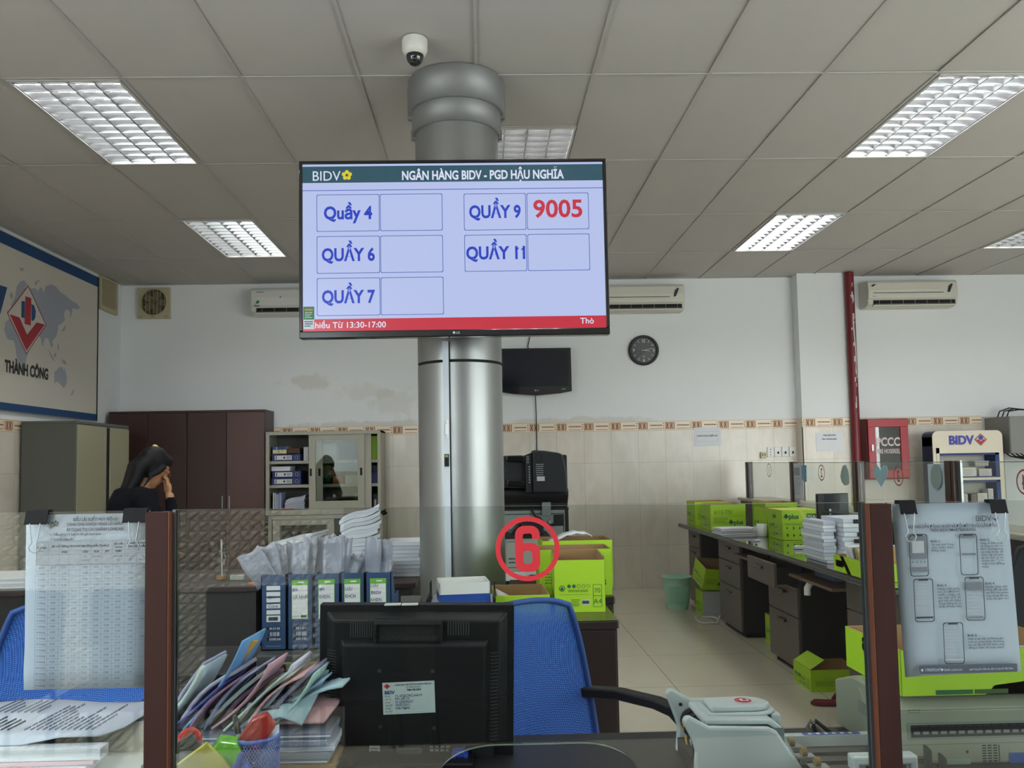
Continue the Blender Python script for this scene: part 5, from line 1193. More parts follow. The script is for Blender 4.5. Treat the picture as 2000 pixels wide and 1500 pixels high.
pedestal(5.13, 5.66, 'drawer unit under the teller desk with its top drawer pulled open', True)
pedestal(3.75, 4.43, 'nearest drawer unit under the teller desk, beside the dark pillar of the counter')
m_tray = P('keyboard_tray', (104, 82, 68), .45)
for y0, y1, lab in ((5.68, 6.26, 'pull out keyboard tray under the desk near the far cartons'), (4.46, 5.10, 'pull out keyboard tray under the desk beside the open drawer')):
    b = B(); b.box(1.875, 2.30, y0, y1, .632, .648, m_tray); b.box(1.95, 2.25, y0+.005, y0+.017, .648, .722, m_black); b.box(1.95, 2.25, y1-.017, y1-.005, .648, .722, m_black); tag(b.obj('keyboard_tray'), lab, 'tray', 'keyboard trays under the teller desk')
item('computer_box', 2.1, 4.7, .649, .22, .28, .045, (90, 104, 136), 'flat blue grey device lying on the near keyboard tray', 'device')
b = B(); b.tube([(1.93, 5.0, .66), (1.90, 4.99, .62), (1.90, 4.99, .58)], .02, m_white, 8); tag(b.obj('white_plug', loc=(0, -.12, -.03)), 'white plug adaptor hanging below the near keyboard tray', 'plug')

# things on the teller desk
carton('green carton nearest the back wall on the teller desk, lid off', (2.06, 7.62, .7635), .0, .30, .30, .215, print_side, print_end)
carton('green carton with handwriting on its end at the far part of the teller desk', (2.055, 7.10, .7635), .0, .30, .32, .215, lambda fr, w, h: (fr.text('6112-T03', w*.36, h*.62, h*.16, m_gink, width=w*.5), print_side(fr, w, h)), print_end)
carton('green carton with full open top, right of the handwritten one', (2.49, 7.05, .7635), .0, .27, .34, .225, print_side, print_end)
carton('green carton behind the lidded one on the teller desk', (2.32, 6.52, .7635), .0, .27, .30, .205, print_end, print_end)
carton('lidded green carton with a lime cover and picture print on the teller desk', (2.31, 6.14, .7635), .0, .275, .30, .215, print_pict, print_end, open_=False, lid=True)
for (x, y, z, w, lab) in ((2.06, 7.08, .90, .26, 'papers filling the handwritten green carton'), (2.49, 7.05, .90, .24, 'papers filling the green carton right of the handwritten one'), (2.06, 7.62, .90, .26, 'papers filling the carton nearest the back wall')):
    tag(sheets(w, .25, .06, [m_kraft, m_paper, m_kraft], int(x*10+y), .004, 5).obj('filed_papers', loc=(x, y, z)), lab, 'papers', 'papers in the teller desk cartons')
tag(sheets(.30, .21, .05, [m_paper, m_pap2, m_paper, P('paper_pinkish', (206, 176, 184), .8)], 41, .014, 6).obj('paper_pile', loc=(2.005, 6.60, .7635), rot=(0, 0, .05)), 'low pile of white papers in front of the handwritten carton', 'papers')
t = thing('mug', 'white mug standing between the cartons on the teller desk', 'mug', (2.155, 6.40, .7635), 2.6)
t.location = (2.13, 6.32, .7635); b = B(); b.lathe([(.033, 0), (.038, .01), (.038, .095), (.034, .095), (.034, .01)], m_white, seg=20); b.obj('body', t)
b = B(); b.tube([(.036, 0, .075), (.062, 0, .07), (.066, 0, .05), (.058, 0, .03), (.036, 0, .025)], .005, m_white, 8); b.obj('handle', t)
item('stapler', 2.065, 5.37, .7635, .085, .035, .022, (196, 196, 190), 'white stapler on the shiny teller desk in front of the lidded carton', 'stapler', rz=-.15)
item('paper_slip', 1.975, 5.95, .7635, .06, .02, .012, (206, 206, 206), 'small folded white slip on the teller desk', 'slip', rz=.6)
t = thing('flat_monitor', 'black flat monitor seen from behind on the teller desk', 'monitor', (2.30, 5.42, .7635), .12)
b = B(); b.box(-.11, .115, -.012, .012, .09, .36, m_bez); F(b, (-.02, -.012, .25)).circ(0, 0, .009, m_frame).rect(-.006, .006, -.03, -.022, m_frame); b.obj('panel', t, .006)
b = B(); b.box(-.02, .02, .0, .03, 0, .12, m_black); b.box(-.09, .09, -.07, .09, 0, .012, m_black); b.obj('stand', t, .004)
def clips(b, w, h, n):
    fr = F(b, (0, -.1505, 0))
    rn = random.Random(8)
    for k in range(n): u = -.05+.02*(k % 3); fr.rect(u, u+.06+.03*rn.random(), h*(k+.2)/n, h*(k+.85)/n, m_black, 3)
b = sheets(.21, .30, .255, [m_paper, m_pap2], 51, .008, 10); clips(b, .21, .255, 7); tag(b.obj('paper_stack', loc=(2.105, 4.72, .7635)), 'tall stack of clipped white paper bundles on the near teller desk', 'paper stack', 'paper stacks on the teller desk')
tag(sheets(.07, .30, .235, [m_pap2, m_paper, m_pap3], 52, .012, 12).obj('paper_stack', loc=(1.945, 4.78, .7635)), 'narrow curling stack of papers left of the clipped bundles', 'paper stack', 'paper stacks on the teller desk')
t = thing('drink_bottle', 'blue and green plastic bottle beside the paper stack on the teller desk', 'bottle', (2.05, 5.06, .7635)); b = B(); b.lathe([(.032, 0), (.034, .01), (.034, .10), (.014, .14), (.014, .155)], P('bottle_blue', (40, 84, 140), .2), seg=16); b.obj('body', t); b = B(); b.lathe([(.016, .155), (.016, .175)], P('bottle_green', (40, 120, 96), .3), seg=14); b.obj('cap', t)
t = carton('shallow green carton lid full of envelopes at the near end of the teller desk', (2.06, 4.13, .7635), .0, .42, .46, .085, None, lambda fr, w, h: (fr.poly([(w*.35, 0), (w*.45, 0), (w*.25, h), (w*.15, h)], m_lime), fr.text('plus', w*.75, h*.7, h*.4, m_gdark, bold=.03, mirror=True), fr.rect(w*.05, w*.25, h*.3, h*.7, m_lime)))
for k, c in enumerate(((170, 130, 70), (176, 138, 78), (150, 118, 60), (196, 176, 120), (178, 140, 84), (66, 104, 96), (206, 206, 206), (212, 190, 196), (200, 204, 212))):
    b = B(); b.box(-.195, .16, -.004, .004, 0, .14, P('env_%d' % k, c, .8)); tag(b.obj('envelope', loc=(2.06, 3.98+.028*k, .769), rot=(-.35, 0, 0)), 'envelope standing in the shallow green carton lid, '+('white' if k > 5 else 'dark green' if k == 5 else 'yellow brown'), 'envelope', 'envelopes in the carton lid')

# things on the floor under the teller desk
m_bask = P('basket_green', (172, 218, 198), .45)
t = thing('waste_basket', 'pale green plastic waste basket on the floor near the back wall', 'waste basket', (1.757, 7.60, 0))
b = B(); n = 44; R0, R1, HB = .095, .127, .295; ring = []
def rad(z): return R0+(R1-R0)*z/HB
b.lathe([(R0, 0), (R0, .012), (rad(.05), .05)], m_bask, seg=n); b.lathe([(rad(.215), .215), (rad(.285), .285), (.136, .287), (.136, .296), (.124, .296), (rad(.215)-.004, .215)], m_bask, seg=n, cap=False)
for k in range(n):
    a = 2*PI*k/n; b.tube([(rad(z)*math.cos(a), rad(z)*math.sin(a), z) for z in (.048, .217)], .0052, m_bask, 4, False)
for k in range(13):
    z = .052+.0135*k; b.lathe([(rad(z)+.002, z-.003), (rad(z)+.003, z), (rad(z)+.002, z+.003)], m_bask, seg=n, cap=False)
b.obj('basket', t)
carton('white sided green carton on the floor beside the waste basket', (1.985, 7.32, .0), .0, .20, .24, .21, lambda fr, w, h: fr.rect(0, w, 0, h, P('carton_white_side', (176, 178, 180), .6), 2), print_end, open_=False)
carton('green carton tipped over on top of the floor carton by the waste basket', (1.985, 7.30, .262), .08, .25, .26, .19, print_side, print_end, rot=(.28, .10, .12))
carton('green carton standing on the floor between two drawer units', (2.20, 6.0, 0), .0, .26, .28, .215, print_end, print_end)
carton('crushed open green carton on the floor under the desk beside the nearest drawer unit', (2.03, 4.95, 0), .0, .30, .27, .125, print_side, print_end, flap=[('l', -1.0), ('f', -2.2)])
t = thing('sandal', 'dark red rubber sandal on the floor by the nearest drawer unit', 'sandal', (1.905, 4.56, 0), -.2)
m_sand = P('sandal_red', (110, 30, 40), .7); b = B(); b.prism([(-.13, -.02), (-.10, -.042), (0, -.036), (.09, -.045), (.13, 0), (.10, .042), (0, .034), (-.10, .036)], m_sand, 'z', .004, .022); b.obj('sole', t, .004)
b = B(); b.tube([(-.0, -.04, .02), (.02, -.03, .05), (.05, 0, .062), (.02, .03, .05), (0, .038, .02)], [.012, .013, .013, .013, .012], m_sand, 8); b.obj('strap', t)
b = B(); p = [(1.86+.09*math.cos(a), 6.98+.16*math.sin(a), .01+.006*math.sin(3*a)) for a in [k*.4 for k in range(14)]]; b.tube(p+[(1.97, 7.0, .03), (2.02, 7.05, .06)], .006, m_white, 6); tag(b.obj('white_cable'), 'white cable coiled on the floor beside the white sided carton', 'cable')

# ------------------------------------------------------------------ side counter with glass partitions 1 to 4
m_post = P('post_brown', (58, 36, 30), .35, var=(7, .18), stretch=(6, 6, .5)); m_ledge = P('counter_stone', (168, 160, 146), .3, var=(5, .08)); g_part = GLASS('partition_glass', (.93, .955, .935), 1.5); m_gedge = P('glass_edge', (96, 112, 104), .15, spec=.8)
t = thing('side_counter', 'customer counter with stone ledge behind the teller desk on the right', 'counter', (2.72, 0, 0))
b = B(); b.box(-.03, .20, 2.4, 8.62, 0, .93, m_choc); b.obj('front', t); b = B(); b.box(-.06, .30, 2.4, 8.62, .93, .96, m_ledge); b.obj('ledge', t, .006)
PY_ = [8.40, 7.17, 5.93, 4.72, 3.48, 2.45]
plab = ['first brown post of the side counter, nearest the back wall', 'second brown post of the side counter with a hanging sheet', 'third brown post of the side counter in front of the red pipe', 'fourth brown post of the side counter in front of the brochure rack', 'fifth brown post of the side counter outside the view', 'brown end post of the side counter outside the view']
zt = 1.33
for k, y in enumerate(PY_):
    b = B(); b.box(2.695, 2.745, y-.045, y+.045, .961, zt, m_post)
    b.box(2.69, 2.695, y-.02, y+.02, .961, zt, m_post); tag(b.obj('partition_post', bevel=.004), plab[k], 'post', 'posts of the side counter')
    if k == 3: tag(B().box(2.72, 2.732, y-.078, y-.047, .961, zt, m_frame).obj('metal_strip'), 'shiny metal strip beside the fourth post of the side counter', 'strip')
def decal_geo(b, fr, u, v, R, num, m, mirror=False):
    fr.circring(u, v, R, R*.15, m, 1); fr.text(num, u, v-R*.56, R*1.12, m, bold=.02, sx=.82, k=1, mirror=mirror)
m_dec = P('decal_red', (190, 42, 52), .45)
glab = ['glass pane with red number 1 on the side counter', 'glass pane with red number 2 on the side counter', 'glass pane with red number 3 on the side counter', 'glass pane with red number 4 cut by the right edge', 'glass pane of the side counter outside the view']
for k in range(5):
    y1, y0 = PY_[k]-.046, PY_[k+1]+.046
    t = thing('partition_glass', glab[k], 'glass pane', (2.72, 0, 0), group='glass panes of the side counter')
    b = B(); b.box(-.004, .004, y0, y1, .962, zt-.01, g_part); b.box(-.0035, .0035, y0, y1, zt-.01, zt-.006, m_gedge); b.obj('pane', t)
    b = B(); yc = (7.82, 6.597, 5.362, 4.097, 3.0)[k]; fr = F(b, (.005, 0, 1.25-.01*k if k < 3 else 1.22), (0, 1, 0)); decal_geo(b, fr, yc, 0, .065, '12345'[k], m_dec); b.obj('number_sticker', t)
# paper cut-outs and sheets hung on the side glass
m_pale = P('pale_blue_paper', (150, 184, 194), .7, var=(30, .1))
def cut(name, pts, y, z, label, cat, m, x=2.712):
    b = B(); F(b, (x, y, z), (0, -1, 0), lift=0).poly(pts, m); tag(b.obj(name, solid=.002), label, cat)
heart = [(0, -.085), (.09, -.01), (.102, .03), (.09, .058), (.055, .066), (.015, .048), (0, .03), (-.015, .048), (-.055, .066), (-.09, .058), (-.102, .03), (-.09, -.01)]
cut('heart_cutout', heart, 5.575, 1.238, 'pale blue heart shaped paper stuck on the side glass near number 3', 'paper cut out', m_pale)
cut('cloud_cutout', [(-.06, -.05), (-.02, -.075), (.03, -.075), (.07, -.06), (.075, -.02), (.06, .04), (.02, .08), (-.03, .07), (-.06, .03), (-.078, -.01)], 6.135, 1.225, 'grey blue cloud shaped paper on the side glass right of number 2', 'paper cut out', P('grey_blue_paper', (148, 166, 168), .7))
cut('hanging_sheet', [(-.10, -.29), (.10, -.29), (.11, 0), (-.11, 0)], 7.02, 1.31, 'printed sheet and blue mask hanging beside the second post of the side counter', 'sheet', m_pap2, 2.70)
b = B(); F(b, (2.698, 7.02, 1.31), (0, -1, 0), lift=.001).rect(-.09, .04, -.10, -.03, MATS['print_grey']).lines(-.09, .05, -.27, -.11, 12, MATS['print_grey'], .4); tag(b.obj('sheet_print'), 'grey print on the sheet hanging beside the second post', 'print')
cut('face_mask', [(-.05, -.12), (.05, -.14), (.06, 0), (-.05, 0)], 6.87, 1.30, 'light blue face mask hanging by the second post of the side counter', 'mask', P('mask_blue', (120, 160, 186), .8), 2.69)
cut('hanging_sheet', [(-.09, -.33), (.085, -.33), (.085, 0), (-.09, 0)], 4.86, 1.312, 'pale sheet hanging left of the fourth post of the side counter', 'sheet', P('sheet_pale', (176, 190, 198), .75), 2.700)
cut('oval_cutout', [(.06*math.cos(a)*(1 if math.sin(a) > -.3 else 1.05), .075*math.sin(a)) for a in [2*PI*k/20 for k in range(20)]], 4.845, 1.235, 'grey green oval cut out on the pale sheet by the fourth post', 'paper cut out', P('grey_green_paper', (128, 146, 140), .7), 2.690)

# ------------------------------------------------------------------ the counter with its glass screen
GY = 1.43
t = thing('service_counter', 'front bank counter with stone ledge under the glass screen', 'counter', (0, 0, 0))
b = B(); b.box(-3.6, 2.62, 1.37, 1.465, 0, .775, m_choc); b.obj('front', t); b = B(); b.box(-3.6, 2.62, 1.18, 1.468, .775, .80, m_ledge); b.obj('ledge', t, .006)
m_work = P('desk_charcoal', (32, 32, 34), .45, spec=.3, var=(8, .08))
t = thing('teller_desk', 'black teller desk directly behind the glass screen', 'desk', (0, 0, 0))
b = B(); b.box(-1.75, 1.60, 1.47, 1.885, .715, .75, m_work); b.obj('desktop', t, .004)
for x in (-1.7, -.62, .62, 1.55): b = B(); b.box(x-.012, x+.012, 1.48, 1.86, 0, .715, m_deskblk); b.obj('side_panel', t)
g_cnt = GLASS('counter_glass', (.95, .97, .955), 1.85)
def edge_prism(b, pts, y0, y1, mf, me):
    n = len(pts); ar = sum(pts[i][0]*pts[(i+1) % n][1]-pts[(i+1) % n][0]*pts[i][1] for i in range(n))
    if ar < 0: pts = pts[::-1]
    b.add([(x, y0, z) for x, z in pts], [tuple(range(n))], mf); b.add([(x, y1, z) for x, z in pts], [tuple(range(n-1, -1, -1))], mf)
    b.add([(x, y0, z) for x, z in pts]+[(x, y1, z) for x, z in pts], [((i+1) % n, i, n+i, n+(i+1) % n) for i in range(n)], me)
def arch(c, hw=.172, top=.881, z0=.802):
    p = [(c+hw, z0), (c+hw, .825)]; N = 14
    for k in range(1, N): a = PI/2*k/N; p.append((c+hw-.10+.10*math.cos(a), .825+(top-.825)*math.sin(a)))
    return p+[(c+hw-.10, top), (c-hw+.10, top)]+[(c-hw+.10-.10*math.sin(PI/2*k/N), .825+(top-.825)*math.cos(PI/2*k/N)) for k in range(1, N)]+[(c-hw, .825), (c-hw, z0)]
def six(fr, u, v, m, w=.0215, h=.0395, t=.0135):
    def arc(cu, cv, r, a0, a1): return [(u+cu+r*math.cos(math.radians(a0+(a1-a0)*k/5)), v+cv+r*math.sin(math.radians(a0+(a1-a0)*k/5))) for k in range(6)]
    R, q = .0155, .004
    fr.ring(fr.rr(u-w, u+w, v-h, v+.010, .0145), t, m, 1)
    out = [(u+w, v+.0165)]+arc(w-R, h-R, R, 0, 90)+arc(-w+R, h-R, R, 90, 180)+[(u-w, v-.012)]
    inn = [(u-w+t, v-.012)]+arc(-w+t+q, h-t-q, q, 180, 90)+arc(w-t-q, h-t-q, q, 90, 0)+[(u+w-t, v+.0165)]
    for i in range(len(out)-1): fr.poly([out[i], out[i+1], inn[len(inn)-2-i], inn[len(inn)-1-i]][::-1], m, 1.7)
def screen(x0, x1, zl, zr, c, label, num=None, u=0, v=0):
    t = thing('counter_screen', label, 'glass screen', (0, 0, 0), group='glass screens of the front counter')
    b = B(); pts = [(x1, .802), (x1, zr), (x0, zl), (x0, .802)]+(arch(c)[::-1] if c is not None else [])
    edge_prism(b, pts, GY-.004, GY+.004, g_cnt, m_gedge); b.obj('pane', t)
    if num:
        b = B(); fr = F(b, (0, GY-.004, 0), lift=.0006); fr.circring(u, v, .0555, .0085, m_dec, 1); six(fr, u, v, m_dec); b.obj('number_sticker', t)
screen(-1.75, -.577, 1.296, 1.290, -1.2, 'glass screen at the left carrying the printed rate table')
screen(-.5345, .660, 1.291, 1.281, .083, 'middle glass screen with the big red number 6', '6', .072, 1.2125)
screen(.703, 1.85, 1.280, 1.274, 1.35, 'glass screen at the right carrying the printed phone guide')
m_pwood = P('post_wood', (50, 27, 23), .6, spec=.15, var=(5, .18), stretch=(8, 8, .5)); m_pedge = P('post_wood_edge', (92, 52, 34), .5, spec=.3, var=(5, .15), stretch=(8, 8, .5)); m_alud = P('channel_grey', (88, 92, 96), .3, .6)
for xs, s, lab in ((-.5756, 1, 'brown wooden counter post at the left of the middle glass screen'), (.7015, -1, 'brown wooden counter post at the right of the middle glass screen')):
    t = thing('counter_post', lab, 'post', (xs, 0, .801), group='wooden posts of the front counter')
    def bx(b, a0, a1, y0, y1, z1, m): b.box(min(s*a0, s*a1), max(s*a0, s*a1), y0, y1, 0, z1, m)
    zz = .487 if s > 0 else .478
    b = B(); bx(b, 0, .0385, 1.408, 1.440, zz, m_pwood); b.obj('wood', t, .001)
    b = B(); bx(b, .0386, .0402, 1.4075, 1.4265, zz, m_pedge); b.obj('edge_strip', t)
    b = B(); bx(b, .0404, .0455, 1.4225, 1.4255, zz+.003, m_alud); bx(b, .0404, .0455, 1.4345, 1.4375, zz+.003, m_alud); bx(b, .0386, .0404, 1.427, 1.4375, zz+.003, m_black); b.obj('glazing_channel', t)

# printed rate table clipped to the left screen
m_pp = P('printed_paper', (196, 204, 222), .7); m_hdr = P('table_header', (160, 166, 176), .75); m_tx = P('print_soft', (78, 82, 96), .7); m_rule = P('table_rule', (128, 134, 150), .7)
S_ = GY/1601*1.006
m_clip = P('clip_black', (9, 9, 13), .6, spec=.15)
def clip(x, w, label, z=1.2925):
    t = thing('binder_clip', label, 'binder clip', (x, GY, z), group='binder clips on the glass screens')
    b = B(); b.prism([(-.005, .002), (-.011, -.020), (-.009, -.021), (-.0055, -.004), (.008, -.004), (.013, -.021), (.015, -.020), (.010, .002)], m_clip, 'x', -w/2, w/2); b.tube([(-w/2, -.0105, -.0205), (w/2, -.0105, -.0205)], .0016, m_clip, 6); b.obj('body', t)
    for y in (-.0115, .0155):
        b = B(); b.tube([(-.009, y, -.020), (-.006, y-.001, -.045), (-.004, y-.001, -.052), (-.010, y-.001, -.060), (-.007, y-.001, -.067), (0, y-.001, -.070), (.007, y-.001, -.067), (.010, y-.001, -.060), (.004, y-.001, -.052), (.006, y-.001, -.045), (.009, y, -.020)], .0009, m_frame, 6); b.obj('wire_handle', t)
t = thing('rate_table', 'printed interest rate table hanging on the left glass screen', 'paper notice', (-.7895, GY+.006, 1.286))
b = B(); W_, H_ = .213, .297
g = [[(W_*j/6-.002*(1 if i > 6 else 0), .0012*math.sin(j*.9)*(i/8)+(.004*(i/8)**3), -H_*i/8) for j in range(7)] for i in range(8, -1, -1)]
b.sheet(g, m_pp); b.obj('sheet', t, solid=.0006)
b = B(); fr = F(b, (0, -.0035, 0), lift=.0004)
def px(x, y): return (x-50)*S_, -(y-991)*S_
def tx(s_, x, y, h, al='c', bold=.0, w=None): u, v = px(x, y); fr.text(s_, u, v, h*S_, m_tx, al, bold, width=w*S_ if w else None, k=2)
tx('V', 92, 1016, 11, 'l', .03)
for k in range(5): a = PI/2+2*PI*k/5; u, v = px(108+4*math.cos(a), 1008-4*math.sin(a)); fr.circ(u, v, 2.0*S_, m_ink, 2, 8)
tx('BIỂU LÃI SUẤT HUY ĐỘNG', 183, 1004, 5.6, bold=.04, w=84); tx('DÀNH CHO KHÁCH HÀNG CÁ NHÂN', 182, 1013, 5.6, bold=.04, w=106); tx('ÁP DỤNG TẠI CHI NHÁNH LONG AN', 182, 1023, 5.6, bold=.04, w=108)
tx('I.  Tiền gửi có kỳ hạn và tiền gửi thanh toán', 99, 1031, 4.2, 'l', .03, 95); tx('1.  Lãi suất niêm yết', 99, 1040, 4.2, 'l', .03, 42)
cols = [72, 95, 116, 134, 155, 175, 196, 216, 239, 261, 286]; y0, y1, RH = 1042, 1086, 11.0
u0, v0 = px(72, y0); u1, v1 = px(286, y1); fr.rect(u0, u1, v1, v0, m_hdr, 1)
tx('Kỳ hạn', 83, 1055, 4, bold=.03); tx('Lãi suất không rút trước hạn từng phần (%/năm)', 155, 1053, 4, bold=.04, w=108); tx('Lãi suất', 227, 1050, 3.8, bold=.03); tx('online', 227, 1056, 3.8, bold=.03); tx('Lãi suất rút trước', 262, 1049, 3.8, bold=.03, w=36); tx('hạn từng phần', 262, 1055, 3.8, bold=.03)
for s_, x in (('VND', 125), ('USD', 165), ('EUR', 186), ('JPY', 206), ('VND', 227)): tx(s_, x, 1064, 3.8, bold=.04)
for s_, x in (('Lãi', 165), ('Lãi suất', 186), ('Lãi suất', 227), ('Lãi suất', 250), ('Lãi', 273)): tx(s_, x, 1073, 3.4)
for s_, x in (('suất kỳ', 165), ('kỳ', 186), ('kỳ', 227), ('kỳ', 250), ('hàng kỳ', 273)): tx(s_, x, 1080, 3.4)
rows = ['KKH', '1 tuần', '2 tuần', '3 tuần', '1 tháng', '2 tháng', '3 tháng', '4 tháng', '5 tháng', '6 tháng', '7 tháng', '8 tháng', '9 tháng', '10 tháng', '11 tháng', '12 tháng', '13 tháng', '18 tháng', '24 tháng', '36 tháng', '60 tháng']
va = ['0.10', '0.20', '0.20', '0.20', '4.30', '4.30', '4.60', '4.60', '4.60', '4.85', '4.90', '4.90', '5.05', '5.05', '5.05', '6.40', '6.40', '6.40', '6.50', '6.50', '6.50']
yb = y1+RH*len(rows)
for k, r in enumerate(rows):
    yy = y1+RH*k+7.5; tx(r, 83, yy, 3.8)
    tx(va[k], 105, yy, 3.8); tx('%.2f' % (float(va[k])*.985), 125, yy, 3.8)
    if k > 3: tx('%.2f' % (float(va[k])*.97), 144, yy, 3.8)
    for x in (165, 186, 206): tx('0.00', x, yy, 3.8)
    tx('%.2f' % (float(va[k])+.1), 227, yy, 3.8)
    if k < 19: tx('%.2f' % float(va[k]), 250, yy, 3.8)
    if k in (5, 6, 9, 12): tx('%.2f' % (float(va[k])*.96), 273, yy, 3.8)
for y in [y0, 1060, 1067, y1]+[y1+RH*(k+1) for k in range(len(rows))]: u, v = px(72, y); fr.rect(u, px(286, 0)[0], v-.00022, v+.00022, m_rule, 2)
for x in cols: u, v = px(x, y0); fr.rect(u-.0002, u+.0002, px(0, yb)[1], v, m_rule, 2)
b.obj('print', t)
b = B(); b.sheet([[(-.0005+.214*j/6, -.0015-.0006*math.sin(j*2+i), -.299*i/6) for j in range(7)] for i in range(6, -1, -1)], GLASS('clear_sleeve', (.97, .97, .98), 1.75, .02)); o_ = b.obj('clear_sleeve', t); o_.location.y = -.0032
clip(-.7655, .0375, 'left black binder clip holding the rate table'); clip(-.599, .040, 'right black binder clip of the rate table, beside the left wooden post')

# printed phone guide clipped to the right screen
t = thing('phone_guide', 'printed phone banking guide sheet hanging on the right glass screen', 'paper notice', (.7155, GY+.006, 1.277))
b = B(); W_, H_ = .2055, .301
g = [[(W_*j/6+.012*(i/8), .0012*math.sin(j*1.1)*(i/8)+.003*(i/8)**2, -H_*i/8+.006*(j/6)*(i/8)) for j in range(7)] for i in range(8, -1, -1)]
b.sheet(g, m_pp); b.obj('sheet', t, solid=.0006)
b = B(); fr = F(b, (0, -.0035, 0), lift=.0004); Q = .2045/905
def q_(x, y): return (x-565)*Q+.010*((y-90)/1340), -(y-90)*Q
def tx(s_, x, y, h, al='c', bold=.0, w=None, m=None): u, v = q_(x, y); fr.text(s_, u, v, h*Q, m or m_tx, al, bold, width=w*Q if w else None, k=3)
tx('BIDV', 1208, 234, 42, 'l', .01, 122)
u, v = q_(1364, 212); d_ = 28*Q; fr.ring([(u, v-d_), (u+d_, v), (u, v+d_), (u-d_, v)], 3*Q, m_ink, 2); fr.poly([(u, v-.8*d_), (u+.75*d_, v), (u+.35*d_, v), (u, v-.3*d_), (u-.35*d_, v), (u-.75*d_, v)], m_ink, 2)
tx('HƯỚNG DẪN ĐĂNG NHẬP VÀ ĐỔI MẬT KHẨU LẦN ĐẦU', 1018, 280, 24, bold=.018, w=694); tx('TRÊN BIDV SMARTBANKING', 1020, 308, 22, bold=.018, w=362)
m_scr = P('print_grey_light', (176, 180, 188), .7); m_scr2 = P('print_grey_mid', (112, 118, 128), .7)
def phone(x0, x1, y0, y1, kind):
    ua, va_ = q_(x0, y1); ub, vb = q_(x1, y0); o = fr.rr(ua, ub, va_, vb, .0045)
    fr.ring(o, .0013, m_ink, 2); c = (ua+ub)/2; fr.rect(c-.0085, c+.0085, vb-.0035, vb-.0005, m_ink, 3)
    w, h = ub-ua, vb-va_
    if kind == 1:
        fr.rect(ua+.002, ub-.002, va_+h*.42, vb-.003, m_scr2, 1); fr.rect(ua+.002+w*.1, ub-.006, va_+h*.55, vb-.012, m_scr, 2)
        for k in range(4): fr.circ(ua+w*(.18+.21*k), va_+h*.34, w*.05, m_scr2, 2, 8)
        for k in range(2): fr.rect(ua+w*(.08+.45*k), ua+w*(.48+.45*k), va_+h*.11, va_+h*.22, m_scr2, 2)
    elif kind == 2: fr.rect(ua+.003, ub-.003, vb-h*.10, vb-h*.02, m_scr2, 2); fr.rect(ua+w*.1, ub-w*.1, va_+h*.48, va_+h*.53, m_scr2, 2); fr.lines(ua+w*.15, ub-w*.15, va_+h*.60, vb-h*.15, 4, m_scr, .25, .5, 2)
    elif kind == 4: fr.rect(ua+w*.1, ub-w*.1, vb-h*.31, vb-h*.12, m_scr2, 2); fr.lines(ua+w*.1, ub-w*.1, va_+h*.1, vb-h*.35, 7, m_scr, .3, .3, 2); fr.rect(ua+w*.1, ub-w*.1, va_+h*.05, va_+h*.09, m_scr2, 2)
    else: fr.lines(ua+w*.1, ub-w*.15, va_+h*.2, vb-h*.1, 9, m_scr, .25, .5, 2); fr.rect(ua+w*.06, ub-w*.06, va_+h*.08, va_+h*.12, m_ink if kind == 3 else m_scr, 2)
phone(660, 815, 325, 650, 1); phone(1055, 1205, 330, 648, 2); phone(668, 833, 668, 998, 3); phone(1070, 1230, 662, 996, 4); phone(872, 1040, 1007, 1322, 5)
for s_, x, y, ls in (('Bước 1:', 840, 390, ['Tại màn hình Trang', 'chủ, nhấn chọn', '[Đăng nhập]']), ('Bước 2:', 1227, 386, ['Nhập số điện thoại', 'đã đăng ký dịch vụ', 'BIDV Smartbanking', 'và mật khẩu đã', 'được cấp (chỉ gồm', 'ký tự chữ và số,', 'không dấu ".") =>', 'nhấn chọn [Đăng', 'nhập]']),
        ('Bước 3:', 862, 730, ['Nhập mật khẩu', 'mới, số CMND/HC', 'chiếu, nhập mã', 'xác nhận OTP đã', 'gửi tới số điện', 'thoại đăng ký và', 'nhấn [Hoàn tất]']), ('Bước 4:', 1240, 722, ['Nhấn [Cài đặt', 'PIN] để cài đặt', 'mã PIN cho phiên', 'ứng dụng đó xác', 'thực các giao dịch']), ('Bước 5:', 1068, 1116, ['Nhập và xác nhận mã PIN bao gồm', '6 ký tự, trùng khớp với thông', 'báo cài đặt mã PIN thành công', 'đồng ý nhấn OK hoàn thành.'])):
    tx(s_, x, y, 16, 'l', .04)
    for k, l in enumerate(ls): tx(l, x, y+26+22.5*k, 15, 'l', .01, w=(280 if s_ == 'Bước 5:' else 175) if len(l) > 11 else None)
ua, va_ = q_(670, 1393); ub, vb = q_(1437, 1330); fr.poly(fr.rr(ua, ub, va_, vb, .002), m_tx, 2); tx('19009247', 718, 1374, 22, 'l', .0, m=m_pp); tx('bidv.com.vn', 866, 1374, 20, 'l', m=m_pp); tx('ngân hàng tốt nhất cho dịch vụ bán lẻ Việt Nam', 1060, 1372, 15, 'l', w=340, m=m_pp)
for x in (693, 848): u, v = q_(x, 1364); fr.circ(u, v, .0022, m_pp, 3, 10)
b.obj('print', t)
clip(.7375, .0285, 'left black binder clip holding the phone guide', 1.2815); clip(.898, .0285, 'right black binder clip holding the phone guide', 1.280)

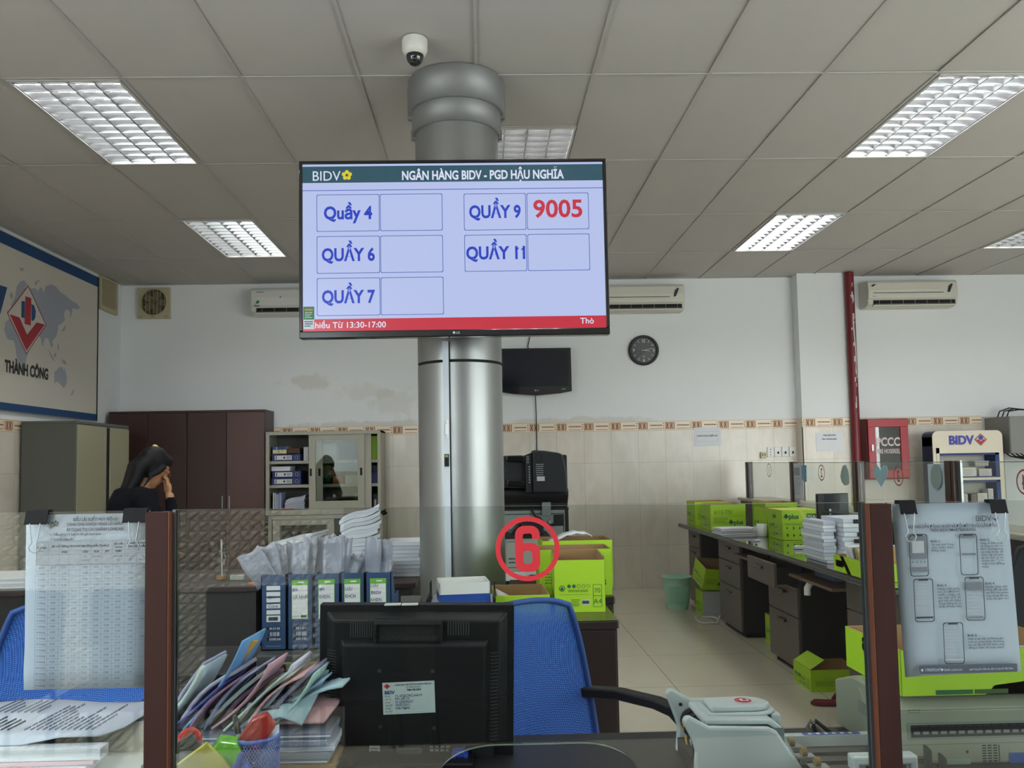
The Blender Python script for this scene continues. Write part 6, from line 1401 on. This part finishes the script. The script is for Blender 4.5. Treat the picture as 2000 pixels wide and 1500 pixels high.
# ------------------------------------------------------------------ monitor seen from behind
t = thing('monitor', 'black desktop monitor seen from behind with a white inventory label', 'monitor', (-.153, 1.76, .7505), 0)
K = .001092
def mp(x, y): return (x-810)*K, (1342-y)*K+.1435
m_mon = P('monitor_black', (15, 15, 18), .48, spec=.3, bump=(900, .03)); m_mon2 = P('monitor_ridge', (46, 46, 48), .5)
b = B(); b.box(-.204, .204, 0, .028, -.02+.0, .312, m_mon); 
b.box(-.19, .19, .028, .030, .0, .30, m_dark)
o = b.obj('bezel', t, .006)
tilt = RY(.022); b = B()
def frus(b, r0, r1, y0, y1, m):
    (a0, a1, c0, c1), (e0, e1, g0, g1) = r0, r1
    vs = [(a0, y0, c0), (a1, y0, c0), (a1, y0, c1), (a0, y0, c1), (e0, y1, g0), (e1, y1, g0), (e1, y1, g1), (e0, y1, g1)]
    b.add(vs, [(4, 5, 6, 7), (0, 1, 5, 4), (1, 2, 6, 5), (2, 3, 7, 6), (3, 0, 4, 7)], m)
frus(b, (-.190, .190, .025, .298), (-.172, .172, .03, .282), 0, -.018, m_mon)
frus(b, (-.158, .150, .03, .244), (-.150, .142, .03, .236), -.018, -.034, m_mon)
b.obj('back_cover', t, .004)
def vent(name, x0, x1, y0, y1, n, horiz, slant=0, y=-.0185):
    b = B(); fr = F(b, (0, y, 0), lift=.0006); (ua, va_), (ub, vb) = mp(x0, y1), mp(x1, y0)
    for k in range(n):
        if horiz: v = va_+(vb-va_)*(k+.5)/n; hh = (vb-va_)/n*.22; fr.poly([(ua, v-hh+slant), (ub, v-hh-slant), (ub, v+hh-slant), (ua, v+hh+slant)], m_mon2)
        else: u = ua+(ub-ua)*(k+.5)/n; hh = (ub-ua)/n*.25; fr.rect(u-hh, u+hh, va_, vb, m_mon2)
    b.obj(name, t)
vent('vent_grille', 683, 727, 1216, 1246, 10, False); vent('vent_grille', 868, 912, 1216, 1242, 9, False)
vent('vent_grille', 641, 658, 1268, 1445, 34, True, .0015); vent('vent_grille', 934, 949, 1272, 1442, 26, True, -.001); vent('vent_grille', 951, 966, 1272, 1442, 26, True, -.001)
b = B(); (ua, va_), (ub, vb) = mp(730, 1254), mp(860, 1210)
F(b, (0, -.0215, 0)).poly([(ua+.006, va_+.002), (ub-.006, va_+.002), (ub-.004, vb-.012), (ua+.004, vb-.012)], m_dark)
b.prism([(-.034, vb-.011), (-.030, vb), (-.018, vb), (-.018, vb-.011)], m_mon, 'x', ua, ub)
for s in (ua, ub-.006): b.box(s, s+.006, -.032, -.018, va_, vb-.011, m_mon)
fr = F(b, (0, -.0216, 0), lift=.0012)
for k in range(26): u = ua+.012+(ub-ua-.022)*k/26; fr.poly([(u, va_+.003), (u+.0018, va_+.003), (u+.0048, va_+.013), (u+.003, va_+.013)], m_mon2, 2)
b.obj('carry_handle', t, .002)
for x, y in ((742, 1305), (842, 1306), (745, 1409), (846, 1412)):
    u, v = mp(x, y); b = B(); b.lathe([(.0038, -.036), (.0042, -.034)], m_mon2, (u, 0, v), 'y', 12); b.obj('screw', t)
b = B(); u, v = mp(798, 1355); fr = F(b, (u, -.0345, v), (math.cos(.045), 0, math.sin(.045)), (-math.sin(.045), 0, math.cos(.045)), .0006)
w, h = .0535, .0325; fr.rect(-w, w, -h, h, P('label_mint', (180, 192, 190), .6)); fr.poly([(-w*.82, h*.60), (-w*.70, h*.78), (-w*.82, h*.96-.001), (-w*.94, h*.78)], m_bred, 2); fr.text('BIDV', -w*.92, h*.28, .0065, m_bblue, 'l', .04, k=2)
fr.text('NGÂN HÀNG TMCP ĐẦU TƯ VÀ PHÁT TRIỂN VN', w*.18, h*.78, .0032, m_tx, bold=.02, width=.074, k=2); fr.text('CHI NHÁNH LONG AN', w*.18, h*.62, .0032, m_tx, width=.03, k=2); fr.text('TEM TÀI SẢN', w*.2, h*.44, .0034, m_ink, bold=.04, k=2)
for k, (a, c) in enumerate((('Mã số:', 'CL.DQJ.DBQ.66619'), ('Tên TS:', 'MH HP 19'), ('Serial:', '3CQ5030S2V'), ('Ngày SD:', '30/05/2015'), ('Phòng:', 'Hậu Nghĩa'), ('Ghi chú:', ''))): fr.text(a, -w*.92, h*(.10-.19*k), .0030, m_tx, 'l', k=2); fr.text(c, -w*.52, h*(.08-.19*k), .0046, m_pen, 'l', k=2); fr.rect(-w*.55, w*.8, h*(.06-.19*k), h*(.065-.19*k), m_rule, 2)
b.obj('inventory_label', t)
b = B(); frus(b, (-.165, .165, -.02, .03), (-.160, .160, -.015, .03), 0, -.012, m_dark); fr = F(b, (0, -.0125, 0), lift=.0008)
(ua, va_), (ub, vb) = mp(722, 1476), mp(742, 1449); fr.rect(ua, ub, va_, vb, m_lab, 2); fr.lines(ua+.002, ub-.002, va_+.004, vb-.006, 4, m_ink, .4, k=3); fr.rect(ub+.001, ub+.026, va_-.004, vb, m_mon2, 1)
(ua, va_), (ub, vb) = mp(836, 1478), mp(876, 1450); rn = random.Random(2)
for k in range(4):
    for q in range(4): fr.rect(ua+(ub-ua)*(q+.1)/4, ua+(ub-ua)*(q+.6+.3*rn.random())/4, va_+(vb-va_)*(k+.15)/4, va_+(vb-va_)*(k+.8)/4, m_scr2, 2)
b.obj('connector_panel', t)
b = B(); (ua, va_), (ub, vb) = mp(776, 1500), mp(822, 1450); b.box(ua, ub, -.030, -.012, va_-.006, vb, m_mon2); F(b, (0, -.030, 0)).circ((ua+ub)/2, va_+.012, .006, m_dark); b.box(ua-.005, ub+.005, -.02, .01, .0-.0, .03, m_mon); b.box(-.12, .12, -.08, .10, 0, .012, m_mon); b.obj('stand', t, .003)
b = B(); (ua, va_), (ub, vb) = mp(880, 1476), mp(910, 1452); b.box(ua+.006, ub-.006, -.045, -.012, va_, vb, P('plug_blue', (36, 56, 148), .45)); b.box(ua, ua+.008, -.05, -.012, va_+.004, vb-.004, MATS['plug_blue']); b.box(ub-.008, ub, -.05, -.012, va_+.004, vb-.004, MATS['plug_blue']); b.obj('video_plug', t, .002)
for x0 in (660, 700): b = B(); u, v = mp(x0, 1470); b.tube([(u, -.02, v), (u-.004, -.04, v-.015), (u-.02, -.05, .012), (u-.05, -.04, .008)], .005, m_black, 8); b.obj('cable', t)
t.rotation_euler = (.03, .022, 0); t.location.z = .7545
tag(item('white_tag', -.198, 1.745, 1.0665, .034, .016, .003, (196, 198, 196), 'left of two white tags lying on the top edge of the monitor', 'tag', 'white tags on the monitor', bevel=.0005)); item('white_tag', -.162, 1.745, 1.0660, .034, .016, .003, (196, 198, 196), 'right of two white tags lying on the top edge of the monitor', 'tag', 'white tags on the monitor', bevel=.0005)

# ------------------------------------------------------------------ left of the monitor: trays of forms, pen cup, clutter
GRP = 'flat folders under the leaning forms'
cols_ = [(120, 126, 144), (160, 166, 184), (196, 200, 212), (130, 136, 152), (104, 118, 124), (150, 120, 70), (86, 112, 118), (150, 158, 176)]
z = .751
for k, c in enumerate(cols_[::-1]):
    h = .0095+.002*(k % 3); b = B(); b.box(-.19, .165, -.11, .11, 0, h, P('folder_%d' % k, c, .6))
    if k % 2: b.box(-.19, .165, -.112, .108, h*.35, h*.6, m_pap2)
    tag(b.obj('flat_folder', loc=(-.475+.004*(k % 3), 1.735+.004*(k % 2), z), rot=(0, 0, .02*(k % 3-1)), bevel=.001), ('%s flat folder in the pile under the leaning forms, %s from the bottom' % (('blue grey', 'teal', 'brown', 'dark teal', 'slate', 'white', 'pale blue', 'grey')[k], ('first', 'second', 'third', 'fourth', 'fifth', 'sixth', 'seventh', 'topmost, eighth')[k])), 'folder', GRP); z += h+.0006
ZB = z
fc = [((198, 214, 210), 'mint white'), ((176, 178, 208), 'lavender'), ((92, 94, 168), 'indigo'), ((196, 192, 206), 'pale lilac'), ((110, 160, 212), 'bright blue'), ((150, 112, 146), 'mauve'), ((188, 206, 206), 'pale mint'), ((168, 178, 212), 'periwinkle'), ((206, 160, 176), 'pink'), ((120, 92, 116), 'plum'), ((190, 208, 204), 'mint'), ((208, 206, 184), 'cream'), ((186, 192, 212), 'pale blue'), ((212, 164, 168), 'rose'), ((150, 176, 204), 'sky blue'), ((128, 124, 158), 'dusky violet'), ((160, 194, 190), 'sea green'), ((176, 202, 212), 'light blue')]
for k, (c, nm) in enumerate(fc):
    f_ = k/(len(fc)-1); x0 = -.655+.235*f_; L = (.150, .145, .14, .155, .205, .13, .15, .15, .165, .12, .155, .155, .155, .15, .155, .15, .14, .15)[k]; W_ = .115; a = .86-.16*f_+.08*math.sin(k*2.1); mt = P('form_'+nm.replace(' ', '_'), c, .75)
    b = B(); g = []
    for i in range(7):
        s_ = i/6; r = []
        for j in range(5):
            q = j/4; cur = .018*s_**3*math.sin(k*1.7+.5)+.012*math.sin(PI*s_)*(1 if k % 2 else -.5)
            r.append((L*s_*math.cos(a)-cur*math.sin(a)+.10*q*W_, W_*q+.006*math.sin(3*q+k), L*s_*math.sin(a)+cur*math.cos(a)))
        g.append(r)
    b.sheet(g, mt)
    o_ = b.obj('form_sheaf', loc=(x0, 1.655+.012*math.sin(k*2.3), ZB+.004), solid=.0045+.003*(k % 3 == 0)); tag(o_, '%s sheaf of forms leaning right in the row left of the monitor' % nm, 'forms', 'sheaves of forms leaning in a row')
b = B(); g = [[(x, y, z_) for x, y, z_ in ((-.062, 0, -.006), (0, 0, .004), (.042, .0, -.012))], [(-.05, .05, .02), (.012, .05, .028), (.056, .05, .018)], [(-.02, .10, .062), (.034, .10, .068), (.076, .10, .066)]]
b.sheet(g, P('form_light_blue', (176, 202, 212), .75)); fr = F(b, (-.035, .04, .024), (1, 0, .05), (.28, .72, .60), .003); fr.lines(0, .06, -.03, .05, 6, m_tx, .22, .5)
tag(b.obj('form_sheaf', loc=(-.405, 1.635, ZB+.026), solid=.006), 'large light blue printed sheaf lying at the right end of the row of forms', 'forms', 'sheaves of forms leaning in a row')
b = B(); b.sheet([[(-.04, 0, 0), (.05, 0, 0)], [(-.01, .12, .03), (.08, .12, .03)]], MATS['form_rose']); tag(b.obj('form_sheaf', loc=(-.375, 1.655, ZB+.012), solid=.006), 'rose sheaf flat under the large light blue printed one, beside the monitor', 'forms', 'sheaves of forms leaning in a row')
b = B(); b.sheet([[(0, 0, 0), (.012, .01, .0)], [(.030, .0, .045), (.044, .01, .045)]], P('folder_tab_yellow', (190, 150, 70), .6)); tag(b.obj('index_tab', loc=(-.512, 1.70, ZB+.118), solid=.003), 'yellow orange index tab at the top of the bright blue sheaf', 'tab')
# blue mesh pen cup
m_cup = P('pen_cup_blue', (78, 104, 186), .45)
t = thing('pen_cup', 'blue wire mesh pen cup left of the monitor', 'pen cup', (-.428, 1.552, .751)); b = B(); R = .041; HC_ = .118; n = 46
for s in (1, -1):
    for k in range(n):
        a0 = 2*PI*k/n; b.tube([(R*math.cos(a0+s*q*.22), R*math.sin(a0+s*q*.22), .006+(HC_-.01)*q/7) for q in range(8)], .00085, m_cup, 4, False)
b.obj('mesh_wall', t)
b = B(); b.lathe([(R+.0005, HC_-.005), (R+.0035, HC_-.002), (R+.002, HC_+.003), (R-.002, HC_+.002), (R-.002, HC_-.004)], m_cup, seg=40, cap=False); b.obj('rim', t); b = B(); b.lathe([(R, 0), (R, .006)], m_cup, seg=40); b.obj('bottom', t)
def pen(loc, rot, L, c, c2, label, r=.0045):
    t = thing('pen', label, 'pen', loc, rot=rot, group='pens in the cup and tray'); b = B(); b.tube([(0, 0, 0), (0, 0, .004), (0, 0, L)], [.0012, r, r], P('pen_%d_%d_%d' % c, c, .3), 10); b.obj('barrel', t); b = B(); b.tube([(0, 0, L+.0003), (0, 0, L+.03), (0, 0, L+.034)], [r+.0006, r+.0006, r*.6], P('pen_%d_%d_%d' % c2, c2, .3), 10); b.obj('cap', t)
pen((-.435, 1.548, .76), (.05, -.20, 0), .118, (210, 210, 206), (24, 24, 28), 'white pen with black cap leaning left in the pen cup')
pen((-.418, 1.558, .76), (.0, -.05, 0), .09, (180, 182, 180), (30, 30, 34), 'grey pen standing in the middle of the pen cup')
t = thing('stapler', 'red and black stapler head sticking out of the pen cup', 'stapler', (-.440, 1.546, .858), rot=(.1, .55, .2)); b = B(); b.prism([(-.020, 0), (.022, -.006), (.026, .050), (.0, .062), (-.018, .040)], P('stapler_red', (168, 42, 34), .4), 'y', -.011, .011); b.obj('body', t, .003); b = B(); b.box(-.016, .024, -.010, .010, -.055, -.004, m_black); b.obj('jaw', t, .003)
b = B(); b.sheet([[(-.02, 0, 0), (.018, .004, 0)], [(-.02, .002, .07), (.022, .006, .088)]], m_pp); tag(b.obj('paper_slip', loc=(-.408, 1.545, .80), solid=.0008), 'white paper slip standing in the pen cup', 'slip')
# low desk tray with small things
t = thing('desk_organizer', 'low dark desk organizer in the corner by the left wooden post', 'organizer', (-.502, 1.516, .751)); b = B(); w, d, h = .062, .038, .070
for x0, x1, y0, y1 in ((-w, w, -d, -d+.003), (-w, w, d-.003, d), (-w, -w+.003, -d, d), (w-.003, w, -d, d)): b.box(x0, x1, y0, y1, 0, h, m_black)
b.box(-w, w, -d, d, 0, .003, m_black); b.obj('box', t)
t = thing('note_pad', 'yellow sticky note pad tilted in the lower left corner by the post', 'note pad', (-.510, 1.497, .818), rot=(.35, -.62, .0)); b = B(); b.box(-.048, .048, -.004, .004, -.045, .045, P('note_pad_yellow', (206, 198, 92), .7)); b.obj('pad', t)
b = B(); b.box(-.055, .05, .006, .012, -.045, .056, P('card_grey', (82, 84, 86), .6)); tag(b.obj('grey_card', loc=(-.540, 1.500, .818), rot=(.2, -.55, 0), bevel=.001), 'dark grey card standing behind the yellow note pad', 'card')
t = thing('tape_roll', 'red round tape core behind the grey card in the corner', 'tape', (-.540, 1.524, .872), rot=(1.2, .3, .4)); b = B(); b.lathe([(.013, -.006), (.021, -.006), (.021, .006), (.013, .006), (.013, -.006)], P('tape_red', (214, 44, 32), .35), seg=28, cap=False); b.lathe([(.0135, -.001), (.0135, .001)], MATS['tape_red'], seg=28); b.obj('core', t)
t = thing('hand_stamp', 'bright green plastic hand stamp beside the pen cup', 'stamp', (-.478, 1.520, .842), rot=(.15, .18, .3)); b = B(); b.prism([(-.030, -.02), (.022, -.012), (.028, .020), (.018, .034), (-.012, .036), (-.024, .012)], P('stamp_green', (96, 186, 24), .25, coat=.4), 'y', -.02, .014); b.obj('body', t, .003); b = B(); b.box(-.024, .022, -.016, .012, -.052, -.018, m_black); b.obj('base', t, .003)
pen((-.468, 1.498, .762), (.12, .32, 0), .07, (206, 208, 212), (36, 56, 140), 'white pen with a long blue cap in front of the green stamp', .0052)
b = B(); b.prism([(-.026, -.05), (.026, -.05), (.026, .0), (.014, .022), (-.010, .024), (-.024, .004)], P('blue_plastic', (52, 84, 176), .35), 'y', -.008, .008); tag(b.obj('blue_case', loc=(-.442, 1.502, .815), rot=(.1, 0, 0), bevel=.003), 'blue plastic case standing between the stamp and the pen cup', 'case')

# ------------------------------------------------------------------ far left: beige printer with a heap of papers
m_bp = P('printer_beige', (158, 156, 142), .5)
t = thing('form_printer', 'beige printer partly hidden under the heap of papers at the lower left', 'printer', (-.88, 1.66, .751)); b = B(); b.prism([(-.155, 0), (.13, 0), (.13, .075), (.02, .11), (-.155, .06)], m_bp, 'x', -.30, .255); b.obj('body', t, .006); b = B(); b.tube([(.17, -.158, .03), (.19, -.16, .035), (.21, -.158, .05), (.215, -.158, .02)], .001, m_ink, 5); b.obj('wire', t)
b = B(); g = [[(-.36+.56*j/8+(.035*(1-i/3))*-.6, .27*i/3, .006*math.sin(j*1.2+i)*(i == 3)+.012*(i == 0)*(j > 6)) for j in range(9)] for i in range(4)]
b.sheet(g, m_pp); 
fr = F(b, (.17, .02, .0078), (.06, 1, 0), (-1, .06, 0), .003)
for k, (u0, u1, v0, v1, n) in enumerate(((.02, .20, .02, .16, 12), (.02, .11, .18, .30, 9), (.13, .23, .19, .34, 11), (.03, .22, .35, .50, 12))): fr.lines(u0, u1, v0, v1, n, m_tx if k == 1 else m_rule, .13, .6, seed=k+3)
tag(b.obj('top_sheet', loc=(-.885, 1.535, .868), solid=.003), 'large printed white sheet on top of the heap at the lower left', 'paper', 'papers heaped at the lower left')
hp = [((214, 216, 224), 'thick white sheaf under the large printed sheet', .022, .0, 0), ((212, 168, 176), 'upper pink sheaf in the heap at the lower left', .008, -.012, .05), ((206, 210, 222), 'bluish white sheaf hanging in the heap at the lower left', .020, -.022, -.015), ((216, 178, 174), 'lower pink sheaf in the heap at the lower left', .008, -.010, -.03), ((90, 92, 140), 'indigo sheaf near the bottom of the heap at the lower left', .006, -.03, .03), ((176, 186, 208), 'pale blue sheaf at the bottom of the heap at the lower left', .012, -.02, 0)]
z = .8655
for k, (c, lab, h, dx, a) in enumerate(hp):
    z -= h; b = B(); b.box(-.30, .19+dx, 0, .012+.012*k+.02, 0, h-.0008, P('heap_%d' % k, c, .75)); tag(b.obj('paper_sheaf', loc=(-.885, 1.515-.004*k, z), rot=(0, 0, a*.3), bevel=.0015), lab, 'papers', 'papers heaped at the lower left')

# ------------------------------------------------------------------ banknote counters on the right of the desk
m_bn = P('counter_white', (176, 184, 184), .42); m_bn2 = P('counter_grey', (112, 120, 122), .5); m_gold = P('roller_brass', (150, 128, 70), .3, .8)
t = thing('banknote_counter', 'pale grey banknote counting machine with a red round sticker on its lid', 'banknote counter', (0, 1.60, .7505))
def cheek(dz, y0, y1): b = B(); b.prism([(.373, .108+dz), (.380, .117+dz), (.389, .116+dz), (.425, .096+dz), (.540, .092+dz), (.556, .084+dz), (.61, 0), (.392, 0), (.397, .05), (.392, .068)], m_bn, 'y', y0, y1); b.obj('side_cheek', t, .005)
cheek(0, 0, .018); cheek(.012, .148, .164)
b = B(); b.box(.43, .575, .018, .148, 0, .086, m_bn2); b.box(.395, .43, .018, .148, 0, .03, m_dark); b.prism([(.575, 0), (.612, 0), (.575, .07)], m_bn, 'y', .018, .148); b.obj('body', t)
b = B(); b.prism([(.418, .094), (.545, .092), (.57, .074), (.575, .084), (.552, .101), (.42, .104)], m_bn, 'y', .02, .146); b.obj('lid', t, .003)
b = B(); fr = [( .432, .128), (.445, .136), (.535, .136), (.56, .128), (.572, .112), (.576, .085), (.576, .060), (.552, .050), (.545, .044), (.436, .044)]
vs = [(.435, .046), (.435, .128), (.535, .132), (.562, .12), (.577, .095), (.577, .075), (.562, .055), (.54, .046)]
b.prism(vs, m_bn, 'z', .100, .108); vi = [(.5+(x-.5)*.88, .088+(y-.088)*.86) for x, y in vs]; b.prism(vi, m_bn, 'z', .108, .119); b.prism([(.565, .06), (.585, .06), (.585, .118), (.565, .118)], m_bn, 'z', .04, .10); b.obj('lid_cushion', t, .005)
b = B(); fr = F(b, (.518, .090, .1192), (1, 0, 0), (0, 1, 0), .0005); fr.circ(0, 0, .021, P('sticker_ring', (190, 186, 184), .5), 1, 28); fr.circ(0, 0, .017, m_bred, 2, 28); fr.rect(-.006, .011, -.006, .008, m_paper, 3); fr.rect(-.001, .008, -.003, .005, m_ink, 4); fr.circ(-.011, .002, .003, P('sticker_orange2', (214, 120, 40), .5), 3, 10); b.obj('round_sticker', t)
b = B()
for k in range(4): b.lathe([(.024, .03+.03*k), (.026, .035+.03*k), (.026, .047+.03*k), (.024, .052+.03*k)], m_black, (.425, 0, .068), 'y', 20)
b.obj('feed_rollers', t); b = B(); b.box(.383, .390, .16, .168, .08, .10, m_black); b.lathe([(.0035, .1475), (.0035, .146)], m_black, (.403, 0, .098), 'y', 10); b.obj('cheek_screw', t)
b = B(); rn = random.Random(9)
for k in range(9): x = .384+rn.uniform(0, .02); b.tube([(x, .01+.004*k, .005+.01*k), (x-.01*rn.random(), .014+.004*k, .03+.008*k), (x+.008, .03+.005*k, .05+rn.random()*.02)], .0022, (m_black, m_frame, P('wire_yellow', (170, 130, 50), .5))[k % 3], 5)
b.obj('exposed_wiring', t)
t = thing('banknote_sorter', 'low black banknote tray with brass rollers and a blue label bar', 'banknote machine', (0, 1.50, .7505))
b = B(); b.box(.615, .86, -.0, .235, 0, .012, m_black); b.box(.58, .88, .225, .245, 0, .034, m_bn); fr = F(b, (0, .225, .034), (1, 0, 0), (0, 1, 0), .0005); fr.rect(.655, .775, .002, .018, m_bx)
for k in range(6): fr.circ(.670+.017*k, .010, .0045, P('coin_cream', (214, 204, 160), .4), 2, 12)
for k in range(4): b.box(.62, .855, .03+.048*k, .055+.048*k, .012, .018, m_mon2)
b.obj('bed', t)
for k in range(3):
    x, y = .612+.004*k, .185-.055*k; b = B(); b.box(x-.015, x+.02, y-.012, y+.012, .026, .029, m_frame); b.box(x-.006, x+.006, y-.004, y+.004, .012, .026, m_frame); b.obj('bracket', t); b = B(); b.lathe([(.009, -.005), (.009, .005)], m_gold, (x, y, .036), 'x', 18); b.obj('roller', t)
b = B()
for q in ((.688, .812, .028, .036), (.688, .700, 0, .028), (.800, .812, 0, .028)): b.box(q[0], q[1], .07, .10, q[2], q[3]+.008, m_bn)
b.box(.70, .80, .075, .095, 0, .036, m_bn2); F(b, (0, .075, 0)).rect(.712, .79, 0, .026, m_dark); b.obj('display_head', t, .004)
for x, z in ((.838, .062), (.866, .046)): b = B(); b.prism([(0, .012), (.012, .012), (.012, z-.01), (.003, z), (0, z)], m_mon2, 'y', .07, .078); o_ = b.obj('paper_stop', t); o_.location.x = x-.012
b = B()
for k in range(2): b.tube([(.70+.012*k, 1.80, .756), (.695+.012*k, 1.81, .775), (.705+.012*k, 1.82, .785), (.72+.012*k, 1.81, .772), (.735+.014*k, 1.79, .757)], .0045, m_black if k else P('cable_grey', (110, 104, 98), .5), 8)
tag(b.obj('cable_loop'), 'two loops of cable lying on the desk behind the blue label bar', 'cable')

# ------------------------------------------------------------------ large printer with a green carton at the right
m_lp = P('printer_olive', (138, 142, 124), .5)
t = thing('passbook_printer', 'large beige dot matrix printer behind the right glass screen', 'printer', (.80, 1.64, .7505))
b = B(); b.prism([(0, 0), (.27, 0), (.27, .10), (.18, .130), (.035, .128), (0, .108)], m_lp, 'x', 0, .46); fr = F(b, (0, 0, 0), lift=.0008)
fr.rect(.035, .44, .054, .078, m_dark, 2); fr.ring([(.028, .050), (.448, .050), (.448, .082), (.028, .082)], .002, m_bn2, 1)
for k in range(22): fr.rect(.04+.018*k, .052+.018*k, .060, .066, m_bn2, 3); fr.rect(.036+.018*k, .050+.018*k, .0745, .0765, m_mon2, 3)
fr.rect(.0, .46, .0395, .0402, m_mon2); fr.rect(.0, .46, .1062, .1068, m_mon2); fr.ring([(.004, .076), (.014, .076), (.014, .098), (.004, .098)], .0008, m_dark); fr.ring([(.032, .102), (.055, .102), (.055, .108), (.032, .108)], .0006, m_dark)
for k in range(3):
    for q in range(7): fr.rect(.176+.011*k, .184+.011*k, -.0+.004+.005*q, .0065+.005*q, m_dark)
fr.rect(.209, .211, .004, .036, m_dark); fr.circ(.146, .024, .003, m_mon2); fr.rect(.10, .152, .0, .011, P('lcd_green', (140, 160, 140), .3)); fr.rect(.23, .26, .0, .02, m_bx)
b.obj('body', t, .005)
b = B(); b.prism([(.075, .05), (.14, .115), (.18, .06), (.11, .03)], m_lp, 'x', -.004, 0); F(b, (0, .17, 0), (0, -1, 0), (0, 0, 1), .005).lines(.03, .075, .065, .09, 5, m_tx, .3); b.obj('side_panel', t)
carton('upside down open green carton on top of the printer at the right', (1.014, 1.775, .882), .0, .375, .25, .09, lambda fr, w, h: (fr.rect(w*.18, w*.38, h*.02, h*.12, m_gdark, 2), fr.rect(w*.39, w*.57, h*.02, h*.12, m_gink, 2), fr.poly([(w*.45, 0), (w*.7, 0), (w*.72, h*.3), (w*.5, h*.2)], m_lime), fr.circring(w*.76, h*.45, h*.24, .004, m_gdark, 2, 20), fr.text('PAK', w*.76, h*.36, h*.16, m_gdark, k=2, mirror=True)), lambda fr, w, h: fr.text('plus', w*.5, h*.62, h*.42, m_gdark, bold=.04, mirror=True))
tag(sheets(.12, .20, .045, [m_paper, m_pap2], 71, .004, 4).obj('paper_pile', loc=(1.20, 1.74, .890)), 'white papers standing up inside the carton on the printer', 'papers')

# ------------------------------------------------------------------ waiting chairs behind the viewer, mirrored in the glass
def wait_chair(x, label):
    t = thing('waiting_chair', label, 'chair', (x, -.62, 0), group='dark waiting chairs along the front wall')
    b = B(); b.prism([(-.19, .42), (.19, .42), (.19, .82), (.17, .84), (-.17, .84), (-.19, .82)], m_black, 'y', -.225, -.20); b.obj('backrest', t, .01)
    b = B(); b.box(-.2, .2, -.2, .2, .42, .45, m_black); b.obj('seat', t, .01)
    for sx in (-.17, .17):
        for sy in (-.17, .17): b = B(); b.tube([(sx, sy, 0), (sx, sy, .42)], .012, m_black, 8); b.obj('leg', t)
    return t
W0 = wait_chair(-2.05, 'dark waiting chair by the front wall behind the viewer')
for k in range(1, 5): dup(W0, (-2.05+.5*k, -.62, 0))
